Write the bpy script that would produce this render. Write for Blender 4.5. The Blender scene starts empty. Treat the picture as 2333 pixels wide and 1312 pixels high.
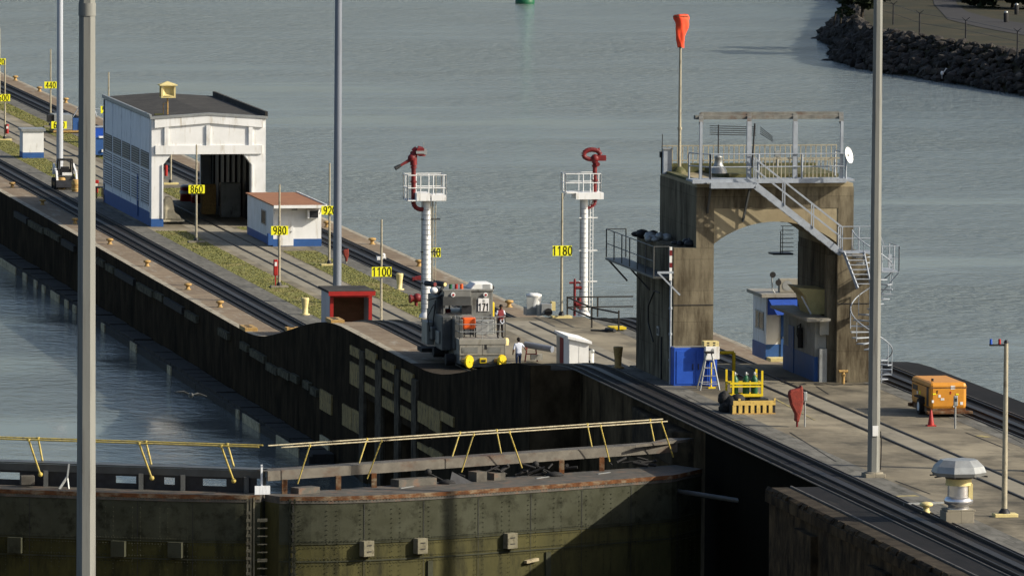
import bpy, bmesh, math, random
from mathutils import Vector, Matrix, noise as mnoise
random.seed(7)
scene = bpy.context.scene
COL = scene.collection
PI = math.pi

# ------------------------------------------------------------------ camera
F, YAW, PITCH, ROLL, CAMX, CAMH = 18270.4, .1836, .0804, .0063, -69.78, 40.21
CX, CY = 1166.5, 656.0
fw = Vector((math.sin(YAW)*math.cos(PITCH), math.cos(YAW)*math.cos(PITCH), -math.sin(PITCH)))
r0 = Vector((math.cos(YAW), -math.sin(YAW), 0)); u0 = r0.cross(fw)
rt = r0*math.cos(ROLL)+u0*math.sin(ROLL); up = -r0*math.sin(ROLL)+u0*math.cos(ROLL)
CAM = Vector((CAMX, 0, CAMH))
cd = bpy.data.cameras.new('camera'); cam = bpy.data.objects.new('camera', cd); COL.objects.link(cam)
cd.sensor_width = 36; cd.lens = F/2333*36; cd.clip_start = 1; cd.clip_end = 6000
cam.matrix_world = Matrix(((rt.x, up.x, -fw.x, CAM.x), (rt.y, up.y, -fw.y, CAM.y), (rt.z, up.z, -fw.z, CAM.z), (0, 0, 0, 1)))
scene.camera = cam

def _ray(x, y, ax, val):
    d = fw + rt*((x-CX)/F) - up*((y-CY)/F)
    return CAM + d*((val-CAM[ax])/d[ax])
def A(x, y, z=0.0):            # photo point -> (X, Y) at a known height
    g = _ray(x, y, 2, z); return g.x, g.y
def K(x, y, Y):                # photo point -> (X, Z) on a wall facing the camera
    g = _ray(x, y, 1, Y); return g.x, g.z
def W(x, y, X):                # photo point -> (Y, Z) on the long chamber wall
    g = _ray(x, y, 0, X); return g.y, g.z

# ------------------------------------------------------------------ light
SUN = Vector((-1, .435, -.60)).normalized()      # direction the sunlight travels
world = bpy.data.worlds.new('World'); scene.world = world; world.use_nodes = True
nt = world.node_tree; bg = nt.nodes['Background']
sky = nt.nodes.new('ShaderNodeTexSky'); sky.sky_type = 'NISHITA'; sky.sun_disc = False
sky.sun_elevation = math.asin(-SUN.z); sky.sun_rotation = math.atan2(-SUN.x, -SUN.y)
sky.air_density = 1.0; sky.dust_density = 3.0; sky.ozone_density = 1.5
nt.links.new(sky.outputs[0], bg.inputs[0]); bg.inputs[1].default_value = .088
sl = bpy.data.lights.new('sun', 'SUN'); sl.energy = 4.1; sl.angle = math.radians(.55); sl.color = (1, .91, .76)
so = bpy.data.objects.new('sun', sl); COL.objects.link(so)
so.rotation_euler = SUN.to_track_quat('-Z', 'Y').to_euler(); so.location = (60, 300, 60)
scene.view_settings.view_transform = 'Standard'; scene.view_settings.look = 'None'
scene.view_settings.exposure = 0.60; scene.view_settings.gamma = 1
scene.render.engine = 'CYCLES'

# ------------------------------------------------------------------ materials
def N(nt, t, **kw):
    n = nt.nodes.new(t)
    for k, v in kw.items(): setattr(n, k, v)
    return n
def mat(name, c1, c2=None, scale=1.5, rough=.8, metal=0.0, bump=0.0, stretch=(1, 1, 1), dirt=None, dscale=4, dstretch=(1, 1, 1), damt=.5, spec=.3, bscale=None, emit=None, brick=None):
    m = bpy.data.materials.new(name); m.use_nodes = True
    t = m.node_tree; b = t.nodes['Principled BSDF']; L = t.links.new
    b.inputs['Roughness'].default_value = rough; b.inputs['Metallic'].default_value = metal
    b.inputs['Specular IOR Level'].default_value = spec
    tc = N(t, 'ShaderNodeTexCoord')
    def noise(sc, st, det=6, ro=.6):
        mp = N(t, 'ShaderNodeMapping'); mp.inputs['Scale'].default_value = st; L(tc.outputs['Object'], mp.inputs[0])
        n = N(t, 'ShaderNodeTexNoise'); n.inputs['Scale'].default_value = sc; n.inputs['Detail'].default_value = det; n.inputs['Roughness'].default_value = ro
        L(mp.outputs[0], n.inputs['Vector']); return n
    if c2 is None: c2 = tuple(v*.82 for v in c1)
    n1 = noise(scale, stretch)
    cr = N(t, 'ShaderNodeValToRGB'); cr.color_ramp.elements[0].position = .34; cr.color_ramp.elements[1].position = .66
    cr.color_ramp.elements[0].color = (*c2, 1); cr.color_ramp.elements[1].color = (*c1, 1)
    L(n1.outputs['Fac'], cr.inputs[0]); out = cr.outputs[0]
    if dirt is not None:
        n2 = noise(dscale, dstretch, 8, .68)
        r2 = N(t, 'ShaderNodeValToRGB'); r2.color_ramp.elements[0].position = 1-damt-.06; r2.color_ramp.elements[1].position = min(1, 1-damt+.14)
        r2.color_ramp.elements[0].color = (0, 0, 0, 1); r2.color_ramp.elements[1].color = (1, 1, 1, 1)
        L(n2.outputs['Fac'], r2.inputs[0])
        mx = N(t, 'ShaderNodeMix', data_type='RGBA'); L(r2.outputs[0], mx.inputs[0]); L(out, mx.inputs[6]); mx.inputs[7].default_value = (*dirt, 1); out = mx.outputs[2]
    if brick:
        mp = N(t, 'ShaderNodeMapping'); L(tc.outputs['Object'], mp.inputs[0]); mp.inputs['Rotation'].default_value = brick.get('rot', (0, 0, 0))
        br = N(t, 'ShaderNodeTexBrick'); L(mp.outputs[0], br.inputs['Vector']); br.inputs['Scale'].default_value = 1
        br.inputs['Brick Width'].default_value = brick['w']; br.inputs['Row Height'].default_value = brick['h']; br.inputs['Mortar Size'].default_value = brick['m']
        br.offset = brick.get('off', 0); br.inputs['Color1'].default_value = (1, 1, 1, 1); br.inputs['Color2'].default_value = (brick.get('v', .85),)*3+(1,); br.inputs['Mortar'].default_value = (brick.get('d', .35),)*3+(1,)
        mx = N(t, 'ShaderNodeMix', data_type='RGBA', blend_type='MULTIPLY'); mx.inputs[0].default_value = 1; L(out, mx.inputs[6]); L(br.outputs[0], mx.inputs[7]); out = mx.outputs[2]
    L(out, b.inputs['Base Color'])
    if bump:
        nb = noise(bscale or scale*6, (1, 1, 1), 5)
        bp = N(t, 'ShaderNodeBump'); bp.inputs['Strength'].default_value = bump; bp.inputs['Distance'].default_value = .04
        L(nb.outputs['Fac'], bp.inputs['Height']); L(bp.outputs[0], b.inputs['Normal'])
    if emit:
        b.inputs['Emission Color'].default_value = (*emit[0], 1); b.inputs['Emission Strength'].default_value = emit[1]
    return m

MT = {}
MT['white'] = mat('white_paint', (.78, .79, .79), (.68, .69, .68), .8, .6, dirt=(.46, .42, .34), dscale=2.2, dstretch=(1.3, 1.3, .22), damt=.40)
MT['whitewood'] = mat('white_boards', (.76, .77, .76), (.66, .67, .66), 1.2, .65, dirt=(.45, .43, .38), dscale=3, dstretch=(1, 1, .2), damt=.36)
MT['bluebase'] = mat('blue_paint', (.03, .10, .30), (.025, .08, .24), 2, .55, dirt=(.06, .10, .17), dscale=5, damt=.38)
MT['blue'] = mat('bright_blue_paint', (.02, .09, .48), (.016, .07, .38), 1.5, .45, dirt=(.03, .05, .14), dscale=6, damt=.34)
MT['grey'] = mat('galvanised_steel', (.36, .40, .45), (.27, .30, .34), 3, .5, .15, dirt=(.14, .12, .10), dscale=7, damt=.36)
MT['polebluegrey'] = mat('blue_grey_pole_paint', (.20, .225, .27), (.16, .18, .22), 1.2, .45, .1, stretch=(1, 1, .15), dirt=(.12, .12, .12), dscale=3, dstretch=(2, 2, .12), damt=.38)
MT['polewhite'] = mat('dull_white_pole_paint', (.42, .45, .50), (.34, .37, .42), 1.2, .5, .1, stretch=(1, 1, .15), dirt=(.2, .2, .2), dscale=3, dstretch=(2, 2, .12), damt=.38)
MT['polegrey'] = mat('weathered_pole_paint', (.225, .23, .21), (.175, .18, .17), 1.2, .6, .0, stretch=(1, 1, .15), dirt=(.11, .105, .095), dscale=3, dstretch=(2, 2, .12), damt=.42)
MT['post'] = mat('faded_cream_steel', (.40, .36, .26), (.28, .26, .20), 2, .6, dirt=(.11, .09, .06), dscale=6, dstretch=(1, 1, .5), damt=.42)
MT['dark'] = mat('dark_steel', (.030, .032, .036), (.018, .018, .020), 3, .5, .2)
MT['black'] = mat('black_rubber', (.012, .012, .013), (.02, .02, .02), 4, .75)
MT['loco'] = mat('grey_loco_paint', (.225, .23, .215), (.165, .168, .158), 1.2, .42, .1, dirt=(.06, .055, .045), dscale=2.2, dstretch=(1, 1, .4), damt=.42)
MT['locod'] = mat('dark_grey_loco_paint', (.085, .09, .09), (.055, .058, .058), 1.2, .45, .1, dirt=(.10, .09, .07), dscale=4, damt=.32)
MT['locol'] = mat('light_grey_loco_paint', (.30, .29, .25), (.22, .21, .18), 1.5, .55, dirt=(.12, .10, .07), dscale=2.6, dstretch=(1, 1, .4), damt=.42)
MT['glass'] = mat('dark_window_glass', (.012, .016, .018), (.02, .025, .025), 2, .25, spec=.3)
MT['yellow'] = mat('yellow_paint', (.72, .55, .02), (.62, .44, .02), 3, .45, dirt=(.20, .13, .04), dscale=8, damt=.34)
MT['sign'] = mat('yellow_sign_face', (.86, .84, .03), (.80, .77, .02), 3, .5)
MT['lettering'] = mat('black_lettering', (.012, .012, .012), (.02, .02, .02), 3, .6)
MT['cream'] = mat('cream_paint', (.66, .56, .26), (.55, .46, .21), 3, .55, dirt=(.25, .18, .08), dscale=5, damt=.36)
MT['ochre'] = mat('ochre_bollard_paint', (.46, .30, .10), (.33, .20, .07), 5, .6, dirt=(.09, .05, .03), dscale=9, damt=.42)
MT['orange'] = mat('orange_plastic', (.80, .13, .02), (.66, .10, .02), 3, .45)
MT['red'] = mat('red_paint', (.38, .020, .017), (.27, .017, .014), 3, .5, dirt=(.12, .02, .02), dscale=6, damt=.36)
MT['redfaded'] = mat('faded_red_tarpaulin', (.26, .040, .026), (.16, .026, .018), 4, .75, bump=.5, dirt=(.12, .03, .02), dscale=5, damt=.42)
MT['redpipe'] = mat('red_pipe_paint', (.19, .016, .018), (.10, .011, .013), 4, .5, dirt=(.36, .20, .19), dscale=7, damt=.34)
MT['rib'] = mat('grey_wall_rib', (.12, .10, .072), (.055, .045, .032), 2, .9, dirt=(.02, .02, .018), dscale=2, dstretch=(1, 1, .3), damt=.46, spec=.05)
MT['wood'] = mat('brown_plywood', (.19, .085, .04), (.13, .06, .028), 1.2, .7, stretch=(1, 1, 3), dirt=(.06, .03, .02), dscale=3, damt=.34)
MT['roofbrown'] = mat('brown_roof_sheet', (.30, .14, .07), (.22, .10, .055), 2, .8, dirt=(.13, .08, .05), dscale=3, damt=.34)
MT['roofdark'] = mat('tarred_roof', (.045, .042, .038), (.025, .024, .022), .8, .9, bump=.4, dirt=(.10, .095, .08), dscale=1.2, damt=.40)
MT['rust'] = mat('rusty_steel', (.15, .065, .028), (.07, .036, .022), 3, .9, bump=.3, dirt=(.23, .19, .13), dscale=1.6, dstretch=(1, 1, 2), damt=.46, spec=.05)
MT['chrome'] = mat('bare_aluminium', (.70, .71, .74), (.55, .56, .60), 2, .28, .85)
MT['alu'] = mat('dull_aluminium', (.34, .36, .36), (.26, .27, .27), 2, .45, .4, dirt=(.16, .16, .14), dscale=3, damt=.36)
MT['green'] = mat('green_cylinder_paint', (.015, .10, .045), (.012, .07, .03), 3, .4)
MT['skin'] = mat('brown_skin', (.20, .09, .05), (.17, .075, .042), 6, .6)
MT['hair'] = mat('black_hair', (.010, .008, .007), None, 6, .7)
MT['shirt'] = mat('pale_shirt', (.62, .66, .74), (.52, .56, .66), 8, .85)
MT['jeans'] = mat('blue_trousers', (.06, .08, .14), (.045, .06, .11), 8, .85)
MT['blackcloth'] = mat('black_trousers', (.012, .012, .015), None, 8, .85)
MT['vest'] = mat('dark_red_vest', (.22, .03, .035), (.14, .02, .025), 8, .8)
MT['conc'] = mat('deck_concrete', (.30, .262, .185), (.150, .128, .090), .30, .9, bump=.3, bscale=3, stretch=(.7, .35, 1), dirt=(.070, .062, .045), dscale=.42, dstretch=(.6, .45, 1), damt=.49, brick=dict(w=4.6, h=6.1, m=.012, v=.86, d=.45))
MT['conclight'] = mat('pale_track_concrete', (.27, .245, .19), (.20, .18, .135), .5, .88, dirt=(.11, .10, .08), dscale=.9, dstretch=(1, .3, 1), damt=.42, brick=dict(w=30, h=9.1, m=.012, v=.9, d=.5))
MT['curb'] = mat('grey_kerb_concrete', (.17, .165, .145), (.11, .105, .09), .8, .9, bump=.25, dirt=(.055, .055, .045), dscale=1.5, dstretch=(1.4, .4, 1), damt=.46, brick=dict(w=.85, h=3.0, m=.012, v=.8, d=.4, off=.5))
MT['coping'] = mat('worn_coping_concrete', (.235, .185, .125), (.165, .12, .080), .9, .9, bump=.3, dirt=(.33, .31, .26), dscale=.9, dstretch=(1.8, .30, 1), damt=.40, brick=dict(w=60, h=4.4, m=.015, v=.8, d=.4))
MT['trackbed'] = mat('greasy_track_slab', (.014, .013, .013), (.008, .008, .008), .9, .8, dirt=(.040, .037, .032), dscale=1.3, dstretch=(3, .12, 1), damt=.36, spec=.15)
MT['gateshade'] = mat('shade_darkened_gate_plate', (.062, .058, .019), (.038, .037, .014), .9, .7, stretch=(1, 1, .5), dirt=(.018, .019, .010), dscale=1.2, dstretch=(1.4, 1.4, .35), damt=.48, bump=.2, spec=.08)  # darker gate colour with the left leaf's shade put into it
MT['pad'] = mat('grey_pad_timber', (.22, .205, .145), (.15, .14, .10), 3, .9, bump=.3, dirt=(.07, .06, .04), dscale=4, damt=.42, spec=.1)
MT['copingedge'] = mat('pale_coping_edge', (.36, .33, .26), (.24, .21, .16), 1.5, .9, bump=.3, dirt=(.10, .085, .06), dscale=1.5, dstretch=(2, .5, 1), damt=.44)
MT['greasy'] = mat('greasy_coping', (.060, .050, .038), (.028, .024, .019), 1.2, .9, dirt=(.10, .085, .06), dscale=1.2, dstretch=(2, .3, 1), damt=.36, spec=.05)
MT['cloth'] = mat('cream_cover_cloth', (.50, .46, .34), (.40, .36, .26), 3, .9, bump=.5, dirt=(.2, .18, .12), dscale=4, damt=.38)
MT['rubpale'] = mat('grey_rubbing_timber', (.13, .12, .085), (.07, .065, .045), 2.5, .9, bump=.4, dirt=(.03, .026, .02), dscale=2, damt=.48, spec=.05)
MT['storewall'] = mat('shade_darkened_white_paint', (.34, .34, .31), (.26, .26, .23), 1.5, .7, dirt=(.12, .11, .09), dscale=2, dstretch=(1, 1, .3), damt=.44)  # white toned down in the colour for the shade under the arch
MT['towerpale'] = mat('pale_arch_concrete', (.36, .31, .205), (.27, .225, .145), .6, .9, bump=.3, bscale=4, dirt=(.14, .115, .075), dscale=1.1, dstretch=(1.2, 1.2, .5), damt=.42, spec=.1)
MT['wall'] = mat('wet_chamber_wall', (.125, .090, .052), (.042, .030, .017), .6, .9, bump=.6, bscale=2, stretch=(1, 1, .7), dirt=(.018, .014, .009), dscale=.7, dstretch=(1, 1, .32), damt=.47, spec=.03, brick=dict(w=9, h=100, m=.03, v=.8, d=.35, rot=(0, 0, PI/2)))
MT['wallbrown'] = mat('brown_lock_wall', (.085, .062, .036), (.030, .023, .015), .8, .85, bump=.8, bscale=2.4, dirt=(.012, .010, .008), dscale=1.0, dstretch=(1, 1, .6), damt=.50, spec=.05)
MT['tower'] = mat('stained_tower_concrete', (.225, .195, .135), (.150, .128, .088), .45, .9, bump=.35, bscale=4, stretch=(1, 1, .7), dirt=(.060, .048, .032), dscale=.9, dstretch=(1.6, 1.6, .30), damt=.52, spec=.1, brick=dict(w=60, h=1.45, m=.012, v=.9, d=.6, rot=(PI/2, 0, 0)))
MT['towerside'] = mat('blackened_tower_concrete', (.075, .062, .040), (.040, .034, .024), .5, .88, bump=.25, bscale=3, stretch=(1, 1, .3), dirt=(.13, .11, .075), dscale=1, dstretch=(2, 2, .14), damt=.36)
MT['moss'] = mat('mossy_concrete', (.10, .10, .045), (.055, .06, .025), 1.5, .95, bump=.5, dirt=(.20, .17, .11), dscale=2, damt=.40)
MT['timber'] = mat('weathered_yellow_timber', (.36, .255, .095), (.24, .175, .075), 2.5, .85, bump=.4, stretch=(1, 1, .3), dirt=(.05, .04, .025), dscale=4, dstretch=(1, 1, .7), damt=.46)
MT['timberdark'] = mat('tarred_timber', (.035, .032, .027), (.018, .017, .015), 2.5, .85, bump=.4, dirt=(.07, .065, .05), dscale=3, damt=.34)
MT['timberpale'] = mat('pale_timber_block', (.52, .45, .28), (.34, .29, .19), 2.5, .85, bump=.4, dirt=(.05, .045, .035), dscale=3, damt=.44)
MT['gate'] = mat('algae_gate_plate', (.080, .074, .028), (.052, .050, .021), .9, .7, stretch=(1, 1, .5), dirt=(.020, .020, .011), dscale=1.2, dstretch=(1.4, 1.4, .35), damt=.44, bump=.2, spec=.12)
MT['gatetop'] = mat('slate_gate_plate', (.060, .063, .044), (.044, .046, .030), 1.1, .7, dirt=(.018, .019, .012), dscale=1.6, damt=.44, spec=.06)
MT['gatedeck'] = mat('grey_gate_deck', (.11, .105, .09), (.055, .05, .042), 2, .7, dirt=(.14, .07, .04), dscale=2, damt=.42)
MT['beam'] = mat('walkway_beam_paint', (.13, .12, .10), (.08, .072, .06), 2, .7, dirt=(.075, .04, .025), dscale=1.3, dstretch=(.6, .6, 1), damt=.42)
MT['railyellow'] = mat('chipped_yellow_rail', (.55, .42, .08), (.40, .33, .12), 5, .5, dirt=(.08, .05, .02), dscale=7, damt=.42)
MT['railcream'] = mat('cream_handrail', (.42, .38, .26), (.28, .24, .15), 5, .5, dirt=(.14, .10, .05), dscale=7, damt=.42)
MT['grass'] = mat('dry_grass', (.165, .165, .048), (.120, .130, .036), .35, .95, bump=.6, bscale=5, dirt=(.27, .21, .095), dscale=.5, dstretch=(1, .5, 1), damt=.44)
MT['blade'] = mat('grass_blade', (.155, .158, .047), (.175, .165, .055), .4, .9)
MT['bank'] = mat('far_bank_grass', (.032, .028, .011), (.016, .018, .008), .12, .95, bump=.5, dirt=(.050, .038, .018), dscale=.2, damt=.44)
MT['path'] = mat('far_path', (.034, .033, .034), (.026, .025, .026), .4, .95)
MT['rock'] = mat('dark_riprap_rock', (.050, .045, .040), (.012, .011, .011), .35, .9, bump=.8, bscale=3, dirt=(.15, .13, .11), dscale=.7, damt=.36)
MT['leaf'] = mat('dark_leaf', (.022, .034, .012), (.012, .020, .008), .8, .9)
MT['bark'] = mat('dark_bark', (.03, .025, .018), None, 3, .9)
MT['windsock'] = mat('orange_windsock_cloth', (.95, .10, .035), (.82, .07, .03), 4, .7)
MT['boatgreen'] = mat('green_buoy_paint', (.01, .11, .05), (.008, .08, .035), 2, .5)
MT['feather'] = mat('white_feathers', (.75, .75, .75), None, 5, .8)
MT['awning'] = mat('blue_awning_cloth', (.02, .07, .36), (.016, .055, .28), 4, .7)
MT['bluegrey'] = mat('pale_blue_grey_paint', (.80, .83, .86), (.72, .75, .78), 1.2, .6, stretch=(1, 1, .4), dirt=(.34, .36, .38), dscale=2.5, dstretch=(1, 1, .2), damt=.40)
MT['tar'] = mat('expansion_joint_tar', (.02, .019, .017), None, 3, .9)
MT['yellowline'] = mat('worn_yellow_line', (.40, .33, .12), (.27, .23, .12), 1.2, .85, dirt=(.15, .13, .09), dscale=1.8, damt=.50)
MT['railsteel'] = mat('rail_steel', (.030, .027, .025), (.02, .018, .017), 2, .5, .2)
MT['edging'] = mat('dull_edging_steel', (.12, .11, .10), (.06, .055, .05), 2, .6, .1)
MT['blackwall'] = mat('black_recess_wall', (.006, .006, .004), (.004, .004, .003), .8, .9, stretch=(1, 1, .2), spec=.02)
MT['canopy'] = mat('peeling_canopy_steel', (.20, .20, .18), (.11, .11, .10), 2.5, .7, dirt=(.10, .045, .022), dscale=1.4, dstretch=(1, 1, 1), damt=.40, bump=.3)
MT['stripe'] = mat('yellow_black_stripe', (.62, .44, .12), (.5, .34, .09), 4, .6, dirt=(.15, .10, .05), dscale=7, damt=.40)

def water_mat(name, deep, rough, bstr, slick=True):
    m = bpy.data.materials.new(name); m.use_nodes = True
    t = m.node_tree; b = t.nodes['Principled BSDF']; L = t.links.new
    b.inputs['Base Color'].default_value = (*deep, 1); b.inputs['IOR'].default_value = 1.333; b.inputs['Roughness'].default_value = rough
    tc = N(t, 'ShaderNodeTexCoord')
    def ns(sc, st, det, rot=0):
        mp = N(t, 'ShaderNodeMapping'); mp.inputs['Scale'].default_value = st; mp.inputs['Rotation'].default_value = (0, 0, rot); L(tc.outputs['Object'], mp.inputs[0])
        n = N(t, 'ShaderNodeTexNoise'); n.inputs['Scale'].default_value = sc; n.inputs['Detail'].default_value = det; n.inputs['Roughness'].default_value = .62
        L(mp.outputs[0], n.inputs['Vector']); return n.outputs['Fac']
    small = ns(.9, (1, .75, 1), 6, .3); big = ns(.13, (1, .6, 1), 3, -.2)
    ad = N(t, 'ShaderNodeMath', operation='MULTIPLY_ADD'); L(big, ad.inputs[0]); ad.inputs[1].default_value = 1.2; L(small, ad.inputs[2])
    patch = ns(.012, (1, .35, 1), 4, .35)
    lane = ns(.05, (.22, 1.3, 1), 4, .12); pm = N(t, 'ShaderNodeMath', operation='MULTIPLY_ADD'); L(lane, pm.inputs[0]); pm.inputs[1].default_value = .9; L(patch, pm.inputs[2])
    rmp = N(t, 'ShaderNodeMapRange'); L(pm.outputs[0], rmp.inputs[0]); rmp.inputs[1].default_value = .76; rmp.inputs[2].default_value = 1.12
    rmp.inputs[3].default_value = bstr*.15; rmp.inputs[4].default_value = bstr*1.8
    bp = N(t, 'ShaderNodeBump'); bp.inputs['Distance'].default_value = .35; L(rmp.outputs[0], bp.inputs['Strength']); L(ad.outputs[0], bp.inputs['Height'])
    L(bp.outputs[0], b.inputs['Normal'])
    return m
MT['water'] = water_mat('lake_water', (.19, .225, .225), .10, 1.0)
MT['chamberwater'] = water_mat('chamber_water', (.13, .15, .145), .07, .26)
MT['darkwater'] = water_mat('dark_water', (.006, .008, .006), .10, .12)

# ------------------------------------------------------------------ mesh helpers
class MB:
    def __init__(s): s.v = []; s.f = []; s.mi = []; s.m = 0; s.sm = []
    def add(s, vs, fs, smooth=False):
        o = len(s.v); s.v += [tuple(v) for v in vs]
        for f in fs: s.f.append(tuple(i+o for i in f)); s.mi.append(s.m); s.sm.append(smooth)
        return s
    def box(s, x0, x1, y0, y1, z0, z1):
        x0, x1 = sorted((x0, x1)); y0, y1 = sorted((y0, y1)); z0, z1 = sorted((z0, z1))
        return s.add([(x0, y0, z0), (x1, y0, z0), (x1, y1, z0), (x0, y1, z0), (x0, y0, z1), (x1, y0, z1), (x1, y1, z1), (x0, y1, z1)],
                     [(0, 3, 2, 1), (4, 5, 6, 7), (0, 1, 5, 4), (1, 2, 6, 5), (2, 3, 7, 6), (3, 0, 4, 7)])
    def cyl(s, p0, p1, r0, r1=None, n=10, caps=True, smooth=True, flip=0.0):
        r1 = r0 if r1 is None else r1
        p0 = Vector(p0); p1 = Vector(p1); d = (p1-p0)
        if d.length < 1e-6: return s
        d.normalize(); a = Vector((0, 0, 1)) if abs(d.z) < .9 else Vector((1, 0, 0))
        u = d.cross(a).normalized(); w = u.cross(d)
        vs = []
        for p, r in ((p0, r0), (p1, r1)):
            for i in range(n):
                t = 2*PI*(i+.5)/n+flip; vs.append(p+(u*math.cos(t)+w*math.sin(t))*r)
        fs = [(i, i+n, (i+1) % n+n, (i+1) % n) for i in range(n)]
        s.add(vs, fs, smooth)
        if caps: s.add(vs[:n], [tuple(range(n))]); s.add(vs[n:], [tuple(range(n-1, -1, -1))])
        return s
    def tube(s, pts, r, n=6, closed=False):
        pts = [Vector(p) for p in pts]
        for a, b in zip(pts, pts[1:]+([pts[0]] if closed else [])): s.cyl(a, b, r, r, n, True, True)
        return s
    def bar(s, p0, p1, w, h, upv=(0, 0, 1)):     # rectangular bar
        p0 = Vector(p0); p1 = Vector(p1); d = (p1-p0).normalized(); a = Vector(upv)
        if abs(d.dot(a)) > .98: a = Vector((0, 1, 0))
        u = d.cross(a).normalized()*w/2; v = u.cross(d).normalized()*h/2
        vs = [p0-u-v, p0+u-v, p0+u+v, p0-u+v, p1-u-v, p1+u-v, p1+u+v, p1-u+v]
        return s.add(vs, [(0, 1, 2, 3), (7, 6, 5, 4), (0, 4, 5, 1), (1, 5, 6, 2), (2, 6, 7, 3), (3, 7, 4, 0)])
    def prism(s, pts, lo, hi, axis='x'):         # polygon extruded along an axis
        def mk(p, t):
            return (t, p[0], p[1]) if axis == 'x' else ((p[0], t, p[1]) if axis == 'y' else (p[0], p[1], t))
        n = len(pts); vs = [mk(p, lo) for p in pts]+[mk(p, hi) for p in pts]
        return s.add(vs, [tuple(range(n)), tuple(range(2*n-1, n-1, -1))]+[(i, i+n, (i+1) % n+n, (i+1) % n) for i in range(n)])
    def lathe(s, prof, c=(0, 0, 0), n=16, smooth=True):
        vs = []; c = Vector(c)
        for r, z in prof:
            for i in range(n):
                t = 2*PI*i/n; vs.append(c+Vector((r*math.cos(t), r*math.sin(t), z)))
        fs = []
        for k in range(len(prof)-1):
            for i in range(n): fs.append((k*n+i, k*n+(i+1) % n, (k+1)*n+(i+1) % n, (k+1)*n+i))
        s.add(vs, fs, smooth)
        s.add(vs[:n], [tuple(range(n-1, -1, -1))]); s.add(vs[-n:], [tuple(range(n))])
        return s
    def ball(s, c, r, n=10, sz=1.0, sx=1.0, sy=1.0):
        prof = []; m = max(4, n//2)
        vs = []; c = Vector(c)
        for k in range(m+1):
            a = PI*k/m-PI/2
            for i in range(n):
                t = 2*PI*i/n; vs.append(c+Vector((r*sx*math.cos(a)*math.cos(t), r*sy*math.cos(a)*math.sin(t), r*sz*math.sin(a))))
        fs = [(k*n+i, k*n+(i+1) % n, (k+1)*n+(i+1) % n, (k+1)*n+i) for k in range(m) for i in range(n)]
        return s.add(vs, fs, True)
    def quad(s, a, b, c, d): return s.add([a, b, c, d], [(0, 1, 2, 3)])
    def build(s, name, mats, parent=None, world=False, bevel=0, fix=True):
        off = Vector((0, 0, 0))
        if world and parent:
            p = parent
            while p: off = off+p.location; p = p.parent
        me = bpy.data.meshes.new(name); me.from_pydata([(v[0]-off.x, v[1]-off.y, v[2]-off.z) for v in s.v], [], s.f)
        if not isinstance(mats, (list, tuple)): mats = [mats]
        for m in mats: me.materials.append(MT[m] if isinstance(m, str) else m)
        for p, i, q in zip(me.polygons, s.mi, s.sm): p.material_index = i; p.use_smooth = q
        me.update()
        if fix:
            b = bmesh.new(); b.from_mesh(me); bmesh.ops.recalc_face_normals(b, faces=b.faces); b.to_mesh(me); b.free()
        o = bpy.data.objects.new(name, me); COL.objects.link(o)
        if parent: o.parent = parent
        if bevel:
            bm_ = o.modifiers.new('bevel', 'BEVEL'); bm_.width = bevel; bm_.segments = 2; bm_.limit_method = 'ANGLE'
        return o

def tag(o, label, cat, group=None):
    o['label'] = label; o['category'] = cat
    if group: o['group'] = group
    return o
def struct(o, kind='structure', label=None, cat=None):
    o['kind'] = kind
    if label: o['label'] = label
    if cat: o['category'] = cat
    return o
def thing(name, label, cat, loc=(0, 0, 0), rz=0, group=None):
    o = bpy.data.objects.new(name, None); COL.objects.link(o); o.location = loc; o.rotation_euler = (0, 0, rz); o.empty_display_size = .2
    return tag(o, label, cat, group)
def copy_tree(o, parent=None):
    c = o.copy(); COL.objects.link(c)
    if parent is not None: c.parent = parent
    for ch in list(o.children): copy_tree(ch, c)
    return c
def _arc(cx, cy, rx, ry, a0, a1, n=10): return [(cx+rx*math.cos(math.radians(a0+(a1-a0)*k/n)), cy+ry*math.sin(math.radians(a0+(a1-a0)*k/n))) for k in range(n+1)]
DIG = {'0': [_arc(.3, .5, .22, .43, 90, 450, 16)], '1': [[(.12, .76), (.32, .93), (.32, .07)]], '2': [_arc(.3, .69, .21, .24, 165, -30, 9)+[(.1, .07), (.52, .07)]],
       '3': [_arc(.28, .71, .2, .22, 150, -80, 8)+_arc(.28, .29, .22, .22, 80, -150, 8)], '4': [[(.42, .07), (.42, .93), (.08, .33), (.54, .33)]], '5': [[(.48, .93), (.16, .93), (.12, .53)]+_arc(.27, .32, .22, .25, 105, -115, 9)],
       '6': [_arc(.3, .31, .2, .24, 0, 360, 14), _arc(.44, .42, .34, .51, 95, 190, 6)], '7': [[(.1, .93), (.52, .93), (.24, .07)]], '8': [_arc(.3, .72, .18, .21, 0, 360, 12), _arc(.3, .29, .21, .22, 0, 360, 12)], '9': [_arc(.3, .69, .2, .24, 0, 360, 14), _arc(.16, .58, .34, .51, -85, 10, 6)]}
def text(s, size, mname, parent, loc, name='lettering', bold=0, sx=1.0, wt=.105):
    m = MB(); adv = .66*size*sx; x0 = -adv*len(s)/2+.03*size
    for k, ch in enumerate(s):
        for st in DIG[ch]:
            pts = [(x0+k*adv+p[0]*size*sx, (p[1]-.5)*size) for p in st]
            for a, b in zip(pts, pts[1:]):
                d = Vector((b[0]-a[0], b[1]-a[1])).normalized()*wt*size*.35
                m.bar((a[0]-d.x, 0, a[1]-d.y), (b[0]+d.x, 0, b[1]+d.y), wt*size, .006, (0, 1, 0))
    o = m.build(name, mname, parent); o.location = loc; return o
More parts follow.
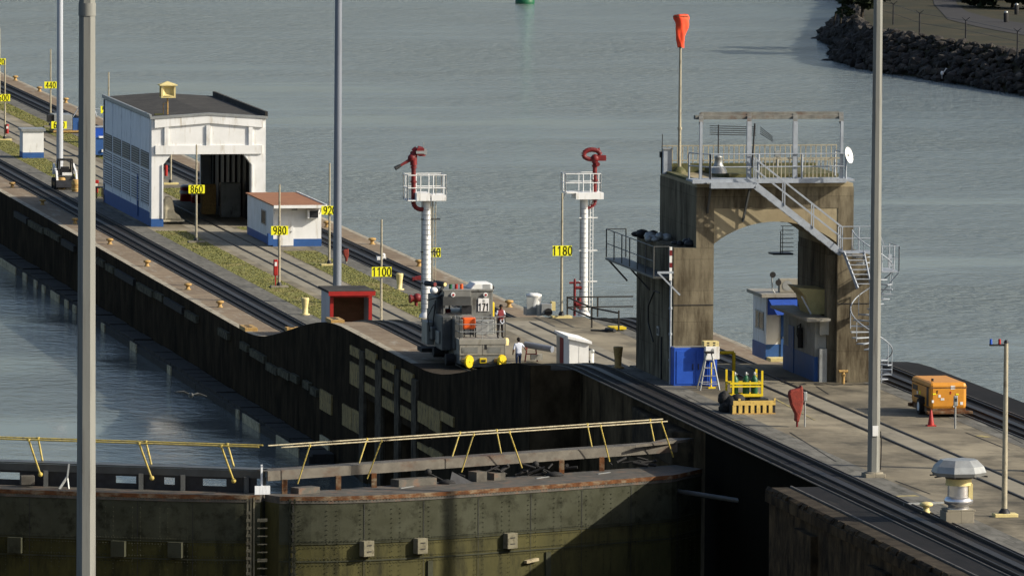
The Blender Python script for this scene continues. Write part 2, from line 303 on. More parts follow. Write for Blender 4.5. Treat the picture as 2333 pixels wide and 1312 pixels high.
ORD = ['first', 'second', 'third', 'fourth', 'fifth', 'sixth', 'seventh', 'eighth', 'ninth', 'tenth', 'eleventh', 'twelfth', 'thirteenth', 'fourteenth', 'fifteenth', 'sixteenth', 'seventeenth', 'eighteenth', 'nineteenth', 'twentieth']
def handrail(mb, pts, h=1.05, step=1.2, nr=2, r=.022, pr=None):   # railing following a polyline
    pr = pr or r
    for a, b in zip(pts, pts[1:]):
        a = Vector(a); b = Vector(b)
        for k in range(nr):
            z = Vector((0, 0, h*(k+1)/nr)); mb.cyl(a+z, b+z, r, r, 6)
        n = max(1, round((b-a).length/step))
        for i in range(n+1):
            p = a.lerp(b, i/n); mb.cyl(p, p+Vector((0, 0, h)), pr, pr, 6)
# ================================================================== THE SETTING
Z1, Z2 = 3.27, 5.9
WL = -4.35
XF = 19.35                                  # far edge of the centre wall
PROF = [(800, 0), (463, 0), (459.5, .04), (456.5, .16), (453.5, .38), (450.5, .72), (447.5, 1.10), (444, 1.58), (440.5, 2.06), (437, 2.50), (434, 2.84), (431.5, 3.06), (429, 3.2), (426.5, Z1),
        (400, Z1), (397.5, 3.36), (395, 3.52), (392.5, 3.76), (390, 4.05), (387, 4.42), (384, 4.80), (381, 5.17), (378, 5.48), (375.5, 5.70), (373, 5.84), (370.5, Z2), (120, Z2)]
def P(Y):
    for (ya, za), (yb, zb) in zip(PROF, PROF[1:]):
        if yb <= Y <= ya: return za+(zb-za)*(ya-Y)/(ya-yb)
    return Z2
def level(Y): return 0 if Y > 431 else (Z1 if Y > 373 else Z2)
def strip_solid(mb, x0, x1, y0, y1, zb, off=0.0, top=None):   # ground solid that follows the ramps
    ys = [y for y, z in PROF if y0 < y < y1]; ys = sorted(ys+[y0, y1])
    pts = [(y, P(y)+off) for y in ys]
    if top is None: pts += [(y1, zb), (y0, zb)]
    mb.prism(pts, x0, x1, 'x')
def strip_sheet(mb, x0, x1, y0, y1, off, prof=P, yb=None):
    ys = sorted([y for y, z in PROF if y0 < y < y1]+[y0, y1])
    for a, b in zip(ys, ys[1:]): mb.quad((x0, a, prof(a)+off), (x1, a, prof(a)+off), (x1, b, prof(b)+off), (x0, b, prof(b)+off))

# water
m = MB(); m.quad((-900, -300, -16.5), (2400, -300, -16.5), (2400, 4200, -16.5), (-900, 4200, -16.5))
struct(m.build('lake_bed', 'darkwater'))
m = MB(); m.quad((XF-.3, -300, WL), (2400, -300, WL), (2400, 4200, WL), (XF-.3, 4200, WL)); m.quad((-900, 800, WL), (XF-.3, 800, WL), (XF-.3, 4200, WL), (-900, 4200, WL))
struct(m.build('lake_water', 'water'))
m = MB(); m.quad((-60, 345, WL), (1, 345, WL), (1, 800, WL), (-60, 800, WL)); m.quad((-37.5, 338, WL), (1.6, 338, WL), (1.6, 345, WL), (-37.5, 345, WL))
struct(m.build('chamber_water', 'chamberwater'))
m = MB(); m.quad((-36.5, 120, -13), (3, 120, -13), (3, 343, -13), (-36.5, 343, -13)); struct(m.build('lower_chamber_water', 'darkwater'))

# centre wall body
m = MB()
strip_solid(m, 2.5, 5.2, 120, 800, -16)
strip_solid(m, 14.3, XF, 120, 800, -16)
m.box(5.2, 14.3, 120, 373, -16, Z2); m.box(5.2, 14.3, 373, 431, -16, Z1); m.box(5.2, 14.3, 431, 800, -16, 0)
for (ya, yb) in ((371, 399), (428.6, 459.5)):   # ramps of the return track
    ys = sorted([y for y, z in PROF if ya < y < yb]+[ya, yb])
    m.prism([(y, P(y)+.002) for y in ys]+[(yb, P(yb)-.4 if ya > 400 else Z1-.2), (ya, P(yb)-.4)], 8.5, 11.5, 'x')
BODY = struct(m.build('lock_island_ground', 'conc'))
# face of the chamber: wall strip 0..2.5 with the gate recess cut out and dark niches
m = MB()
strip_solid(m, 0, 2.5, 371, 428.9, -16) if False else None
NICHE = []
for (xl, xr, yt) in ((925, 1003, 840), (1055, 1140, 915), (1170, 1270, 1010)):      # measured on an enlarged photo crop
    ya, z = W(540+xl/3.123, 640+yt/3.123, 0); yb, _ = W(540+xr/3.123, 640+yt/3.123, 0); NICHE.append((min(ya, yb), max(ya, yb), z))
NICHE.sort(); cur = 371.0
def solid0(a, b, zb): strip_solid(m, 0, 1.1, a, b, zb)
strip_solid(m, 1.1, 2.5, 371, 800, -16)
for (a, b, z) in NICHE:
    solid0(cur, a, -16); solid0(a, b, z); cur = b
solid0(cur, 800, -16)
m.prism([(386, P(386)-.02), (382, P(382)+.03), (378, P(378)+.10), (375, P(375)+.17), (371.002, P(371)+.24), (371.002, P(371)-.5), (386, P(386)-.5)], .001, 1.0, 'x')
tag(m.build('chamber_wall', 'wall'), 'dark wet concrete wall of the water filled chamber below the towing track', 'lock wall')
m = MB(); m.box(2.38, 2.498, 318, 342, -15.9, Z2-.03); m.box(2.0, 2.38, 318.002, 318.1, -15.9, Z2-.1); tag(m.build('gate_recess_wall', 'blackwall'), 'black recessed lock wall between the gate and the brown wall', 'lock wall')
m = MB(); m.box(2.40, 2.498, 342.002, 371, -15.9, Z2-.03); tag(m.build('recess_back_wall', 'wall'), 'dark stained recess wall behind the gate walkway, right of the timber panels', 'lock wall')
m = MB(); strip_solid(m, 0, 2.5, 120, 318, -16)
for y in (252, 266, 281, 296, 309): m.box(-.28, 0, y, y+3.2, -7, 4.9)
m.box(-.18, 0, 120, 318, 5.35, 5.72)
R_ = random.Random(8)
for k in range(130):
    y = R_.uniform(262, 317.5); d = R_.uniform(.05, .17); l = R_.uniform(.3, 1.4); m.prism([(-d*R_.random(), Z2-R_.uniform(.02, .12)), (.04, Z2+.03), (.04, Z2-.5), (-d, Z2-R_.uniform(.2, .5))], y, y+l, 'y')
tag(m.build('near_lock_wall', 'wallbrown'), 'brown crumbling lock wall beside the foreground track, below the ventilator', 'lock wall')

# ground finishes, each a sheet 4 mm up
m = MB(); strip_sheet(m, 0.0, 2.12, 371, 404, .004); strip_sheet(m, 0.06, 1.0, 120, 318, .004); struct(m.build('greasy_coping', 'greasy'))
m = MB(); strip_sheet(m, 0.0, .42, 404, 800, .008); strip_sheet(m, XF-.35, XF, 392, 800, .008); struct(m.build('coping_edge', 'copingedge'))
m = MB(); strip_sheet(m, 0.0, 2.12, 404, 800, .004); strip_sheet(m, 17.55, XF, 392, 800, .004); struct(m.build('coping', 'coping'))
m = MB(); strip_sheet(m, 2.12, 4.30, 120, 800, .006); strip_sheet(m, 15.25, 17.55, 120, 800, .006); strip_sheet(m, 1.02, 2.12, 120, 318, .006); strip_sheet(m, 17.55, XF, 120, 392, .006); struct(m.build('towing_track_bed', 'trackbed'))
m = MB(); strip_sheet(m, 4.30, 5.2, 120, 800, .008); strip_sheet(m, 14.3, 15.25, 120, 800, .008)
m.quad((5.2, 431, .008), (5.75, 431, .008), (5.75, 800, .008), (5.2, 800, .008)); m.quad((13.95, 431, .008), (14.3, 431, .008), (14.3, 800, .008), (13.95, 800, .008))
m.quad((5.2, 120, Z2+.008), (5.5, 120, Z2+.008), (5.5, 373, Z2+.008), (5.2, 373, Z2+.008))
struct(m.build('kerb_strip', 'curb'))
GR = []
def gq(x0, x1, y0, y1): GR.append((x0, x1, y0, y1))
gq(5.75, 7.9, 463, 540.5); gq(5.75, 7.9, 574.5, 800); gq(11.7, 13.95, 460, 522); gq(12.2, 13.95, 600, 800); gq(11.9, 13.9, 541, 543.9); gq(11.8, 13.95, 571, 583)
m = MB()
for (x0, x1, y0, y1) in GR: m.quad((x0, y0, .012), (x1, y0, .012), (x1, y1, .012), (x0, y1, .012))
struct(m.build('grass', 'grass'))
m = MB(); m.quad((8.5, 431, .006), (11.5, 431, .006), (11.5, 800, .006), (8.5, 800, .006)); m.quad((8.5, 399, Z1+.006), (11.5, 399, Z1+.006), (11.5, 428.6, Z1+.006), (8.5, 428.6, Z1+.006)); m.quad((9.36, 120, Z2+.006), (10.62, 120, Z2+.006), (10.62, 373, Z2+.006), (9.36, 373, Z2+.006))
struct(m.build('return_track_path', 'conclight'))
m = MB()                                          # blades on the grass, uncountable
R_ = random.Random(3)
for (x0, x1, y0, y1) in GR:
    y1 = min(y1, 690); n = int((x1-x0)*(y1-y0)*60)
    for _ in range(n):
        x = R_.uniform(x0, x1); y = R_.uniform(y0, y1)
        h = R_.uniform(.02, .07); a = R_.uniform(0, PI); dx = .05*math.cos(a); dy = .05*math.sin(a)
        m.add([(x-dx, y-dy, .01), (x+dx, y+dy, .01), (x+R_.uniform(-.06, .06), y+R_.uniform(-.06, .06), h)], [(0, 1, 2)])
struct(m.build('grass_blades', 'blade', fix=False), 'stuff', 'short dry grass growing between the track strips', 'grass')
# painted lines and joints
m = MB()
def line(x0, y0, x1, y1, w, z):
    a = Vector((x0, y0, z)); b = Vector((x1, y1, z)); d = (b-a).normalized(); n = Vector((-d.y, d.x, 0))*w/2
    m.quad(a-n, b-n, b+n, a+n)
for (p, q, w) in (((1490, 882), (1655, 957), .10), ((1765, 908), (1857, 957), .10), ((2030, 1131), (2090, 1129), .5), ((2228, 992), (2252, 996), .35), ((1655, 957), (1700, 956), .12)):
    a = A(*p, Z2); b = A(*q, Z2); line(*a, *b, w, Z2+.012)
struct(m.build('worn_line_marking', 'yellowline'))
m = MB()
for (p, q) in (((1800, 985), (1905, 1052)), ((2040, 1095), (2120, 1125)), ((1860, 880), (1888, 898)), ((2200, 985), (2300, 1025)), ((1560, 900), (1760, 1000)), ((1400, 845), (1535, 846)), ((2010, 845), (2330, 1010))):
    a = A(*p, Z2); b = A(*q, Z2); line(*a, *b, .07, Z2+.010)
line(5.5, 431.05, 14.2, 431.05, .06, Z1+.01)
struct(m.build('expansion_joint', 'tar'))
# rails: one object per line of rail
def rail_line(X, y0, y1, name, label, rack=False, w=.075, h=.11, lift=0):
    ys = sorted([y for y, z in PROF if y0 < y < y1]+[y0, y1]); mm = MB()
    for a, b in zip(ys, ys[1:]):
        mm.bar((X, a, P(a)+h/2+lift), (X, b, P(b)+h/2+lift), w, h, (0, 0, 1))
    return tag(mm.build(name, 'railsteel'), label, 'rail', 'rails laid along the centre wall')
rail_line(2.42, 120, 790, 'track_rail', 'outer rail of the towing track nearest the filled chamber')
rail_line(3.98, 120, 790, 'track_rail', 'inner rail of the towing track nearest the filled chamber')
rail_line(3.20, 120, 790, 'rack_rail', 'toothed rack rail in the middle of the near towing track', w=.34, h=.085)
rail_line(15.55, 120, 790, 'track_rail', 'inner rail of the towing track on the far water side')
rail_line(17.15, 120, 790, 'track_rail', 'outer rail of the towing track on the far water side')
rail_line(16.35, 120, 790, 'rack_rail', 'toothed rack rail in the middle of the far towing track', w=.34, h=.085)
rail_line(9.31, 120, 790, 'track_rail', 'left rail of the return track running through the white shed', h=.05, w=.11)
rail_line(10.67, 120, 790, 'track_rail', 'right rail of the return track running through the white shed', h=.05, w=.11)
# slot edging strips beside the near track (thin pale steel lines)
m = MB()
for X in (2.12, 4.30, 15.25, 17.55):
    ys = sorted([y for y, z in PROF]); 
    for a, b in zip(ys, ys[1:]): m.bar((X, a, P(a)+.025), (X, b, P(b)+.025), .05, .05)
struct(m.build('track_edging', 'edging'))
m = MB(); ys = [120, 318]; m.bar((.9, 120, Z2+.03), (.9, 318, Z2+.03), .07, .07); struct(m.build('wall_edging', 'edging'))

# side wall of the near lane, where the foreground lamp pole stands
m = MB(); m.box(-56, -36.6, 60, 332, -16, Z2); struct(m.build('near_side_ground', 'conc'))

# ------------------------------------------------------------------ far shore
edge = [(2560, 262), (2450, 240), (2333, 219), (2240, 203), (2160, 190), (2080, 176), (2010, 168), (1950, 155), (1902, 138), (1893, 124), (1905, 112), (1885, 100), (1866, 92), (1872, 84), (1880, 68), (1905, 50), (1922, 30), (1940, 10), (1952, -20), (1975, -60)]
inner = [(2560, 150), (2450, 133), (2333, 118), (2240, 104), (2160, 92), (2080, 80), (2035, 74), (2000, 70), (1985, 66), (1975, 62), (1970, 58), (1965, 54), (1960, 50), (1958, 46), (1955, 40), (1958, 30), (1962, 15), (1968, 0), (1978, -30), (1995, -60)]
LZ = -.6
E_ = [A(x, y, WL) for x, y in edge]; I_ = [A(x, y, LZ) for x, y in inner]
m = MB()
for i in range(len(edge)-1):
    m.quad((*E_[i], WL-.6), (*E_[i+1], WL-.6), (*I_[i+1], LZ), (*I_[i], LZ))
far = [(I_[0][0]+60, I_[0][1]-30), (I_[0][0]+700, I_[0][1]+100), (I_[-1][0]+700, I_[-1][1]+900), (I_[-1][0]+40, I_[-1][1]+700)]
cxy = (I_[5][0]+60, I_[5][1]+90)
ring = I_+far[::-1]
m.add([(x, y, LZ) for x, y in ring]+[(cxy[0], cxy[1], LZ)], [(i, (i+1) % len(ring), len(ring)) for i in range(len(ring))])
struct(m.build('far_bank', 'bank'))
m = MB()                                      # path on the bank
pl = [(2120, -30), (2128, 10), (2160, 45), (2230, 62), (2340, 82), (2480, 108)]; pr_ = [(2170, -30), (2180, 10), (2205, 28), (2260, 42), (2340, 55), (2480, 76)]
a = [A(x, y, LZ+.04) for x, y in pl]; b = [A(x, y, LZ+.04) for x, y in pr_]
for i in range(len(a)-1): m.quad((*a[i], LZ+.04), (*b[i], LZ+.04), (*b[i+1], LZ+.04), (*a[i+1], LZ+.04))
struct(m.build('far_path', 'path'))
m = MB(); R_ = random.Random(11)
def rock(mb, c, r):
    vs = []; bmx = bmesh.new(); bmesh.ops.create_icosphere(bmx, subdivisions=1, radius=1)
    rx = R_.uniform(.7, 1.3); ry = R_.uniform(.7, 1.3); rz_ = R_.uniform(.55, .95); rot = Matrix.Rotation(R_.uniform(0, 6), 3, 'Z') @ Matrix.Rotation(R_.uniform(-.7, .7), 3, 'X')
    for v in bmx.verts:
        p = v.co*(1+R_.uniform(-.28, .22)); p = rot @ Vector((p.x*rx, p.y*ry, p.z*rz_)); vs.append(Vector(c)+p*r)
    fs = [tuple(v.index for v in f.verts) for f in bmx.faces]; bmx.free(); mb.add(vs, fs)
for i in range(len(edge)-1):
    L_ = (Vector(E_[i])-Vector(E_[i+1])).length; n = int(max(40, L_*13))
    for k in range(n):
        t = R_.random(); s = R_.random()
        e = Vector(E_[i]).lerp(Vector(E_[i+1]), t); q = Vector(I_[i]).lerp(Vector(I_[i+1]), t); p = e.lerp(q, s*1.02-.04)
        rock(m, (p.x, p.y, WL+.0+(LZ-WL)*s+R_.uniform(-.1, .2)), R_.choice((R_.uniform(.2, .42), R_.uniform(.2, .42), R_.uniform(.4, .75))))
struct(m.build('riprap_rocks', 'rock', fix=False), 'stuff', 'dark boulders piled along the far shore', 'rocks')
for (x, y, lb) in ((1891, 138, 'small dark rock breaking the water off the lower notch of the stony point'), (1866, 88, 'small dark rock breaking the water at the leftmost tip of the stony point')):
    X, Y = A(x, y, WL); m = MB(); m.ball((X, Y, WL), .8, 8, .25, 1.3, .8); tag(m.build('rock', 'rock'), lb, 'rock')
# ================================================================== WALL DETAILS
def wallbox(name, x0, y0, x1, y1, dep, mname, label, cat, group, src=None, X=0.0):
    if src: sc, ox, oy = src; x0, x1 = ox+x0/sc, ox+x1/sc; y0, y1 = oy+y0/sc, oy+y1/sc
    ya, za = W(x0, y0, X); yb, zb = W(x1, y1, X)
    m = MB(); m.box(X-dep, X-.002, ya, yb, za, zb)
    return tag(m.build(name, mname), label, cat, group)
C5 = (3.123, 540, 640); C6 = (2.982, 0, 380)
pans = [(815, 455, 890, 560, 'upper left'), (815, 570, 890, 770, 'tall left'), (925, 480, 1000, 590, 'topmost second column'), (925, 600, 1000, 705, 'middle second column'), (915, 715, 995, 825, 'lowest second column'),
        (1045, 555, 1130, 665, 'topmost third column'), (1045, 685, 1120, 800, 'middle third column'), (1045, 815, 1130, 940, 'lowest third column'), (1180, 620, 1262, 745, 'topmost fourth column'), (1175, 750, 1255, 870, 'middle fourth column'), (1175, 880, 1255, 1000, 'lowest fourth column'),
        (600, 765, 680, 955, 'isolated leftmost'), (760, 870, 825, 1060, 'left half of low pair'), (828, 905, 905, 1105, 'right half of low pair'), (1298, 850, 1375, 1040, 'left of right hand pair'), (1378, 890, 1455, 1090, 'right of right hand pair'), (1460, 920, 1550, 1040, 'small rightmost'), (1296, 1142, 1378, 1235, 'low just above gate rail, left'), (1382, 1180, 1470, 1290, 'low just above gate rail, right'), (600, 1090, 660, 1250, 'pale low one by gate apex')]
for (a, b, c, d, w) in pans:
    wallbox('timber_panel', a, b, c, d, .10, 'timber' if w[0] != 'p' else 'timberpale', 'yellowed timber panel on dark chamber wall, %s' % w, 'timber panel', 'timber panels on the chamber wall', C5)
# concrete ribs between the niches
for (xl, xr, yt, w) in ((1003, 1045, 560, 'first'), (1140, 1172, 610, 'second'), (890, 922, 470, 'third'), (1262, 1296, 640, 'fourth')):
    ya, za = W(540+xl/3.123, 640+yt/3.123, 0); yb, _ = W(540+xr/3.123, 640+yt/3.123, 0)
    m = MB(); m.box(-.16, -.002, ya, yb, WL-.5, min(za, 2.6)); tag(m.build('wall_rib', 'rib'), 'grey concrete rib between timber panels on chamber wall, %s of the four' % w, 'wall rib', 'ribs between the timber panels')
# rubbing timbers high on the wall, and fender boom at the water
R_ = random.Random(5)
rub = [(0, 20, 60, 90), (95, 312, 180, 372), (190, 372, 290, 432), (300, 425, 400, 492), (415, 500, 500, 556), (650, 625, 700, 660), (715, 668, 765, 700), (780, 705, 905, 775), (925, 795, 1030, 850), (1045, 855, 1100, 895), (1112, 897, 1235, 975), (1255, 985, 1330, 1035), (1480, 1105, 1545, 1158)]
for k, (a, b, c, d) in enumerate(rub[1:]):
    ya, za = W(a/2.982, 380+b/2.982, -.2); yb, zb = W(c/2.982, 380+d/2.982, -.2); m = MB(); m.box(-.22, -.002, ya, yb, za-.30, za+.12)
    tag(m.build('rubbing_timber', 'rubpale' if k % 3 else 'timberdark'), 'pale rubbing timber on the chamber wall face, %s from the left' % ORD[k], 'wall timber', 'rubbing timbers along the chamber wall')
for k, (a, b, c, d) in enumerate([(20, 440, 70, 480), (90, 490, 190, 575), (205, 590, 280, 630), (290, 625, 365, 680), (378, 665, 425, 705), (468, 715, 510, 765), (520, 760, 562, 815)]):
    ya, za = W(540+a/3.123, 640+b/3.123, -.2); yb, zb = W(540+c/3.123, 640+d/3.123, -.2); m = MB(); m.box(-.22, -.002, ya, yb, za-.32, za+.10)
    tag(m.build('rubbing_timber', 'rubpale'), 'pale rubbing timber below the dipping track, %s from the left' % ORD[k], 'wall timber', 'rubbing timbers along the chamber wall')
boom = [((5, 560), (110, 610)), ((160, 640), (185, 660)), ((235, 690), (256, 705)), ((290, 725), (310, 740)), ((350, 760), (405, 800)), ((445, 815), (467, 832)), ((500, 850), (520, 870)), ((693, 975), (715, 992)), ((890, 1100), (930, 1130)), ((1143, 1265), (1165, 1282))]
seg = [(792, 640), (637, 596), (594, 566), (563.5, 541), (538.5, 521), (518, 503), (499.5, 486), (483, 474), (471, 462), (459, 450), (447.5, 439), (436, 428)]
seg = [(a, (seg[i+1][0]+.12) if i+1 < len(seg) else b) for i, (a, b) in enumerate(seg)]
for k, (a, b) in enumerate(seg):
    m = MB(); n = max(2, int((a-b)/2.2))
    for i in range(n):
        y0 = b+(a-b)*i/n; m.box(-1.25, -.05, y0+.06, y0+(a-b)/n-.06, WL-.5, WL+.62-.1*R_.random())
    m.m = 0; m.box(-1.45, -1.252, b+.02, a-.02, WL-.4, WL+.40)
    tag(m.build('fender_boom', ['timberdark', 'black']), 'dark floating timber fender along the waterline, %s from the far end' % ORD[k], 'fender', 'floating fenders along the chamber wall')
tail = [((0, 770), (20, 840)), ((48, 830), (165, 930)), ((287, 975), (443, 1090))]
pts = [(W(a[0]/2.982, 380+a[1]/2.982, -1.46), W(b[0]/2.982, 380+b[1]/2.982, -1.46)) for a, b in boom]+[(W(540+a[0]/3.123, 640+a[1]/3.123, -1.46), W(540+b[0]/3.123, 640+b[1]/3.123, -1.46)) for a, b in tail]
for k, ((ya, za), (yb, zb)) in enumerate(pts):
    m = MB(); m.box(-1.54, -1.456, yb, ya, WL-.45, WL+.50)
    tag(m.build('fender_facing', 'timberpale'), 'pale timber facing on the waterline fender, %s from the far end' % ORD[k], 'fender facing', 'pale facings on the fenders')

# ================================================================== BOLLARDS
def mushroom(name, x, y, z, s, label, group, mname='ochre'):
    t = thing(name, label, 'bollard', (x, y, z), 0, group)
    m = MB(); m.lathe([(.30*s, 0), (.30*s, .05*s), (.19*s, .10*s), (.17*s, .30*s), (.20*s, .36*s)], n=14); m.build('stem', mname, t)
    m = MB(); m.lathe([(.20*s, .34*s), (.36*s, .40*s), (.38*s, .50*s), (.30*s, .58*s), (.10*s, .62*s)], n=14); m.build('cap', mname, t); return t
for k, (x, y) in enumerate([(28, 428), (97, 467), (171, 510), (250, 557), (335, 607), (428, 660), (501, 700)]):
    X, Y = A(x, y, 0); mushroom('mooring_bollard', X, Y, .01, .66, 'yellow mushroom bollard on the near coping edge, %s from the left' % ORD[k], 'mushroom bollards on the near coping')
for k, (x, y) in enumerate([(35, 184), (90, 209), (150, 235), (745, 518), (848, 557), (955, 607), (1160, 700)]):
    X, Y = A(x, y, 0); mushroom('mooring_bollard', X, Y, .01, .72, 'ochre mushroom bollard on the far coping, %s from the left' % ORD[k], 'mushroom bollards on the far coping')
X, Y = A(2110, 1168, Z2); mushroom('mooring_bollard', X, Y, Z2, .72, 'cream bollard on the deck left of the silver ventilator', 'deck bollards', 'cream')
for (x, y, z, w, mm, lb) in ((695, 717, 0, 1.0, 'cream', 'cream tapered bollard on grass left of the red fronted hut'), (910, 660, 0, 1.02, 'cream', 'cream tapered bollard on grass between the 1100 post and first tower'), (1408, 838, Z2, 1.0, 'ochre', 'olive yellow tapered bollard beside the left leg of the concrete portal')):
    X, Y = A(x, y, z); t = thing('tapered_bollard', lb, 'bollard', (X, Y, z), 0, 'tapered bollards')
    m = MB(); m.lathe([(.30, 0), (.30, .05), (.17, .09), (.18, .5), (.235, .92), (.235, 1.0), (.19, 1.02)], n=14); o = m.build('post', mm, t)
# worn wall chocks on the humps
for k, (x, y, sx, lb) in enumerate(((565, 768, 2.0, 'rusty yellow chock on the wall edge at the dip of the track'), (665, 756, .7, 'small yellow chock on the rising wall edge'), (762, 741, 1.7, 'rusty yellow chock on the hump of the wall edge'))):
    Y, Z = W(x, y, .35); m = MB(); m.box(.0, .75, Y-.9*sx/1.6, Y+.9*sx/1.6, P(Y), P(Y)+.22); m.m = 1; m.box(.2, .5, Y-.35*sx, Y-.1*sx, P(Y)+.215, P(Y)+.235); m.box(.2, .5, Y+.1*sx, Y+.35*sx, P(Y)+.215, P(Y)+.235)
    tag(m.build('wall_chock', ['ochre', 'black'], bevel=.04), lb, 'chock', 'chocks on the chamber wall edge')

# ================================================================== LAMP POLES
def lamp_pole(X, Y, z, r0_, r1_, h, label, mname='polegrey', n=8, plinth=None, box=False, seam=None):
    t = thing('lamp_pole', label, 'lamp pole', (X, Y, z), 0, 'tall lamp poles')
    m = MB(); m.cyl((0, 0, 0), (0, 0, h), r0_, r1_, n, smooth=(n > 10), flip=PI/8-.26 if n == 8 else 0)
    m.build('shaft', mname, t)
    if seam is not None:
        m = MB(); rr = r0_+(r1_-r0_)*seam/h; m.cyl((0, 0, seam-.12), (0, 0, seam+.12), rr+.012, rr+.010, n, flip=PI/8-.26); m.build('sleeve', mname, t)
    m = MB(); m.box(-1.2, 1.2, -.08, .08, h-.2, h); m.build('crossarm', 'grey', t)
    for s in (-1, -.4, .4, 1):
        m = MB(); m.box(s*1.1-.22, s*1.1+.22, -.35, -.08, h-.5, h-.1); m.build('floodlight', 'alu', t)
    if plinth: m = MB(); m.box(-plinth, plinth, -plinth, plinth, 0, .16); m.lathe([(r0_+.14, .16), (r0_+.14, .2), (r0_+.02, .22)], n=16); m.build('plinth', 'conclight', t, bevel=.02)
    return t
X, Y = A(1990, 1086, Z2); p = lamp_pole(X, Y, Z2, .27, .135, 34, 'pale grey octagonal lamp pole on the deck right of the concrete portal', 'polegrey', 8, .42)
m = MB(); m.box(-.12, .12, -.285, -.262, 1.72, 2.15); m.build('notice', 'white', p)
m = MB(); m.tube([(.27, -.05, 1.9), (.31, -.05, 1.5), (.30, -.05, .8), (.29, 0, .3)], .025); m.build('cable', 'black', p)
# foreground pole on the near side wall
d0 = _ray(197, 800, 1, 150); lamp_pole(d0.x, 150, Z2, .245, .135, 38, 'closest thick grey lamp pole crossing the whole picture at left', 'polegrey', 8, .5, seam=27.35)
X, Y = A(136, 396, 0); p = lamp_pole(X, Y, 0, .26, .17, 32, 'white lamp pole behind the small loader at far left', 'polewhite', 14, .4, seam=.9)
X, Y = A(768, 690, 0); lamp_pole(X, Y, 0, .265, .17, 34, 'pale blue grey round lamp pole behind the red fronted hut', 'polebluegrey', 14, .4)
lamp_pole(12.5, 323, Z2, .27, .15, 34, 'grey lamp pole added out of view to cast the shadow band on the gate', 'polegrey', 8, .42)  # unseen pole, added for the shadow it throws on the right leaf

# ================================================================== DISTANCE MARKER POSTS
def marker(num, x, y, ytop, ysign, label, zb=0, wsign=1.09, plinth=True, ext=False, dx=0, clip=None, box=None, yb=None):
    X, Y = A(x, y, zb) if yb is None else yb
    t = thing('marker_post', label, 'marker post', (X, Y, zb), 0, 'yellow distance marker posts')
    h = K(x, ytop, Y)[1]-zb; zs = K(x, ysign, Y)[1]-zb
    m = MB(); m.cyl((0, 0, 0), (0, 0, h), .085, .055, 8); m.build('pole', 'post', t)
    m = MB(); m.lathe([(.17, 0), (.16, .22), (.10, .34)], n=10); m.build('foot', 'dark', t)
    if plinth: m = MB(); m.box(-.55, .55, -.35, .35, -.02, .12); m.build('plinth', 'cream' if plinth == 'y' else 'conclight', t)
    if num is not None:
        m = MB(); m.box(-wsign/2+dx, wsign/2+dx, -.13, -.095, zs-.28, zs+.28); b = m.build('sign_board', 'sign', t)
        text(num, .55, 'lettering', b, (dx, -.137, zs), sx=.80)
    if ext:
        m = MB(); m.box(-.36, -.10, -.12, .12, .75, 1.75); m.build('extinguisher_box', 'red', t, bevel=.04); m = MB(); m.box(-.27, -.2, -.05, .05, 0, .75); m.build('box_stand', 'red', t)
        m = MB(); m.box(-.30, -.16, -.126, -.121, 1.35, 1.6); m.build('notice', 'white', t)
    return t
marker('980', 636, 655, 420, 525, 'yellow 980 marker post with red extinguisher box, left of the small brown roofed hut', ext=True, wsign=1.08)
marker('860', 447, 553, 330, 431, 'yellow 860 marker post in front of the open white shed')
marker('1100', 868, 768, 500, 619, 'yellow 1100 marker post right of the red fronted hut', wsign=1.16)
marker('500', 11, 320, 137, 223, 'yellow 500 marker post at the left picture edge', wsign=1.06, dx=-.12, plinth='y')
marker('620', 134, 389, 238, 285, 'yellow marker sign half hidden behind the white lamp pole at far left', wsign=1.18)
marker('440', 115, 290, 112, 194, 'yellow 440 marker post left of the white lamp pole', wsign=1.06)
marker('560', 247, 356, 165, 250, 'yellow 560 marker post mostly hidden behind the white shed', wsign=1.06, dx=-.1)
marker('320', -1, 233, 65, 141, 'yellow marker post cut by the left picture edge above the 500 post', wsign=1.06)
marker('680', 389, 420, 262, 340, 'marker post seen through the open shed, its sign hidden', ext=False, plinth='y')
marker('920', 750, 605, 372, 479, 'yellow 920 marker post between brown roofed hut and lamp pole', plinth='y')
marker('1040', 981, 708, 470, 575, 'yellow marker post ending in 40, half hidden behind the left white tower', wsign=1.16)
t = marker('1180', 1279, 724, 440, 571, 'yellow 1180 marker post left of the right white tower', Z1, wsign=1.06, plinth='y')
X, Y = A(385, 416, 0)
t = thing('fire_extinguisher', 'red extinguisher on a post seen through the open white shed', 'extinguisher', (X-.25, Y-.2, 0)); m = MB(); m.cyl((0, 0, .5), (0, 0, 1.3), .12, .12, 10); m.build('cylinder', 'red', t); m = MB(); m.cyl((0, 0, 1.3), (0, 0, 1.45), .05, .04, 8); m.box(-.1, .1, -.03, .03, 1.42, 1.47); m.build('valve', 'black', t)
X, Y = A(11, 320, 0)
t = thing('fire_extinguisher', 'red extinguisher hanging on the 500 marker post', 'extinguisher', (X+.16, Y-.2, .35)); m = MB(); m.cyl((0, 0, .2), (0, 0, .95), .13, .13, 10); m.build('cylinder', 'red', t); m = MB(); m.box(-.08, .08, -.14, -.125, .6, .8); m.build('notice', 'white', t)

# ================================================================== WHITE SHED OVER THE RETURN TRACK
gx0, gx1, gy0, gy1 = 6.13, 14.05, 544.6, 569.3
H = 7.5; S = thing('track_shed', 'large open white shed with blue base straddling the return track', 'shed', (gx0, gy0, 0))
def part(mb, n, mm, par, **k): return mb.build(n, mm, par, world=True, **k)
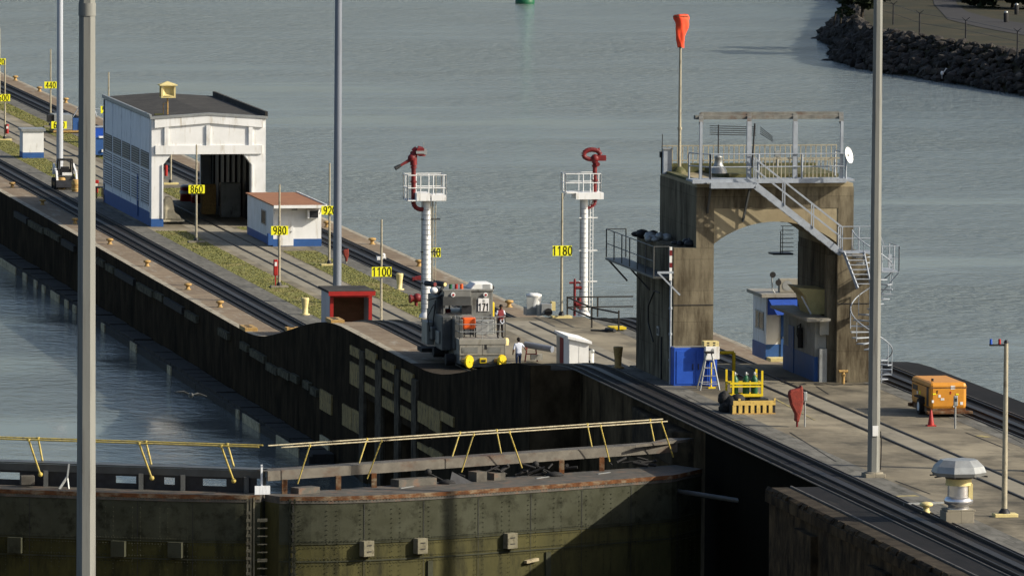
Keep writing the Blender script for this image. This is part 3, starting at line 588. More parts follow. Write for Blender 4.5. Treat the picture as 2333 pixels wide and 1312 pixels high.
# side walls
nb = 5; pw = (gy1-gy0-.9)/nb
for (xa, xb, nm, sgn) in ((gx0, gx0+.22, 'side_wall', -1), (gx1-.22, gx1, 'side_wall', 1)):
    m = MB()
    m.box(xa, xb, gy0+.85, gy1, .95, H-.15)
    w = part(m, nm, 'bluegrey' if sgn < 0 else 'white', S)
    m = MB(); m.box(xa-(.02 if sgn < 0 else 0), xb+(.02 if sgn > 0 else 0), gy0+.85, gy1, 0, .952); part(m, 'base_course', 'bluebase', S)
    xs = xa-.05 if sgn < 0 else xb+.05
    for i in range(nb+1): m = MB(); y = gy0+.9+pw*i-.06; m.box(xs, (xa if sgn < 0 else xb), y, y+.12, .95, H-.15); part(m, 'wall_rib', 'bluegrey', S)
    if sgn < 0:
        for i in range(nb):
            for (za, zb, lab) in ((3.85, 5.0, 1), (3.05, 3.7, 0), (1.35, 2.9, 0)):
                ya = gy0+.9+pw*i+.35; yb = ya+pw-.75
                m = MB(); m.box(xa-.03, xa-.005, ya, yb, za, zb)
                m.m = 1; n = int((zb-za)/.155)
                for k in range(n): z = za+(k+.5)*(zb-za)/n; m.box(xa-.075, xa-.028, ya, yb, z-.045, z+.02)
                part(m, 'louver', ['dark', 'bluegrey' if not lab else 'alu'], S)
        m = MB(); m.box(xa-.09, xa-.04, gy0+6.4, gy0+6.75, .3, 3.2); part(m, 'downpipe', 'bluebase', S)
# front and back frames
def portal(y0, y1, nm, full):
    m = MB(); xo0, zo = K(372, 352.5, gy0); xo1, _ = K(573, 352.5, gy0)
    zt = K(345, 267, gy0)[1]; zp = K(473, 258, gy0)[1]; xm = (gx0+gx1)/2
    xl = gx0; xr = gx1
    m.prism([(xl, .55), (xo0, .55), (xo0, zo-.7), (xo0+.55, zo), (xo1-.55, zo), (xo1, zo-.7), (xo1, .55), (xr, .55), (xr, zt), (xm, zp), (xl, zt)], y0, y1, 'y')
    fr = part(m, nm, 'white', S)
    m = MB(); m.box(xl-.02, xo0+.02, y0-.02, y1+.02, 0, .552); part(m, 'pier_base', 'bluebase', S); m = MB(); m.box(xo1-.02, xr+.02, y0-.02, y1+.02, 0, .552); part(m, 'pier_base', 'bluebase', S)
    if full:
        m = MB()
        m.box(xl+.25, xr-.25, y0-.12, y0-.002, zo+.02, zo+.62)
        m.prism([(xl+.2, zt-.75), (xm, zp-.68), (xr-.2, zt-.75), (xr-.2, zt-.1), (xm, zp-.05), (xl+.2, zt-.1)], y0-.14, y0-.002, 'y')
        for px in ((405, 430), (655, 680), (908, 932)):
            a = K(220+px[0]/2.623, 300, gy0)[0]; b = K(220+px[1]/2.623, 300, gy0)[0]; m.box(a, b, y0-.11, y0-.002, zo+.6, zt-.6)
        m.box(xo0-.1, xo0+.0, y0-.08, y0-.002, .55, zo-.7); m.box(xo1, xo1+.1, y0-.08, y0-.002, .55, zo-.7)
        part(m, 'beam_frame', 'white', S)
    return xo0, xo1, zo, zt, zp, xm
xo0, xo1, zo, zt, zp, xm = portal(gy0, gy0+.85, 'front_portal', True)
portal(gy1-.5, gy1, 'back_portal', False)
m = MB(); m.prism([(gx0-.1, zt-.12), (gx0-.1, zt), (xm, zp), (gx1+.1, zt), (gx1+.1, zt-.12), (xm, zp-.12)], gy0+.1, gy1+.1, 'y'); rf = part(m, 'roof', 'roofdark', S)
m = MB(); m.prism([(gx0-.12, zt-.15), (gx0-.12, zt+.02), (xm, zp+.03), (gx1+.12, zt+.02), (gx1+.12, zt-.15), (xm, zp-.14)], gy0-.2, gy0+.1, 'y'); part(m, 'fascia', 'alu', rf)
m = MB(); m.box(gx0-.14, gx0+.02, gy0, gy1+.1, zt-.1, zt+.16); part(m, 'parapet_cap', 'alu', rf)
m = MB(); m.box(gx1-.05, gx1+.14, gy0, gy1+.1, zt-.1, zt+.34); part(m, 'parapet_cap', 'roofdark', rf)
m = MB(); m.box(xo1-1.9, gx1-.24, gy0+1.2, gy1-.6, 0, zo+1.0); 
m = MB()
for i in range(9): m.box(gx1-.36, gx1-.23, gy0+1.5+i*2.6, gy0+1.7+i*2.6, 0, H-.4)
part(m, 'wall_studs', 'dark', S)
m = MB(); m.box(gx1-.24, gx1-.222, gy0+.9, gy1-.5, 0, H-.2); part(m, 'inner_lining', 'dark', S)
# things in the shed
for (x0, x1, y, h, mm, lb) in ((12.2, 13.6, 553, 2.4, 'loco', 'grey tool cabinet against the right wall inside the shed'), (11.3, 12.3, 556, 2.1, 'ochre', 'dim ochre cupboard inside the dark shed')):
    t = thing('cabinet', lb, 'cabinet', (x0, y, 0)); m = MB(); m.box(0, x1-x0, 0, .8, .1, h); m.box(.05, x1-x0-.05, .05, .75, 0, .1); c = m.build('body', mm, t, bevel=.02); m = MB(); m.box(.05, (x1-x0)/2-.02, -.03, 0, .15, h-.05); m.build('door', mm, t); m = MB(); m.box((x1-x0)/2+.02, x1-x0-.05, -.03, 0, .15, h-.05); m.build('door', mm, t)
def drum(x, y, lb, cap='white'):
    X, Y = A(x, y, 0); t = thing('drum_barrel', lb, 'barrel', (X, Y, 0), 0, 'red and white barrels')
    m = MB(); m.lathe([(.42, 0), (.45, .05), (.43, .4), (.46, .43), (.43, .46), (.42, .95), (.40, 1.0)], n=16); m.build('body', 'red', t)
    m = MB(); m.lathe([(.40, 1.0), (.44, 1.05), (.30, 1.16), (.1, 1.18)], n=16); m.build('lid', cap, t); m = MB(); m.lathe([(.465, .55), (.465, .75)], n=16); m.build('band', 'white', t)
drum(424, 458, 'left red barrel with pale lid behind the 860 sign'); drum(450, 462, 'right red barrel with pale lid behind the 860 sign')
X, Y = A(387, 510, 0); t = thing('tarp_covered_cart', 'cream cloth covered machine on a small trolley inside the shed entrance', 'trolley', (X, Y, 0))
m = MB(); m.box(-.55, .95, -.5, .5, .18, .30); m.build('deck', 'cloth', t)
m = MB(); m.prism([(-.48, .3), (.80, .3), (.62, .62), (.30, .80), (.22, 1.30), (.10, 1.85), (-.30, 1.88), (-.44, 1.2)], -.4, .4, 'y'); m.build('cover', 'cloth', t, bevel=.10)
for (a, b) in ((-.4, -.4), (.8, -.4), (-.4, .4), (.8, .4)): m = MB(); m.cyl((a, b-.05, .1), (a, b+.05, .1), .1, .1, 10); m.build('wheel', 'black', t)
# siren on the roof
X, Z = K(383, 262, gy0+1.2); t = thing('siren_horn', 'cream four sided siren on a mast above the white shed roof', 'siren', (X, gy0+1.5, Z-.15)); sc_ = 33
m = MB(); m.cyl((0, 0, 0), (0, 0, 1.35), .055, .055, 8); m.cyl((-.28, .1, 0), (-.28, .1, .9), .03, .03, 6); m.cyl((.0, 0, 1.0), (-.28, .1, .9), .02, .02, 6); m.build('mast', 'ochre', t)
m = MB(); m.box(-.62, .62, -.25, .25, -.06, .08); m.box(-.9, -.3, -.1, .2, 0, .22); m.build('bracket', 'moss', t)
m = MB(); m.prism([(-.5, -.45), (.5, -.45), (.5, .45), (-.5, .45)], 1.32, 1.40, 'z')
for (sx, sy) in ((-1, -1), (1, -1), (1, 1), (-1, 1)): m.bar((sx*.44, sy*.38, 1.38), (sx*.44, sy*.38, 2.15), .12, .12)
m.box(-.2, .2, -.2, .2, 1.4, 2.15); m.build('horn', 'cream', t)
m = MB()
for (a, b) in (((-.44, -.40), (.44, -.40)), ((-.46, .38), (-.46, -.38))):
    pass
m.add([(-.40, -.40, 1.45), (.40, -.40, 1.45), (.40, -.40, 2.12), (-.40, -.40, 2.12), (-.15, -.16, 1.62), (.15, -.16, 1.62), (.15, -.16, 1.95), (-.15, -.16, 1.95)], [(0, 1, 5, 4), (1, 2, 6, 5), (2, 3, 7, 6), (3, 0, 4, 7)])
m.m = 1; m.quad((-.15, -.17, 1.62), (.15, -.17, 1.62), (.15, -.17, 1.95), (-.15, -.17, 1.95)); m.build('flare', ['cream', 'dark'], t, fix=False)
m = MB(); m.prism([(-.62, -.55), (.62, -.55), (.62, .55), (-.62, .55)], 2.15, 2.22, 'z'); m.add([(-.62, -.55, 2.22), (.62, -.55, 2.22), (.62, .55, 2.22), (-.62, .55, 2.22), (0, 0, 2.45)], [(0, 1, 4), (1, 2, 4), (2, 3, 4), (3, 0, 4)]); m.build('cap', 'cream', t)
# ladder at the right pier
X, Y = A(580, 520, 0); t = thing('small_gate', 'small white steel gate at the right pier of the shed', 'gate', (X, Y-.4, 0)); m = MB()
for dx in (0, .2, .4): m.cyl((dx-.2, 0, 0), (dx-.2, 0, 1.35), .025, .025, 6)
for z in (.35, .85, 1.3): m.cyl((-.2, 0, z), (.2, 0, z), .02, .02, 6)
m.bar((-.2, 0, .8), (.2, 0, .1), .03, .03); m.build('bars', 'white', t)

# ================================================================== SMALL HUTS
def hut980():
    x0, x1, y0, y1 = 11.72, 14.95, 526.0, 537.5; t = thing('service_hut', 'small white hut with brown sloping roof, blue base and wall air conditioner', 'hut', (x0, y0, 0))
    m = MB(); m.box(x0, x1, y0, y1, .5, 2.72); part(m, 'wall', 'white', t)
    m = MB(); m.box(x0-.02, x1+.02, y0-.02, y1+.02, 0, .502); part(m, 'base_course', 'bluebase', t)
    m = MB(); m.box(x0-.12, x1+.14, y0-1.05, y1+.2, 2.72, 2.80); rf_ = part(m, 'roof', 'roofbrown', t)
    m = MB(); m.box(x0-.14, x1+.2, y0-1.12, y0-1.05, 2.62, 2.82); m.box(x1+.14, x1+.22, y0-1.05, y1+.2, 2.66, 2.86); part(m, 'fascia', 'white', rf_)
    m = MB(); m.bar((x0+.1, y0-.9, 2.70), (x0+.1, y0, 2.2), .06, .08); m.bar((x1-.1, y0-.9, 2.70), (x1-.1, y0, 2.2), .06, .08); part(m, 'roof_brackets', 'white', t)
    m = MB(); m.box(x0+.35, x0+1.35, y0-.05, y0-.022, .05, 2.05); d = part(m, 'door', 'white', t); m = MB(); m.cyl((x0+1.22, y0-.1, 1.0), (x0+1.22, y0-.05, 1.0), .04, .04, 8); part(m, 'handle', 'alu', d)
    m = MB(); m.box(x0-.03, x0-.001, y0+3.2, y0+5.0, 1.25, 2.1); w = part(m, 'window', 'glass', t); m = MB()
    for (a, b, c, d_) in ((3.1, 5.1, 1.18, 1.25), (3.1, 5.1, 2.1, 2.17), (3.1, 3.2, 1.25, 2.1), (5.0, 5.1, 1.25, 2.1)): m.box(x0-.05, x0-.0005, y0+a, y0+b, c, d_)
    part(m, 'frame', 'alu', w)
    xa, za = K(698, 497, y0); xb, zb = K(724, 477, y0); m = MB(); m.box(xa, xb, y0-.45, y0-.001, za, zb); ac = part(m, 'air_conditioner', 'white', t, bevel=.02); m = MB()
    for k in range(7): z = za+.07+k*(zb-za-.14)/6; m.box(xa+.16, xb-.05, y0-.47, y0-.452, z-.02, z+.02)
    m.box(xa+.15, xb-.04, y0-.46, y0-.451, za+.06, zb-.06); part(m, 'grille', 'dark', ac)
    m = MB(); xa, za = K(665, 476, y0); m.box(xa, xa+.35, y0-.12, y0-.001, za-.1, za+.05); part(m, 'lamp', 'alu', t)
    m = MB(); m.box(x0-.35, x0-.022, y0-.1, y0+.5, .1, .85); part(m, 'meter_box', 'bluebase', t)
hut980()
x0, y0 = A(52, 361, 0); x1, _ = A(102, 362, 0)
t = thing('switch_kiosk', 'small white kiosk with blue base and flat roof at far left', 'kiosk', (x0, y0, 0)); w_ = x1-x0
m = MB(); m.box(0, w_, 0, 2.0, .45, 2.1); m.build('wall', 'whitewood', t); m = MB(); m.box(-.015, w_+.015, -.015, 2.015, 0, .452); m.build('base_course', 'bluebase', t); m = MB(); m.box(-.12, w_+.15, -.12, 2.15, 2.1, 2.28); m.build('roof', 'alu', t)
m = MB(); m.box(w_+.016, w_+.2, .5, .9, 1.3, 1.5); m.build('bracket', 'dark', t)

# red fronted hut beside the near track
Y0 = 455.0; xa, _ = K(752, 700, Y0); xb, zt_ = K(848, 660, Y0); zt_ = K(800, 664, Y0)[1]
t = thing('shelter_hut', 'open fronted brown plywood shelter framed in red with dark roof', 'shelter', (xa, Y0, 0)); w_ = xb-xa; h_ = zt_; dp = 3.2
m = MB(); m.box(0, .1, .12, dp, 0, h_-.05); m.build('side_wall', 'polewhite', t); m = MB(); m.box(w_-.1, w_, .12, dp, 0, h_-.05); m.build('side_wall', 'polewhite', t)
m = MB(); m.box(.1, w_-.1, dp-.9, dp-.8, 0, h_-.1); m.build('back_wall', 'wood', t); m = MB(); m.box(.1, w_-.1, .15, dp-.9, .0, .12); m.build('floor', 'wood', t)
m = MB(); m.box(0, .2, 0, .12, 0, h_-.35); m.box(w_-.2, w_, 0, .12, 0, h_-.35); m.box(-.0, w_, -.02, .12, h_-.35, h_-.1); m.build('front_frame', 'red', t)
m = MB(); m.box(-.14, w_+.14, -.3, dp+.3, h_-.08, h_+.06); m.build('roof', 'roofdark', t); m = MB(); m.box(-.14, w_+.14, -.34, -.3, h_-.22, h_+.03); m.build('fascia', 'red', t)

# white hut with a dark red door on the middle level
Y0 = 396.5; xa, z0_ = K(1297, 825, Y0); xb, _ = K(1341, 825, Y0); 
t = thing('tool_hut', 'low white hut with sloping white roof and dark red door', 'hut', (xa, Y0, Z1)); w_ = xb-xa; hl = K(1297, 772, Y0)[1]-Z1; hr = K(1341, 782, Y0)[1]-Z1; dp = 3.4
zb_ = 0
m = MB(); m.prism([(0, zb_), (w_, zb_), (w_, hr), (0, hl)], 0, dp, 'y'); m.build('wall', 'whitewood', t)
m = MB(); m.prism([(-.1, hl+.02), (w_+.14, hr-.03), (w_+.14, hr+.1), (-.1, hl+.15)], -.14, dp+.2, 'y'); m.build('roof', 'white', t)
m = MB(); m.box(-.03, -.002, 1.55, 2.4, 0, hl-.1); m.build('door', 'vest', t); m = MB(); m.box(-.025, -.002, 2.5, dp-.05, 0, hl-.1); m.build('side_panel', 'alu', t)
m = MB()
m.box(w_*.5-.006, w_*.5+.006, -.008, -.001, 0, hr-.05); m.build('board_joint', 'storewall', t)
X, Z = K(1345, 808, 398.5); t = thing('standpipe', 'small white standpipe at the right side of the white tool hut', 'standpipe', (X+.1, 398.5, Z1)); m = MB(); m.cyl((0, 0, 0), (0, 0, .95), .09, .09, 10); m.box(-.15, .25, -.15, .15, 0, .3); m.build('pipe', 'white', t); m = MB(); m.ball((0, 0, 1.02), .13, 8); m.build('cap', 'alu', t)
X, Y = A(1240, 826, Z1); t = thing('steel_drum_stand', 'pale blue cylinder lying on a red and white trestle by the tool hut', 'cylinder', (X-.35, Y+.6, Z1))
m = MB(); m.cyl((-.45, .5, .85), (.75, -.7, .70), .17, .17, 14); m.build('cylinder', 'polebluegrey', t)
m = MB(); m.bar((-.55, 0, 0), (-.45, 0, .75), .06, .06); m.bar((.1, 0, 0), (0, 0, .75), .06, .06); m.bar((-.5, 0, .4), (.05, 0, .4), .05, .05); m.build('trestle', 'redpipe', t); m = MB(); m.box(-.25, .35, -.15, .15, .1, .38); m.build('case', 'storewall', t)
# ================================================================== FIRE MONITOR TOWERS
def mon_tower(first):
    Y0 = 431.7
    if first: xa, xb, px0, px1, zdk, ztop = 957, 985, 922, 1013, 455, 397; lb = 'white fire monitor tower behind the locomotive, monitor nozzle pointing left'
    else: xa, xb, px0, px1, zdk, ztop = 1318, 1342, 1307, 1370, 455, 397; lb = 'white fire monitor tower between the 1180 post and the concrete portal'
    X0, _ = K(xa, 724, Y0); X1, _ = K(xb, 724, Y0); cx = (X0+X1)/2; w = (X1-X0)
    t = thing('fire_monitor_tower', lb, 'tower', (cx, Y0, Z1 if not first else Z1-.02), 0, 'white fire monitor towers')
    zd = K(960, zdk, Y0)[1]-Z1; zt = K(960, ztop, Y0)[1]-Z1
    w *= .72; m = MB(); m.cyl((0, 0, 0), (0, 0, zd), w/2, w/2*.92, 14); m.lathe([(w*.85, 0), (w*.8, .12), (w*.52, .3)], n=14); m.build('column', 'white', t)
    m = MB(); k = .5
    while k < zd-.3: m.lathe([(w/2+.012, k), (w/2+.012, k+.022)], n=14); k += .27
    m.cyl((-w/2-.03, -.05, .2), (-w/2-.03, -.05, zd), .03, .03, 6); m.cyl((w/2+.03, -.08, .2), (w/2+.03, -.08, zd), .025, .025, 6); m.build('bands', 'alu', t)
    # ladder
    lx = w/2+.16; m = MB()
    for s in (-.13, .13): m.cyl((lx+s*.6, -.1, .3), (lx+s*.6, -.1, zt), .022, .022, 6)
    k = .4
    while k < zd: m.cyl((lx-.09, -.1, k), (lx+.09, -.1, k), .013, .013, 5); k += .24
    m.build('ladder', 'post' if first else 'white', t)
    m = MB()
    for k in (1.9, 3.6, 5.4, 7.1):
        if k < zd: m.bar((-w/2-.1, -.1, k), (w/2+.5, -.1, k), .05, .06)
    m.build('brackets', 'dark' if first else 'white', t)
    pa, _ = K(px0, 440, Y0); pb, _ = K(px1, 440, Y0); pa -= cx; pb -= cx
    if first:
        dk = [(-.95, .55), (pb, .55)]; m = MB(); m.box(pa+.05, pb-.05, -.7, .75, zd-.02, zd+.04); m.box(pa+.55, pa+1.3, -.72, .7, zd-.0, zd+.42); m.box(pb-.85, pb-.05, -.74, .7, zd+.0, zd+.32); m.build('platform', 'white', t)
        m = MB(); handrail(m, [(pa+.05, -.7, zd), (pb-.05, -.7, zd), (pb-.05, .75, zd), (pa+.05, .75, zd), (pa+.05, -.7, zd)], zt-zd, .75, 2, .028); m.build('railing', 'white', t)
        px, hx = K(942, 420, Y0)[0]-cx, 0
    else:
        m = MB(); m.box(pa, pb, -.7, .75, zd-.0, zd+.36); m.box(pa-.5, pa+.1, -.6, .6, zd+.32, zd+.40); m.build('platform', 'white', t)
        la = K(1284, 400, Y0)[0]-cx; m = MB(); handrail(m, [(la, -.6, zd+.4), (pb-.15, -.6, zd+.4), (pb-.15, .7, zd+.4), (la, .7, zd+.4), (la, -.6, zd+.4)], zt-zd-.4, .85, 2, .025); m.bar((la, -.6, zd+.4), (la, .6, zd-.3), .04, .04); m.build('railing', 'white', t)
        px = K(1355, 420, Y0)[0]-cx
    zh = K(960, 372, Y0)[1]-Z1
    m = MB(); zb = zd-.35; m.cyl((px, 0, zb+.25), (px, 0, zh), .125, .125, 10)
    sgn = 1 if px < 0 else -1
    arc = [(px+sgn*.42*(1-math.cos(a)), 0, zb+.25-.42*math.sin(a)) for a in [i*PI/10 for i in range(8)]]
    m.tube(arc, .13, 8)
    for k in (zb+.3, (zd+zh)/2, zh-.2): m.cyl((px, 0, k-.05), (px, 0, k+.05), .17, .17, 12)
    m.build('riser_pipe', 'redpipe', t)
    m = MB(); z = zh
    if first:
        m.cyl((px, 0, z-.1), (px, 0, z+.35), .19, .19, 12); m.cyl((px-.2, 0, z+.2), (px-.75, -.1, z-.1), .10, .07, 10)
        m.tube([(px, 0, z+.35), (px+.02, .1, z+.62), (px+.22, .1, z+.78), (px+.48, .1, z+.70), (px+.48, .1, z+.4)], .20, 10); m.ball((px-.1, 0, z+.3), .24, 10)
        m.box(px+.15, px+.55, -.2, .25, z+.45, z+.85); hd = m.build('monitor', 'redpipe', t)
        m = MB(); m.cyl((px-.75, -.1, z-.1), (px-1.05, -.15, z-.25), .09, .12, 10); m.build('nozzle', 'dark', hd)
        m = MB(); m.cyl((px+.55, 0, z+.8), (px+.55, 0, z+1.15), .02, .02, 5); m.box(px+.1, px+.65, -.24, -.201, z+.55, z+.70); m.box(px+.56, px+.72, -.1, .1, z+.5, z+.8); m.build('gearbox', 'alu', hd)
    else:
        c = (px-.18, 0, z+.42); ring = [(c[0]+.46*math.cos(a), 0, c[2]+.27*math.sin(a)) for a in [i*2*PI/18 for i in range(18)]]
        m.tube(ring, .135, 8, True); m.ball((px, 0, z+.2), .25, 10); m.cyl((px, 0, z-.05), (px, 0, z+.3), .17, .17, 12); m.box(px+.05, px+.6, -.16, .16, z+.08, z+.38); m.cyl((px+.22, 0, z+.3), (px+.22, 0, z+.78), .05, .05, 8); m.cyl((px+.12, -.25, z-.1), (px+.12, .1, z-.1), .12, .12, 10)
        m.build('monitor', 'redpipe', t)
    m = MB(); m.tube([(px+.9, -.3, zd), (px+.92, -.3, zd-1.9)], .012, 4) if first else None
    if first: m.build('hanging_line', 'dark', t)
    return t
mon_tower(True); mon_tower(False)
# red hydrant valve by the second tower, red valve left of the first
X, _ = K(1309, 700, 431.6)
t = thing('hydrant_valve', 'red wheel valve pipe left of the second white tower', 'valve', (X, 431.6, Z1)); m = MB(); m.cyl((0, 0, 0), (0, 0, 1.75), .075, .075, 8); m.cyl((.05, 0, .65), (.35, 0, .65), .14, .14, 10); m.cyl((.25, 0, .4), (.25, 0, 1.0), .12, .12, 10); m.cyl((0, 0, 1.55), (.38, 0, 1.55), .09, .09, 8); m.build('pipe', 'redpipe', t)
m = MB(); m.cyl((0, 0, 1.75), (0, 0, 2.05), .09, .05, 8); m.cyl((-.3, 0, 1.82), (.3, 0, 1.84), .06, .06, 8); m.build('handwheel', 'redpipe', t)
X, Y = A(948, 697, 0); t = thing('hydrant_valve', 'dark red valve standing on grass left of the first white tower', 'valve', (X, Y, 0)); m = MB(); m.cyl((-.25, 0, .45), (.3, 0, .45), .2, .2, 12); m.cyl((0, 0, 0), (0, 0, .6), .1, .1, 8); m.ball((.05, 0, .5), .28, 10); m.build('pipe', 'redpipe', t); m = MB(); m.cyl((-.3, -.1, .45), (-.42, -.12, .45), .25, .25, 10); m.build('handwheel', 'redpipe', t)
X, Y = A(953, 640, 0); t = thing('deck_fitting', 'low pinkish red fitting on the far track by the first white tower', 'fitting', (X, Y, 0)); m = MB(); m.box(-.4, .3, -.2, .2, 0, .25); m.cyl((-.2, 0, .2), (.4, 0, .3), .1, .1, 8); m.build('body', 'redpipe', t)
X, Y = A(870, 592, 0); t = thing('deck_fitting', 'small white fitting on the far track behind the 1100 post', 'fitting', (X, Y, 0)); m = MB(); m.box(-.35, .25, -.2, .2, 0, .22); m.ball((.1, 0, .3), .14, 8); m.build('body', 'white', t)

# covered red stands
def covered_stand(x, y, z, lb, h=1.85, mirror=1, low=False):
    X, Y = A(x, y, z); t = thing('covered_telephone_stand', lb, 'covered stand', (X, Y, z), 0, 'red tarpaulin covered stands')
    prof = [(-.12, .25), (-.10, .55), (-.30, .95), (-.42, 1.45), (-.36, 1.62), (.05, 1.72), (.16, 1.86), (.22, 1.70), (.26, 1.2), (.20, .8), (.12, .5), (.05, .2)]
    s = h/1.85
    m = MB(); m.prism([(a*s*mirror, b*s) for a, b in prof], -.20, .20, 'y'); m.build('tarpaulin', 'redfaded', t, bevel=.07)
    m = MB(); m.cyl((0, 0, 0), (0, 0, .5*s), .05, .05, 8); m.build('stand', 'redpipe' if not low else 'post', t)
    if not low:
        m = MB(); m.cyl((.32, -.12, -.0), (.32, -.12, 1.35), .035, .035, 8); m.build('post', 'alu', t); m = MB(); m.box(.24, .40, -.2, -.06, 1.15, 1.55); m.build('meter', 'alu', t, bevel=.03)
    return t
covered_stand(1816, 972, Z2, 'red tarpaulin covered stand with meter post on the deck left of the octagonal pole')
covered_stand(789, 600, 0, 'red tarpaulin covered stand on grass right of the blue grey pole', 1.0, 1, True)

# ================================================================== MIDDLE LEVEL EQUIPMENT
X, _ = K(1219, 718, 432.2); t = thing('round_ventilator', 'white drum ventilator on grey box at the edge of the middle deck', 'ventilator', (X, 432.6, Z1))
m = MB(); m.box(-.5, .6, -.4, .4, 0, .42); m.build('base', 'alu', t); m = MB(); m.lathe([(.40, .42), (.40, 1.0), (.44, 1.03), (.44, 1.12), (.2, 1.2)], n=20); m.build('drum', 'white', t)
m = MB(); m.box(-.47, -.12, -.44, -.41, .35, 1.0); m.build('panel', 'alu', t)
X, _ = K(1245, 718, 431.9); t = thing('pump_unit', 'grey pump box with black wheel beside the white drum ventilator', 'pump', (X, 431.9, Z1))
m = MB(); m.box(-.35, .25, -.3, .3, .1, .68); m.box(-.55, -.3, -.2, .2, 0, .62); m.build('housing', 'alu', t, bevel=.03); m = MB(); m.cyl((.05, -.36, .22), (.05, -.3, .22), .22, .22, 14); m.build('wheel', 'black', t); m = MB(); m.box(.25, .46, -.25, .25, .3, .78); m.build('end_box', 'cream', t)
# dark railing beside the portal
X, Y = A(1348, 747, Z1); t = thing('pipe_railing', 'dark weathered pipe railing left of the concrete portal', 'railing', (X, Y, Z1)); Xr = A(1434, 728, Z1)[0]-X
m = MB()
for z in (.55, 1.1): m.bar((0, 0, z), (.0, 7.0, z), .07, .07); m.bar((0, 7.0, z), (Xr+.6, 7.0, z), .07, .07); m.bar((0, 0, z), (1.05, -2.2, z-.12), .07, .08)
m.build('rails', 'timberdark', t)
for (a, b) in ((0, 0), (1.05, -2.2), (0, 7.0), (Xr*.55, 7.0)): m = MB(); m.bar((a, b, 0), (a, b, 1.12), .08, .08); m.build('post', 'timberdark', t)
m = MB(); m.bar((Xr-.05, 2, 0), (Xr-.05, 2, 1.2), .10, .10); m.build('white_post', 'white', t)
X, Y = A(1405, 752, Z1); t = thing('pallet_hoist', 'yellow frame lying on the middle deck beside the railing', 'pallet', (X, Y, Z1)); m = MB(); m.box(-.42, .42, -.5, .5, .12, .20); m.bar((-.42, -.5, .14), (.42, -.5, .14), .08, .14); m.build('top', 'yellow', t, bevel=.01); m = MB(); m.box(-.3, -.2, -.4, .4, 0, .12); m.box(.2, .3, -.4, .4, 0, .12); m.build('runner', 'dark', t)
X, Y = A(1385, 755, Z1); t = thing('pipe_offcut', 'short dark pipe and bar lying beside the yellow frame', 'pipe', (X, Y, Z1)); m = MB(); m.cyl((-.9, .2, .06), (.1, -.3, .06), .05, .05, 8); m.cyl((-.1, 0, .12), (.2, -.9, .12), .1, .1, 8); m.build('pipe', 'dark', t)
X, Y = A(1370, 766, Z1); 

# ================================================================== THE TOWING LOCOMOTIVE
lx, ly = 3.20, 400.2
L = thing('towing_locomotive', 'grey towing locomotive number 171 with yellow buffers on the near track', 'locomotive', (lx, ly, Z1+.02))
def fx(x, y, Y): g = K(x, y, Y); return g[0]-lx, g[1]-Z1-.02
xl, zd = fx(1046.5, 773, ly); xr, _ = fx(1152, 773, ly); zb = fx(1100, 809, ly)[1]; zs = fx(1100, 829, ly)[1]
BL = 9.6; dk = 3.0
m = MB(); m.box(xl, xr, 0, BL, zb, zd-.06); m.box(xl-.02, xr+.02, -.03, BL+.03, zd-.28, zd); m.build('body', 'locol', L, bevel=.02)
m = MB(); m.box(xl+.03, xr-.03, .02, BL-.02, zs, zb+.0); m.prism([(xl+.1, zs), (xl+.5, zs-.16), (xr-.5, zs-.16), (xr-.1, zs)], .1, .5, 'y'); m.build('skirt', 'loco', L)
m = MB(); m.box(xl+.15, xr-.15, .6, BL-.6, .12, zs); m.build('underframe', 'black', L)
for yy in (1.9, 7.6):
    for s in (xl+.35, xr-.35): m = MB(); m.cyl((s-.07, yy, .48), (s+.07, yy, .48), .46, .46, 18); w = m.build('wheel', 'dark', L)
m = MB(); px, pz = fx(1107, 790, ly); m.box(px-.045, px+.045, -.02, .01, pz-.12, pz+.12); m.build('socket', 'black', L)
for (x, y) in ((1066, 822), (1141, 821)):
    bx, bz = fx(x, y, ly); m = MB(); m.cyl((bx+.03, -.40, bz), (bx-.03, -.33, bz), .32, .34, 24); m.cyl((bx+.05, -.42, bz), (bx+.03, -.40, bz), .04, .04, 8); b_ = m.build('buffer', 'yellow', L)
    m = MB(); m.cyl((bx-.02, -.34, bz), (bx-.26, .05, bz), .10, .12, 12); m.build('buffer_shank', 'ochre', b_)
bx, bz = fx(1100, 821, ly); m = MB(); m.box(bx-.18, bx+.18, -.14, .02, bz-.13, bz+.13); cpl = m.build('coupler', 'yellow', L, bevel=.02); m = MB(); m.box(bx-.1, bx+.12, -.16, -.141, bz-.06, bz+.05); m.build('jaw', 'dark', cpl)
# panel seams and stains on the front
m = MB(); mxm = (xl+xr)/2
for xx in (xl+.02, mxm, xr-.03): m.box(xx-.006, xx+.006, -.006, 0, zb, zd-.28)
m.box(xl, xr, -.006, 0, zb-.012, zb); m.build('panel_seams', 'dark', L)
# deck rail
xrl = fx(1046, 700, ly)[0]; hz = fx(1100, 722, ly)[1]-zd
m = MB(); handrail(m, [(xl+.02, .05, zd), (xr-.02, .05, zd)], hz, 1.16, 3, .022); handrail(m, [(xr-.02, .05, zd), (xr-.02, dk-.1, zd)], hz, 1.4, 3, .022); handrail(m, [(xl+.02, .05, zd), (xl+.02, 1.4, zd)], hz, 1.4, 3, .022); m.build('railing', 'alu', L)
m = MB(); m.box(xl+.15, xr-.1, dk-.25, dk-.02, zd, zd+.75); m.box(mxm, xr-.45, dk-.55, dk-.25, zd, zd+.7); m.build('deck_locker', 'alu', L, bevel=.03)
m = MB(); m.tube([(mxm-.1, dk-.6, zd+.62), (mxm+.3, dk-.62, zd+.72), (mxm+.7, dk-.6, zd+.6)], .015, 5); m.build('hose', 'black', L)
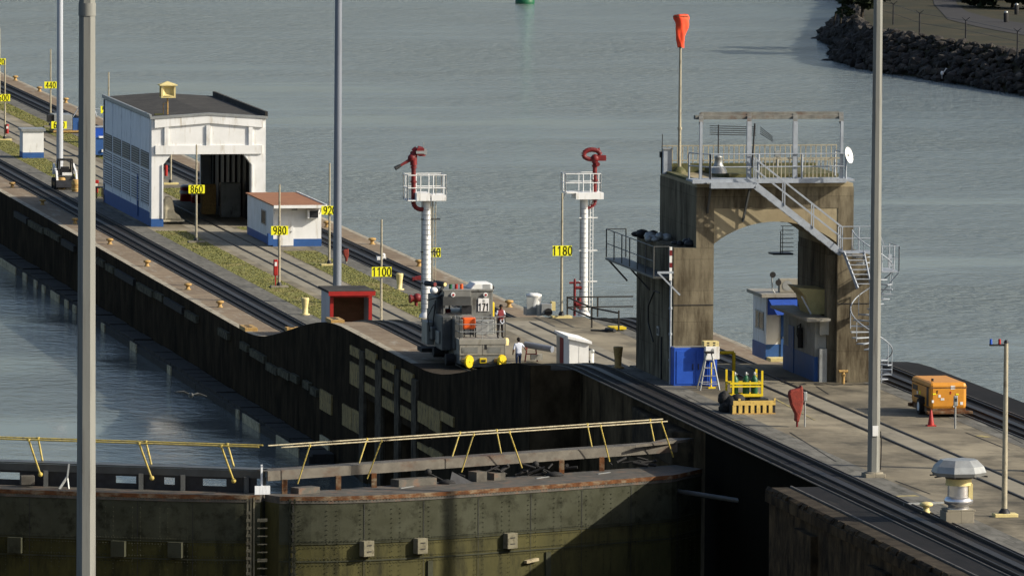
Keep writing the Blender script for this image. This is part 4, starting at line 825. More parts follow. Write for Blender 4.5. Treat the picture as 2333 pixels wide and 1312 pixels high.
# side housing at the left front
yh = ly+.9; a0 = fx(1008, 700, ly+2.2)[0]; m = MB(); m.box(xl-.12, xl+.35, .9, 3.3, .9, zd+.95); m.box(xl-.62, xl-.1, 1.6, 3.6, .8, zd+1.05); m.build('winch_housing', 'locod', L, bevel=.06)
m = MB(); m.box(xl-.98, xl-.6, 4.0, 5.6, .9, zd+.55); m.box(xl-.45, xl+.05, 3.6, 5.0, .35, 1.35); m.box(xl-.7, xl-.62, 2.1, 3.2, 1.1, 1.75); m.build('side_casing', 'loco', L, bevel=.05)
m = MB(); m.box(xl-1.1, xl-.2, 4.8, 6.2, .45, .65); m.build('side_step', 'black', L)
m = MB(); m.cyl((xl-.75, 3.4, .6), (xl-.2, 3.4, .6), .28, .28, 12); m.build('side_wheel', 'black', L)
m = MB(); m.cyl((xl-.5, 1.2, .4), (xl-.05, 1.2, .4), .3, .3, 12); m.build('side_wheel', 'black', L)
m = MB(); m.box(cxr-.45, cxr-.06, dk-.012, dk-.003, zd+.05, zd+.85) if False else m.box(xl+.12, xl+.95, -.012, -.001, zb+.12, zd-.42); m.build('front_hatch', 'loco', L)
m = MB(); m.box(mxm+.25, xr-.25, -.012, -.001, zb+.12, zd-.42); m.build('front_hatch', 'loco', L)
m = MB(); m.box(xl-.05, xr+.02, 3.2, 9.4, zb, 2.35); m.build('rear_body', 'locod', L, bevel=.04)
# orange winch cover
ox, oz = fx(1068, 740, ly+1.2); m = MB(); m.box(ox-.36, ox+.34, 1.0, 1.7, zd+.42, zd+1.04); m.build('winch_cover', 'orange', L, bevel=.10)
m = MB()
for s in (-.33, .33): m.bar((ox+s, 1.05, zd), (ox+s, 1.05, zd+.5), .05, .05); m.bar((ox+s, 1.65, zd), (ox+s, 1.65, zd+.5), .05, .05)
m.bar((ox-.2, 1.3, zd), (ox-.2, 1.3, zd+.45), .04, .04); m.bar((ox+.1, 1.3, zd), (ox+.1, 1.3, zd+.45), .04, .04); m.build('winch_stand', 'black', L)
# cab
Yc = ly+dk; cxl, ztp = fx(1010, 664, Yc); cxr, _ = fx(1123, 664, Yc); wx0, wz1 = fx(1013, 676, Yc); wx1, wz0 = fx(1074, 719, Yc); wzm = fx(1040, 694, Yc)[1]; cxl -= 0.0
cyb = dk+3.4
m = MB()
sl_, sh_ = fx(1040, 714, Yc)[1], fx(1040, 696, Yc)[1]
m.box(wx1, cxr, dk, cyb, zd-.1, ztp)                         # right solid part
m.box(cxl, wx1, dk, cyb, zd-.1, sl_-.05); m.box(cxl, wx1, dk, cyb, sh_+.0, ztp)
m.box(cxl, cxl+.10, dk, dk+.12, sl_-.05, sh_); m.box(cxl, cxl+.1, cyb-.12, cyb, sl_-.05, sh_); m.box(wx1-.6, wx1-.52, cyb-.12, cyb, sl_-.05, sh_); m.box(wx1-1.15, wx1-1.1, cyb-.1, cyb, sl_-.05, sh_)
cab = m.build('cab', 'loco', L, bevel=.015)
m = MB(); m.box(cxl-.03, wx1-.05, dk-.10, dk-.003, sh_, wz1); m.box(cxl-.05, cxl-.003, dk, cyb-.4, sh_-.02, wz1); m.build('visor', 'locod', cab)
m = MB(); m.box(wx1-.5, wx1-.02, dk-.008, dk-.002, sl_-.02, sh_); m.box(cxl+.1, wx1-.5, dk-.02, dk-.002, sl_-.06, sl_+.03); m.m = 1; m.box(cxl+.35, wx1-.9, dk+1.0, dk+1.5, sl_-.05, sl_+.13); m.build('window_frame', ['dark', 'vest'], cab)
m = MB(); m.box(cxl+.02, wx1-.03, dk-.05, dk+.01, ztp-.28, ztp-.0); m.box(cxl-.04, cxr+.03, dk-.06, cyb+.04, ztp, ztp+.09); m.build('cab_roof', 'loco', cab, bevel=.02)
for px_ in (1031.5, 1105.5):
    a_, b_ = fx(px_, 671, Yc); m = MB(); m.cyl((a_, dk-.12, b_), (a_, dk-.05, b_), .115, .115, 16); lp = m.build('marker_lamp', 'white', cab); m = MB(); m.cyl((a_+.01, dk-.135, b_-.01), (a_+.01, dk-.12, b_-.01), .06, .06, 12); m.build('lens', 'red', lp)
na, nzt = fx(1089.5, 679.5, Yc); nb_, nzb = fx(1113.5, 708.5, Yc)
m = MB(); m.box(na, nb_, dk-.05, dk-.003, nzb, nzt); npl = m.build('number_plate', 'white', cab)
text('171', .40, 'lettering', npl, ((na+nb_)/2, dk-.055, nzb+.21), sx=.72, wt=.15)
m = MB(); m.cyl(((na+nb_)/2, dk-.056, nzt-.14), ((na+nb_)/2, dk-.051, nzt-.14), .065, .065, 14); m.build('emblem', 'alu', npl)
ax0, az = fx(1068, 662, Yc+.8); ax1, az1 = fx(1119, 644, Yc+.8)
m = MB(); m.prism([(ax0, az), (ax0+.05, az+.16), (ax0+.25, az1), (ax1-.05, az1), (ax1, az1-.08), (ax1, az), ], dk+.4, dk+1.9, 'y'); ac = m.build('air_conditioner', 'white', cab, bevel=.05)
m = MB(); 
for k in range(5): z = az+.1+k*.055; m.box(ax1-.5, ax1-.12, dk+.385, dk+.399, z, z+.025)
m.build('grille', 'alu', ac)
for (px_, mm) in ((1026.5, 'green'), (1039.5, 'red'), (1051.5, 'orange')):
    a_, b_ = fx(px_, 657, Yc+.5); m = MB(); m.cyl((a_, dk+.5, b_-.1), (a_, dk+.5, b_+.22), .085, .08, 12); m.build('beacon', mm, cab)
m = MB(); a_, b_ = fx(1040, 660, Yc+.5); m.bar((a_-.6, dk+.5, b_-.08), (a_+.5, dk+.5, b_-.08), .08, .05); m.build('beacon_rail', 'alu', cab)
for (px_, mm) in ((989, 'redpipe'), (1012, 'cream')):
    a_, b_ = fx(px_, 647, Yc+.6); m = MB(); m.cyl((a_-.32, dk+1.1, b_), (a_, dk+.35, b_), .15, .13, 12); sl2 = m.build('signal_lamp', 'dark', cab); m = MB(); m.cyl((a_, dk+.35, b_), (a_+.01, dk+.33, b_), .10, .10, 12); m.build('lens', mm, sl2)
m = MB(); a_, b_ = fx(988, 662, Yc+.4); m.ball((a_, dk+.4, b_), .22, 12, .85); m.cyl((a_, dk+.4, b_+.1), (a_+.02, dk+.6, b_+.35), .04, .04, 6); m.build('white_lamp', 'white', cab)
m = MB(); a_, b_ = fx(1003, 664, Yc+.3); m.bar((a_-.12, dk+.3, b_-.15), (a_+.18, dk+.4, b_+.25), .10, .14); m.bar((a_+.3, dk+.3, b_-.05), (cxl+.2, dk+.3, b_-.0), .22, .16); m.bar((a_-.7, dk+.3, b_-.45), (a_+.5, dk+.3, b_-.15), .05, .05); m.bar((a_-.1, dk+.3, b_-.3), (cxl, dk+.3, b_-.2), .18, .12)
m.bar((cxl-.12, dk, zd-.2), (cxl-.05, dk+.1, ztp-.35), .10, .10); m.bar((cxl-.45, dk+.6, zd+.2), (cxl-.3, dk+.6, ztp-.5), .07, .07); m.tube([(cxl-.6, dk+.5, zd+.1), (cxl-.72, dk+.5, zd+.9), (cxl-.4, dk+.5, zd+1.5)], .025, 6); m.build('mirror_arms', 'dark', cab)
m = MB(); m.box(cxl-.55, cxl-.1, dk+.2, dk+1.6, zd-.3, zd+.35); m.box(cxl-.3, cxl-.02, dk+.4, dk+2.9, zd+.3, zd+1.9); m.build('side_box', 'locod', L, bevel=.05)
a_, b_ = fx(1131, 694, ly+5); m = MB(); m.box(cxr+.0, cxr+.42, dk+1.8, dk+2.4, b_-.9, b_+.15); m.build('yellow_locker', 'yellow', L, bevel=.05)
m = MB(); a_, b_ = fx(1119, 655, Yc+2.5); m.ball((a_+.05, dk+2.5, b_), .12, 8); m.cyl((a_+.05, dk+2.5, b_-.25), (a_+.05, dk+2.5, b_), .05, .04, 6); m.build('horn', 'black', cab)
m = MB(); m.lathe([(.20, 0), (.22, .25), (.17, .36), (.05, .38)], n=12); o = m.build('fuel_cap', 'cream', L); o.location = (xr+.18, 1.2, zd-.42)

# ================================================================== PEOPLE
def person(label, X, Y, Z, joints, radii, bones, shade, rz=0, extra=None, scale=1.0, group=None):
    t = thing('person', label, 'person', (X, Y, Z), rz)
    me = bpy.data.meshes.new('body'); me.from_pydata([tuple(Vector(j)*scale) for j in joints], bones, []); ob = bpy.data.objects.new('body', me); COL.objects.link(ob)
    sk = ob.modifiers.new('skin', 'SKIN'); sk.use_smooth_shade = True; ss = ob.modifiers.new('sub', 'SUBSURF'); ss.levels = 2; ss.render_levels = 2
    for i, r in enumerate(radii): me.skin_vertices[0].data[i].radius = (r[0]*scale, r[1]*scale) if isinstance(r, tuple) else (r*scale, r*scale)
    me.skin_vertices[0].data[0].use_root = True
    bpy.context.view_layer.update(); m2 = bpy.data.meshes.new_from_object(ob.evaluated_get(bpy.context.evaluated_depsgraph_get()))
    bpy.data.objects.remove(ob); m2.name = 'body'; m2.materials.clear()
    names = ['skin', 'shirt', 'jeans', 'blackcloth', 'vest', 'hair']
    for n in names: m2.materials.append(MT[n])
    for p in m2.polygons: p.material_index = names.index(shade(p.center/scale)); p.use_smooth = True
    o = bpy.data.objects.new('body', m2); COL.objects.link(o); o.parent = t
    return t
# joints: 0 pelvis 1 waist 2 chest 3 neck 4 head base 5 head top | arms | legs ; facing -Y by default
def figure(label, X, Y, Z, armL, armR, legL, legR, shade, rz=0, scale=1.0, lean=0.0, headdx=0, headfwd=0.0):
    f_ = -lean
    J = [(0, 0, .93), (0, f_*.3, 1.08), (0, f_*.8, 1.30), (0, f_*1.1, 1.46), (headdx, f_*1.3-headfwd*.5, 1.55), (headdx, f_*1.5-headfwd, 1.64), (headdx, f_*1.5-headfwd, 1.715)]
    R = [(.155, .115), (.155, .115), (.185, .125), .062, .062, (.085, .10), (.072, .08)]
    B = [(0, 1), (1, 2), (2, 3), (3, 4), (4, 5), (5, 6)]
    for s, arm in ((-1, armL), (1, armR)):
        i = len(J); J += [(s*.185, f_*1.0, 1.40)]+arm; R += [.062, .048, .037, .030, .022]; B += [(2, i), (i, i+1), (i+1, i+2), (i+2, i+3), (i+3, i+4)]
    for s, leg in ((-1, legL), (1, legR)):
        i = len(J); J += [(s*.095, 0, .86)]+leg; R += [.093, .064, .046, (.045, .05), (.04, .03)]; B += [(0, i), (i, i+1), (i+1, i+2), (i+2, i+3), (i+3, i+4)]
    t = person(label, X, Y, Z, J, R, B, shade, rz, scale=scale)
    hx, hy = headdx*scale, (f_*1.5-headfwd)*scale
    m = MB(); m.ball((hx, hy+.012*scale, 1.665*scale), .108*scale, 14, .95, .93, 1.05); m.ball((hx, hy+.045*scale, 1.60*scale), .085*scale, 12, .9)
    return t, m, hx, hy, scale
# man seen from behind, walking on the middle deck
def shade_w(c):
    if c.z > 1.49: return 'skin'
    if c.z > .93 and abs(c.x) < .30 and (c.z > 1.12 or abs(c.x) < .2): return 'shirt'
    if abs(c.x) > .2 and c.z > .6: return 'skin'
    if c.z < .07: return 'hair'
    return 'jeans'
X, Y = A(1181, 845, Z1)
t, hm, hx, hy, s = figure('person seen from behind in white shirt and blue trousers walking beside the locomotive', X, Y, Z1+.012,
    [(-.33, .04, 1.20), (-.46, -.10, 1.06), (-.50, -.14, 1.03), (-.54, -.17, 1.02)], [(.28, .03, 1.14), (.27, -.10, .93), (.27, -.13, .88), (.26, -.15, .82)],
    [(-.10, -.10, .48), (-.10, .05, .09), (-.10, .0, .05), (-.10, -.14, .03)], [(.10, .0, .48), (.10, .18, .12), (.10, .2, .06), (.10, .08, .03)], shade_w, rz=PI+.15, scale=.97)
hm.build('hair', 'hair', t)
# man on the locomotive deck, arms folded over a vest
def shade_v(c):
    if c.z > 1.52: return 'skin'
    if c.z > .98 and abs(c.x) < .17 and c.y < -.005: return 'vest'
    if c.z > 1.22 or (c.z > .98 and abs(c.x) < .2): return 'shirt'
    if c.z > .9 and c.y < -.10: return 'skin' if c.z < 1.2 else 'shirt'
    if c.z < .07: return 'hair'
    return 'blackcloth'
fxm, _ = K(1139, 768, ly+.55)
t, hm, hx, hy, s = figure('person in white shirt, dark red vest and black trousers standing on the locomotive deck', fxm, ly+.55, Z1+.02+zd+.005,
    [(-.27, -.05, 1.14), (-.10, -.22, 1.06), (-.03, -.24, 1.06), (.04, -.25, 1.07)], [(.27, -.05, 1.14), (.12, -.21, 1.10), (.05, -.25, 1.09), (-.02, -.27, 1.08)],
    [(-.11, -.02, .48), (-.12, .02, .09), (-.12, .0, .05), (-.13, -.13, .03)], [(.12, -.02, .48), (.14, .02, .09), (.14, .0, .05), (.16, -.13, .03)], shade_v, rz=.25, scale=.98, lean=.05, headfwd=.06)
hm2 = MB(); hm2.ball((hx, hy+.02, 1.67*s), .108*s, 14, .9, .93, 1.0); hm2.build('hair', 'hair', t)
m = MB(); m.tube([(-.07, -.27, .98), (-.12, -.29, .86), (-.02, -.30, .76), (.09, -.29, .84), (.06, -.27, .98)], .022, 6); m.build('belt_pouch', 'shirt', t)
# ================================================================== CONCRETE PORTAL
FY = 363.2; BY = 371.6
T = thing('concrete_portal', 'tall stained concrete portal with arch, roof terrace and railings over the return track', 'portal', (5.3, FY, Z2))
xL0 = 5.28; xL1 = K(1625, 700, FY)[0]; xR0 = K(1907, 700, FY)[0]; xR1 = 14.6; zled = K(1580, 565, FY)[1]; ztp = 15.20; xU0 = 6.36; xU1 = 13.78
xa = xL1; spr = K(1625, 556, FY)[1]; apx = K(1766, 505, FY)[1]
m = MB()
half = (xR0-xa)/2; cxx = (xR0+xa)/2; rise = apx-spr; Rr = (half*half+rise*rise)/(2*rise); arc = []
for k in range(19):
    u = -half+2*half*k/18; arc.append((cxx+u, spr+rise-(Rr-math.sqrt(Rr*Rr-u*u))))
m.prism([(xU0, zled), (xL1, zled)]+arc+[(xR0, zled-.0), (xU1, zled-.0), (xU1, ztp), (xU0, ztp)] if False else [(xU0, spr-.3), (xa, spr-.3)]+arc+[(xR0, spr-.3), (xU1, spr-.3), (xU1, ztp), (xU0, ztp)], FY, BY, 'y')
part(m, 'arch_block', 'towerpale', T)
m = MB(); m.box(xU0-.025, xL1-.004, FY-.028, BY+.02, zled-.0, ztp-.16); part(m, 'left_upper_pier', 'tower', T)
m = MB(); m.box(xR0+.004, xU1+.025, FY-.028, BY+.02, spr-.5, ztp-.16); part(m, 'right_upper_pier', 'tower', T)
m = MB(); m.box(xL1, xR0, FY-.028, FY-.001, ztp-1.15, ztp-.16); part(m, 'walkway_shade_band', 'tower', T)  # darker strip that paints in the shade below the walkway
m = MB(); m.box(xL0, xL1-.003, FY+.003, BY+.25, Z2-.1, spr-.302) if False else m.box(xL0, xL1, FY-.02, BY+.25, Z2-.05, zled); m.box(xU0+.01, xL1-.01, FY+.01, BY-.01, zled-.05, spr-.2); part(m, 'left_pier', 'tower', T)
m = MB(); m.box(xR0, xR1, FY-.02, BY+.1, Z2-.05, spr-.55); m.box(xR0+.01, xU1-.01, FY+.01, BY-.01, spr-.6, spr-.2); m.box(xR0-.35, xR0+.01, FY+.5, FY+1.1, Z2, spr-.6); part(m, 'right_pier', 'tower', T)
m = MB(); m.box(xL0-.06, xL0, FY+1.0, BY-.6, Z2+3.3, zled-.3) if False else None
# pilaster lines & cable
m = MB(); z = K(1560, 695, FY)[1]; m.box(xL0, xL1, FY-.045, FY-.022, z-.015, z+.02); m.box(xR0, xR1, FY-.045, FY-.022, z-.015, z+.02); m.box(xL0+1.1, xL0+1.13, FY, BY, 13.1, 13.14); part(m, 'cable', 'dark', T)
# raised mossy parapet of the terrace
m = MB(); m.box(xU0+.1, xU1, BY-.45, BY-.02, ztp, ztp+.42); m.box(xU0, xU0+.35, FY+1.5, BY-.02, ztp, ztp+.12); m.box(xU0+2.0, xU1-.2, FY+2.2, BY-.6, ztp, ztp+.30); part(m, 'parapet', 'moss', T)
# front walkway
wx0 = K(1582, 408, 361.9)[0]; wx1 = K(1952, 412, 361.9)[0]; wz = K(1760, 411, 361.9)[1]
m = MB(); m.box(wx0, wx1, 362.35, FY+.6, wz-.10, wz); m.box(wx0, wx1-.4, 362.30, 362.35, wz-.16, wz+.04); part(m, 'walkway_slab', 'grey', T)
m = MB(); rx0 = K(1625, 400, 361.7)[0]; rx1 = K(1935, 400, 361.7)[0]
handrail(m, [(wx0+.1, FY+.4, wz), (rx0, 362.38, wz), (K(1728, 400, 362.38)[0], 362.38, wz)], K(1700, 354, 361.65)[1]-wz, 2.6, 2, .028, .05)
handrail(m, [(K(1728, 400, 362.38)[0], 362.44, wz), (rx1, 362.44, wz)], K(1700, 354, 361.65)[1]-wz, 2.1, 2, .028, .05)
handrail(m, [(rx1, 362.44, wz), (rx1, FY+1.5, wz)], 1.2, 1.2, 2, .028, .04)
part(m, 'walkway_railing', 'grey', T)
m = MB(); m.bar((K(1715, 430, 362)[0], 362.45, wz-.2), (K(1692, 505, FY)[0], FY-.02, K(1692, 505, FY)[1]), .09, .09); part(m, 'walkway_brace', 'locod', T); m = MB(); m.bar((K(1625, 430, 362)[0], 362.45, wz-.2), (K(1612, 485, FY)[0], FY-.02, K(1612, 485, FY)[1]), .09, .09); m.bar((K(1715, 422, 362)[0], 362.45, wz-.1), (K(1715, 436, 362)[0], 362.45, wz-.55), .07, .07); part(m, 'walkway_brace', 'locod', T)
# balustrade at the back of the terrace
m = MB(); zr = K(1760, 330, BY-.3)[1]
bx0 = K(1508, 370, BY-.3)[0]; bx1 = K(1905, 370, BY-.3)[0]; m.box(bx0, bx1, BY-.36, BY-.28, zr-.05, zr); m.box(bx0, bx1, BY-.36, BY-.28, zr-.75, zr-.70)
n = 34
for k in range(n+1):
    x = bx0+(bx1-bx0)*k/n; m.box(x-.022, x+.022, BY-.345, BY-.30, ztp+.3, zr)
part(m, 'back_balustrade', 'post', T)
m = MB()
for k in range(22):
    x = rx0+2.3+(rx1-rx0-2.3)*k/22; m.box(x-.02, x+.02, FY+.30, FY+.34, ztp, ztp+1.15)
m.box(rx0+2.3, rx1, FY+.29, FY+.35, ztp+1.12, ztp+1.18); part(m, 'front_balustrade', 'post', T)
# canopy frame
fy = 362.55; zc0 = K(1760, 276, fy)[1]; zc1 = K(1760, 264, fy)[1]
m = MB(); cx0 = K(1597, 272, fy)[0]; cx1 = K(1918, 272, fy)[0]
m.box(cx0-.05, cx1+.1, fy+1.0, fy+1.4, zc0+.02, zc0+.20); m.box(cx0+.3, cx1+.2, fy+1.4, fy+1.5, zc0+.1, zc0+.34)
part(m, 'canopy_beam', 'canopy', T)
for k, px in enumerate((1597, 1707, 1812, 1917)):
    x = K(px, 300, fy)[0]; m = MB(); m.bar((x, fy, zc0-.08), (x+.35, fy+1.6, zc1+.0), .20, .12); part(m, 'canopy_bracket', 'canopy', T)
for k, px in enumerate((1597, 1707, 1812, 1918)):
    x = K(px, 300, fy)[0]; m = MB(); wd = .21 if k in (1, 2) else .13; m.box(x-wd/2, x+wd/2, fy-.06, fy+.10, wz, zc0-.02); part(m, 'canopy_post', 'grey', T)
# things on the terrace
x, z = K(1930, 354, 361.9); t = thing('satellite_dish', 'white satellite dish at the right end of the terrace railing', 'dish', (x, 361.75, z))
m = MB(); d = Vector((.75, -.62, .25)).normalized(); q = d.to_track_quat('Z', 'Y').to_matrix(); pr = [(r, .55*r*r) for r in (.0, .1, .2, .28, .34, .37)]
vs = []; n = 20
for r, h in pr:
    for i in range(n): vs.append(q @ Vector((r*math.cos(2*PI*i/n), r*1.05*math.sin(2*PI*i/n), h)))
m.add(vs, [(k*n+i, k*n+(i+1) % n, (k+1)*n+(i+1) % n, (k+1)*n+i) for k in range(len(pr)-1) for i in range(n)], True); m.build('reflector', 'white', t, fix=False)
m = MB(); m.cyl(q @ Vector((0, -.35, .05)), q @ Vector((0, 0, .38)), .012, .012, 5); m.box(-.05, .05, -.05, .05, -.05, .05); m.build('feed_arm', 'alu', t)
m = MB(); m.cyl((-.05, .1, -.7), (-.05, .08, 0), .03, .03, 6); m.build('mount', 'grey', t)
x, z = K(1548, 372, BY-1.5); x2, z2 = K(1553, 36, BY-1.5)
t = thing('windsock_pole', 'tall cream mast with red orange windsock on the portal terrace', 'windsock', (x, BY-1.5, ztp+.0)); hh = z2-ztp
m = MB(); m.cyl((0, 0, 0), (0, 0, hh), .085, .05, 10); m.cyl((0, 0, hh*.28), (0, 0, hh*.28+.12), .11, .11, 10); m.build('pole', 'post', t); m = MB(); m.lathe([(.4, 0), (.3, .2), (.12, .35)], n=10); m.build('foot', 'moss', t)
zt2 = K(1553, 40, BY-1.5)[1]-ztp; zb2 = K(1553, 108, BY-1.5)[1]-ztp
vs = []; n = 20; K_ = 16; m = MB()
for k in range(K_+1):
    u = k/K_; z = zt2+.12-(zt2-zb2+.12)*u; r = .36*(1-.58*min(1, max(0, (u-.12)/.75))) if u > .08 else .36*(.80+2.5*u)
    for i in range(n):
        a = 2*PI*i/n; rr = r*(1+.16*math.sin(3*a+u*5)+.10*math.sin(5*a-u*9)); vs.append((rr*math.cos(a)+.03*math.sin(u*7), rr*.75*math.sin(a)-.1, z+.03*math.sin(2*a)))
m.add(vs, [(k*n+i, k*n+(i+1) % n, (k+1)*n+(i+1) % n, (k+1)*n+i) for k in range(K_) for i in range(n)], True); m.add(vs[:n], [tuple(range(n))]); m.build('sock', 'windsock', t)
m = MB(); 
for i in range(14):
    a = i*2*PI/14; m.cyl((.37*math.cos(a), .28*math.sin(a)-.1, zt2+.05), (.37*math.cos(a+.45), .28*math.sin(a+.45)-.1, zt2+.05), .02, .02, 5)
m.build('ring', 'rust', t)
# aerial grille behind canopy
xg0, zg = K(1617, 300, BY-2); xg1, _ = K(1722, 300, BY-2)
t = thing('tube_rack', 'dark horizontal tube rack standing on the portal terrace', 'rack', (xg0, BY-2, ztp)); m = MB(); w_ = xg1-xg0; zr0 = K(1650, 287, BY-2)[1]-ztp
for k in range(5): m.cyl((0, 0, zr0-k*.10), (w_, 0, zr0-.06-k*.10), .018, .018, 6); m.cyl((w_+.15, -.3, zr0-.05-k*.10), (w_+.62, -.9, zr0-.48-k*.07), .018, .018, 6) if k < 4 else None
m.build('tubes', 'dark', t); m = MB(); m.cyl((.42, 0, 0), (.42, 0, zr0+.05), .03, .03, 6); m.cyl((w_-.2, 0, 0), (w_-.05, 0, zr0+.1), .04, .04, 6); m.build('leg', 'dark', t)
x, z = K(1637, 352, FY+3); t = thing('roof_vent', 'conical grey roof vent on the portal terrace under the tube rack', 'vent', (x, FY+3, ztp+.3)); m = MB(); m.lathe([(.42, 0), (.40, .12), (.20, .42), (.16, .7), (.22, .74), (.1, .82)], n=14); m.build('cone', 'alu', t)
for (px, h, lb) in ((1508, 1.75, 'thin dark weather mast at the left corner of the portal terrace'), (1770, .95, 'small grey fitting in the middle of the back balustrade')):
    x, z = K(px, 330, BY-.7); t = thing('terrace_fitting', lb, 'fitting', (x, BY-.8, ztp)); m = MB(); m.cyl((0, 0, 0), (0, 0, 1.0), .07, .07, 8); m.cyl((0, 0, 1.0), (0, 0, h+.1), .02, .02, 6); m.box(-.12, .12, -.1, .1, .75, 1.02); m.build('body', 'dark' if px < 1600 else 'alu', t)
x, z = K(1520, 350, BY-1.2); t = thing('terrace_cabinet', 'narrow grey cabinet beside the windsock mast', 'cabinet', (x, BY-1.2, ztp)); m = MB(); m.box(-.2, .2, -.15, .15, 0, 1.15); m.build('body', 'grey', t); m = MB(); m.box(-.24, .24, -.2, .2, 1.15, 1.22); m.build('lid', 'alu', t)

# ---- stair down the front face
sx0, sz0 = K(1725, 418, 361.6); sx1, sz1 = K(1922, 573, 361.6)
St = thing('steel_stair', 'grey steel stair descending the portal front from terrace to spiral stair', 'stair', (sx0, 361.6, sz1))
m = MB(); wid = .9
for yy in (361.95, 362.28):
    m.bar((sx0, yy, sz0-.12), (sx1, yy, sz1-.12), .05, .30); m.bar((K(1618, 420, 362.1)[0], yy, sz0-.12), (sx0, yy, sz0-.12), .05, .26)
part(m, 'stringer', 'grey', St)
m = MB(); n = 14
for k in range(n): m = MB(); x = sx0+(sx1-sx0)*(k+.5)/n; z = sz0+(sz1-sz0)*(k+.5)/n; m.box(x-.13, x+.13, 361.95, 362.28, z-.05, z-.02); part(m, 'tread', 'alu', St)
m = MB()
m.box(K(1618, 420, 361.3)[0], sx0, 361.95, 362.3, sz0-.03, sz0); part(m, 'top_landing', 'alu', St)
m = MB()
for yy in (361.9, 362.34):
    for h in (.62, 1.12): m.bar((sx0, yy, sz0+h), (sx1, yy, sz1+h), .045, .045)
    for k in range(4): u = k/3; x = sx0+(sx1-sx0)*u; z = sz0+(sz1-sz0)*u; m.bar((x, yy, z), (x, yy, z+1.14), .05, .05)
part(m, 'stair_railing', 'grey', St)
# ---- spiral stair
zp = sz1; cx, _ = K(1986, 700, 361.8); Sp = thing('spiral_stair', 'pale grey spiral stair with curved handrail at the right portal leg', 'stair', (cx, 361.8, Z2))
m = MB(); m.cyl((0, 0, 0), (0, 0, zp-Z2+1.0), .07, .07, 10); Sp_c = m.build('column', 'grey', Sp)
hs = zp-Z2; n = 24; Rr = .98; hr = []
for k in range(n):
    a = PI*1.02+2*PI*1.62*k/n; z = hs-hs*(k+1)/(n+1)
    a2 = a+.40; m = MB(); m.add([(0, 0, z), (Rr*math.cos(a), Rr*math.sin(a), z), (Rr*math.cos(a2), Rr*math.sin(a2), z), (0, 0, z-.05), (Rr*math.cos(a), Rr*math.sin(a), z-.05), (Rr*math.cos(a2), Rr*math.sin(a2), z-.05)], [(0, 1, 2), (5, 4, 3), (0, 3, 4, 1), (1, 4, 5, 2), (2, 5, 3, 0)]); m.build('tread', 'grey', Sp)
m = MB(); pts = []
for k in range(61): u = k/60; a = PI*1.02+2*PI*1.62*u; pts.append((Rr*math.cos(a), Rr*math.sin(a), hs-hs*u+.98))
m.tube(pts, .03, 6)
for k in range(0, 61, 5): m.cyl((pts[k][0], pts[k][1], pts[k][2]-.98), pts[k], .018, .018, 5)
m.build('handrail', 'grey', Sp)
m = MB(); pa = K(1920, 575, 361.3)[0]-cx; pb = K(2046, 600, 361.3)[0]-cx
m.box(pa, .1, -.75, .5, hs-.06, hs); m.box(.3, pb, -.7, 1.3, hs-.95, hs-.89); m.build('landing', 'grey', Sp)
m = MB(); handrail(m, [(.3, -.7, hs-.89), (pb, -.7, hs-.89), (pb, 1.3, hs-.89)], 1.15, 1.0, 2, .02, .028); handrail(m, [(pa, .5, hs), (.45, .5, hs)], 1.1, 1, 2, .022, .03); m.bar((.1, -.6, hs+1.1), (.5, -.6, hs+.1), .04, .04); m.bar((pb, -.7, hs-.95), (.15, -.3, hs-2.2), .05, .05); m.box(pb-.3, pb-.12, .2, .3, hs-.75, hs-.2); m.build('landing_railing', 'grey', Sp)
m = MB()
for k in range(7): z = hs-.12-k*.21; m.box(pa+.05+.06*k, pa+.95+.02*k, -.95-.12*k, -.75-.12*k, z-.03, z)
m.bar((pa+.0, -.7, hs), (pa+.45, -1.7, hs-1.6), .05, .16); m.bar((pa+.95, -.7, hs), (pa+1.1, -1.7, hs-1.6), .05, .16); m.build('upper_flight', 'grey', Sp)

# ---- left balcony
by0, bz0 = W(1500, 628, 4.4); Bk = thing('side_balcony', 'dark steel balcony hung along the left face of the portal', 'balcony', (4.0, FY, 11))
zb_ = 10.95; y_f = FY-.9; y_b = W(1388, 578, 3.9)[0]
m = MB(); m.box(4.30, xL0-.02, y_f+.8, BY+3.0, zb_-.12, zb_-.03); part(m, 'floor', 'locod', Bk)
m = MB(); handrail(m, [(4.33, BY+2.9, zb_), (4.33, y_f+.9, zb_)], 1.35, 1.8, 2, .025, .03); handrail(m, [(4.33, BY+2.9, zb_), (xL0, BY+2.9, zb_)], 1.35, 1.3, 1, .025, .03); handrail(m, [(4.33, y_f+.9, zb_), (xL0-.2, y_f+.9, zb_)], 1.35, .9, 1, .03, .035); part(m, 'railing', 'locod', Bk)
m = MB()
for yy in (BY+2.5, BY-2.8): m.bar((4.38, yy, zb_-.12), (xL0, yy, zb_-1.1), .08, .08)
part(m, 'strut', 'locod', Bk)
x, z = K(1532, 560, FY-.15); m = MB(); m.box(x-.14, x-.02, FY-.2, FY-.1, zb_-.2, zb_+1.35); m.m = 1; m.box(x-.145, x-.015, FY-.21, FY-.2, zb_+.4, zb_+.62); m.box(x-.145, x-.015, FY-.21, FY-.2, zb_+.95, zb_+1.2); part(m, 'striped_post', ['white', 'redpipe'], Bk)
m = MB(); a = K(1500, 622, FY-.4); b = K(1549, 672, FY-.4); m.bar((a[0], FY-.4, a[1]), (b[0], FY-.4, b[1]), .07, .07); m.bar((a[0]-.05, FY-.4, a[1]+.02), (x, FY-.4, a[1]+.02), .06, .10); part(m, 'front_brace', 'grey', Bk)
m = MB(); m.cyl((x-.06, FY-.12, Z2), (x-.06, FY-.12, zb_), .05, .05, 8)
for z in (7, 8.2, 9.4): m.cyl((x-.06, FY-.12, z), (x-.06, FY-.12, z+.1), .08, .08, 8)
o = part(m, 'conduit', 'grey', Bk)
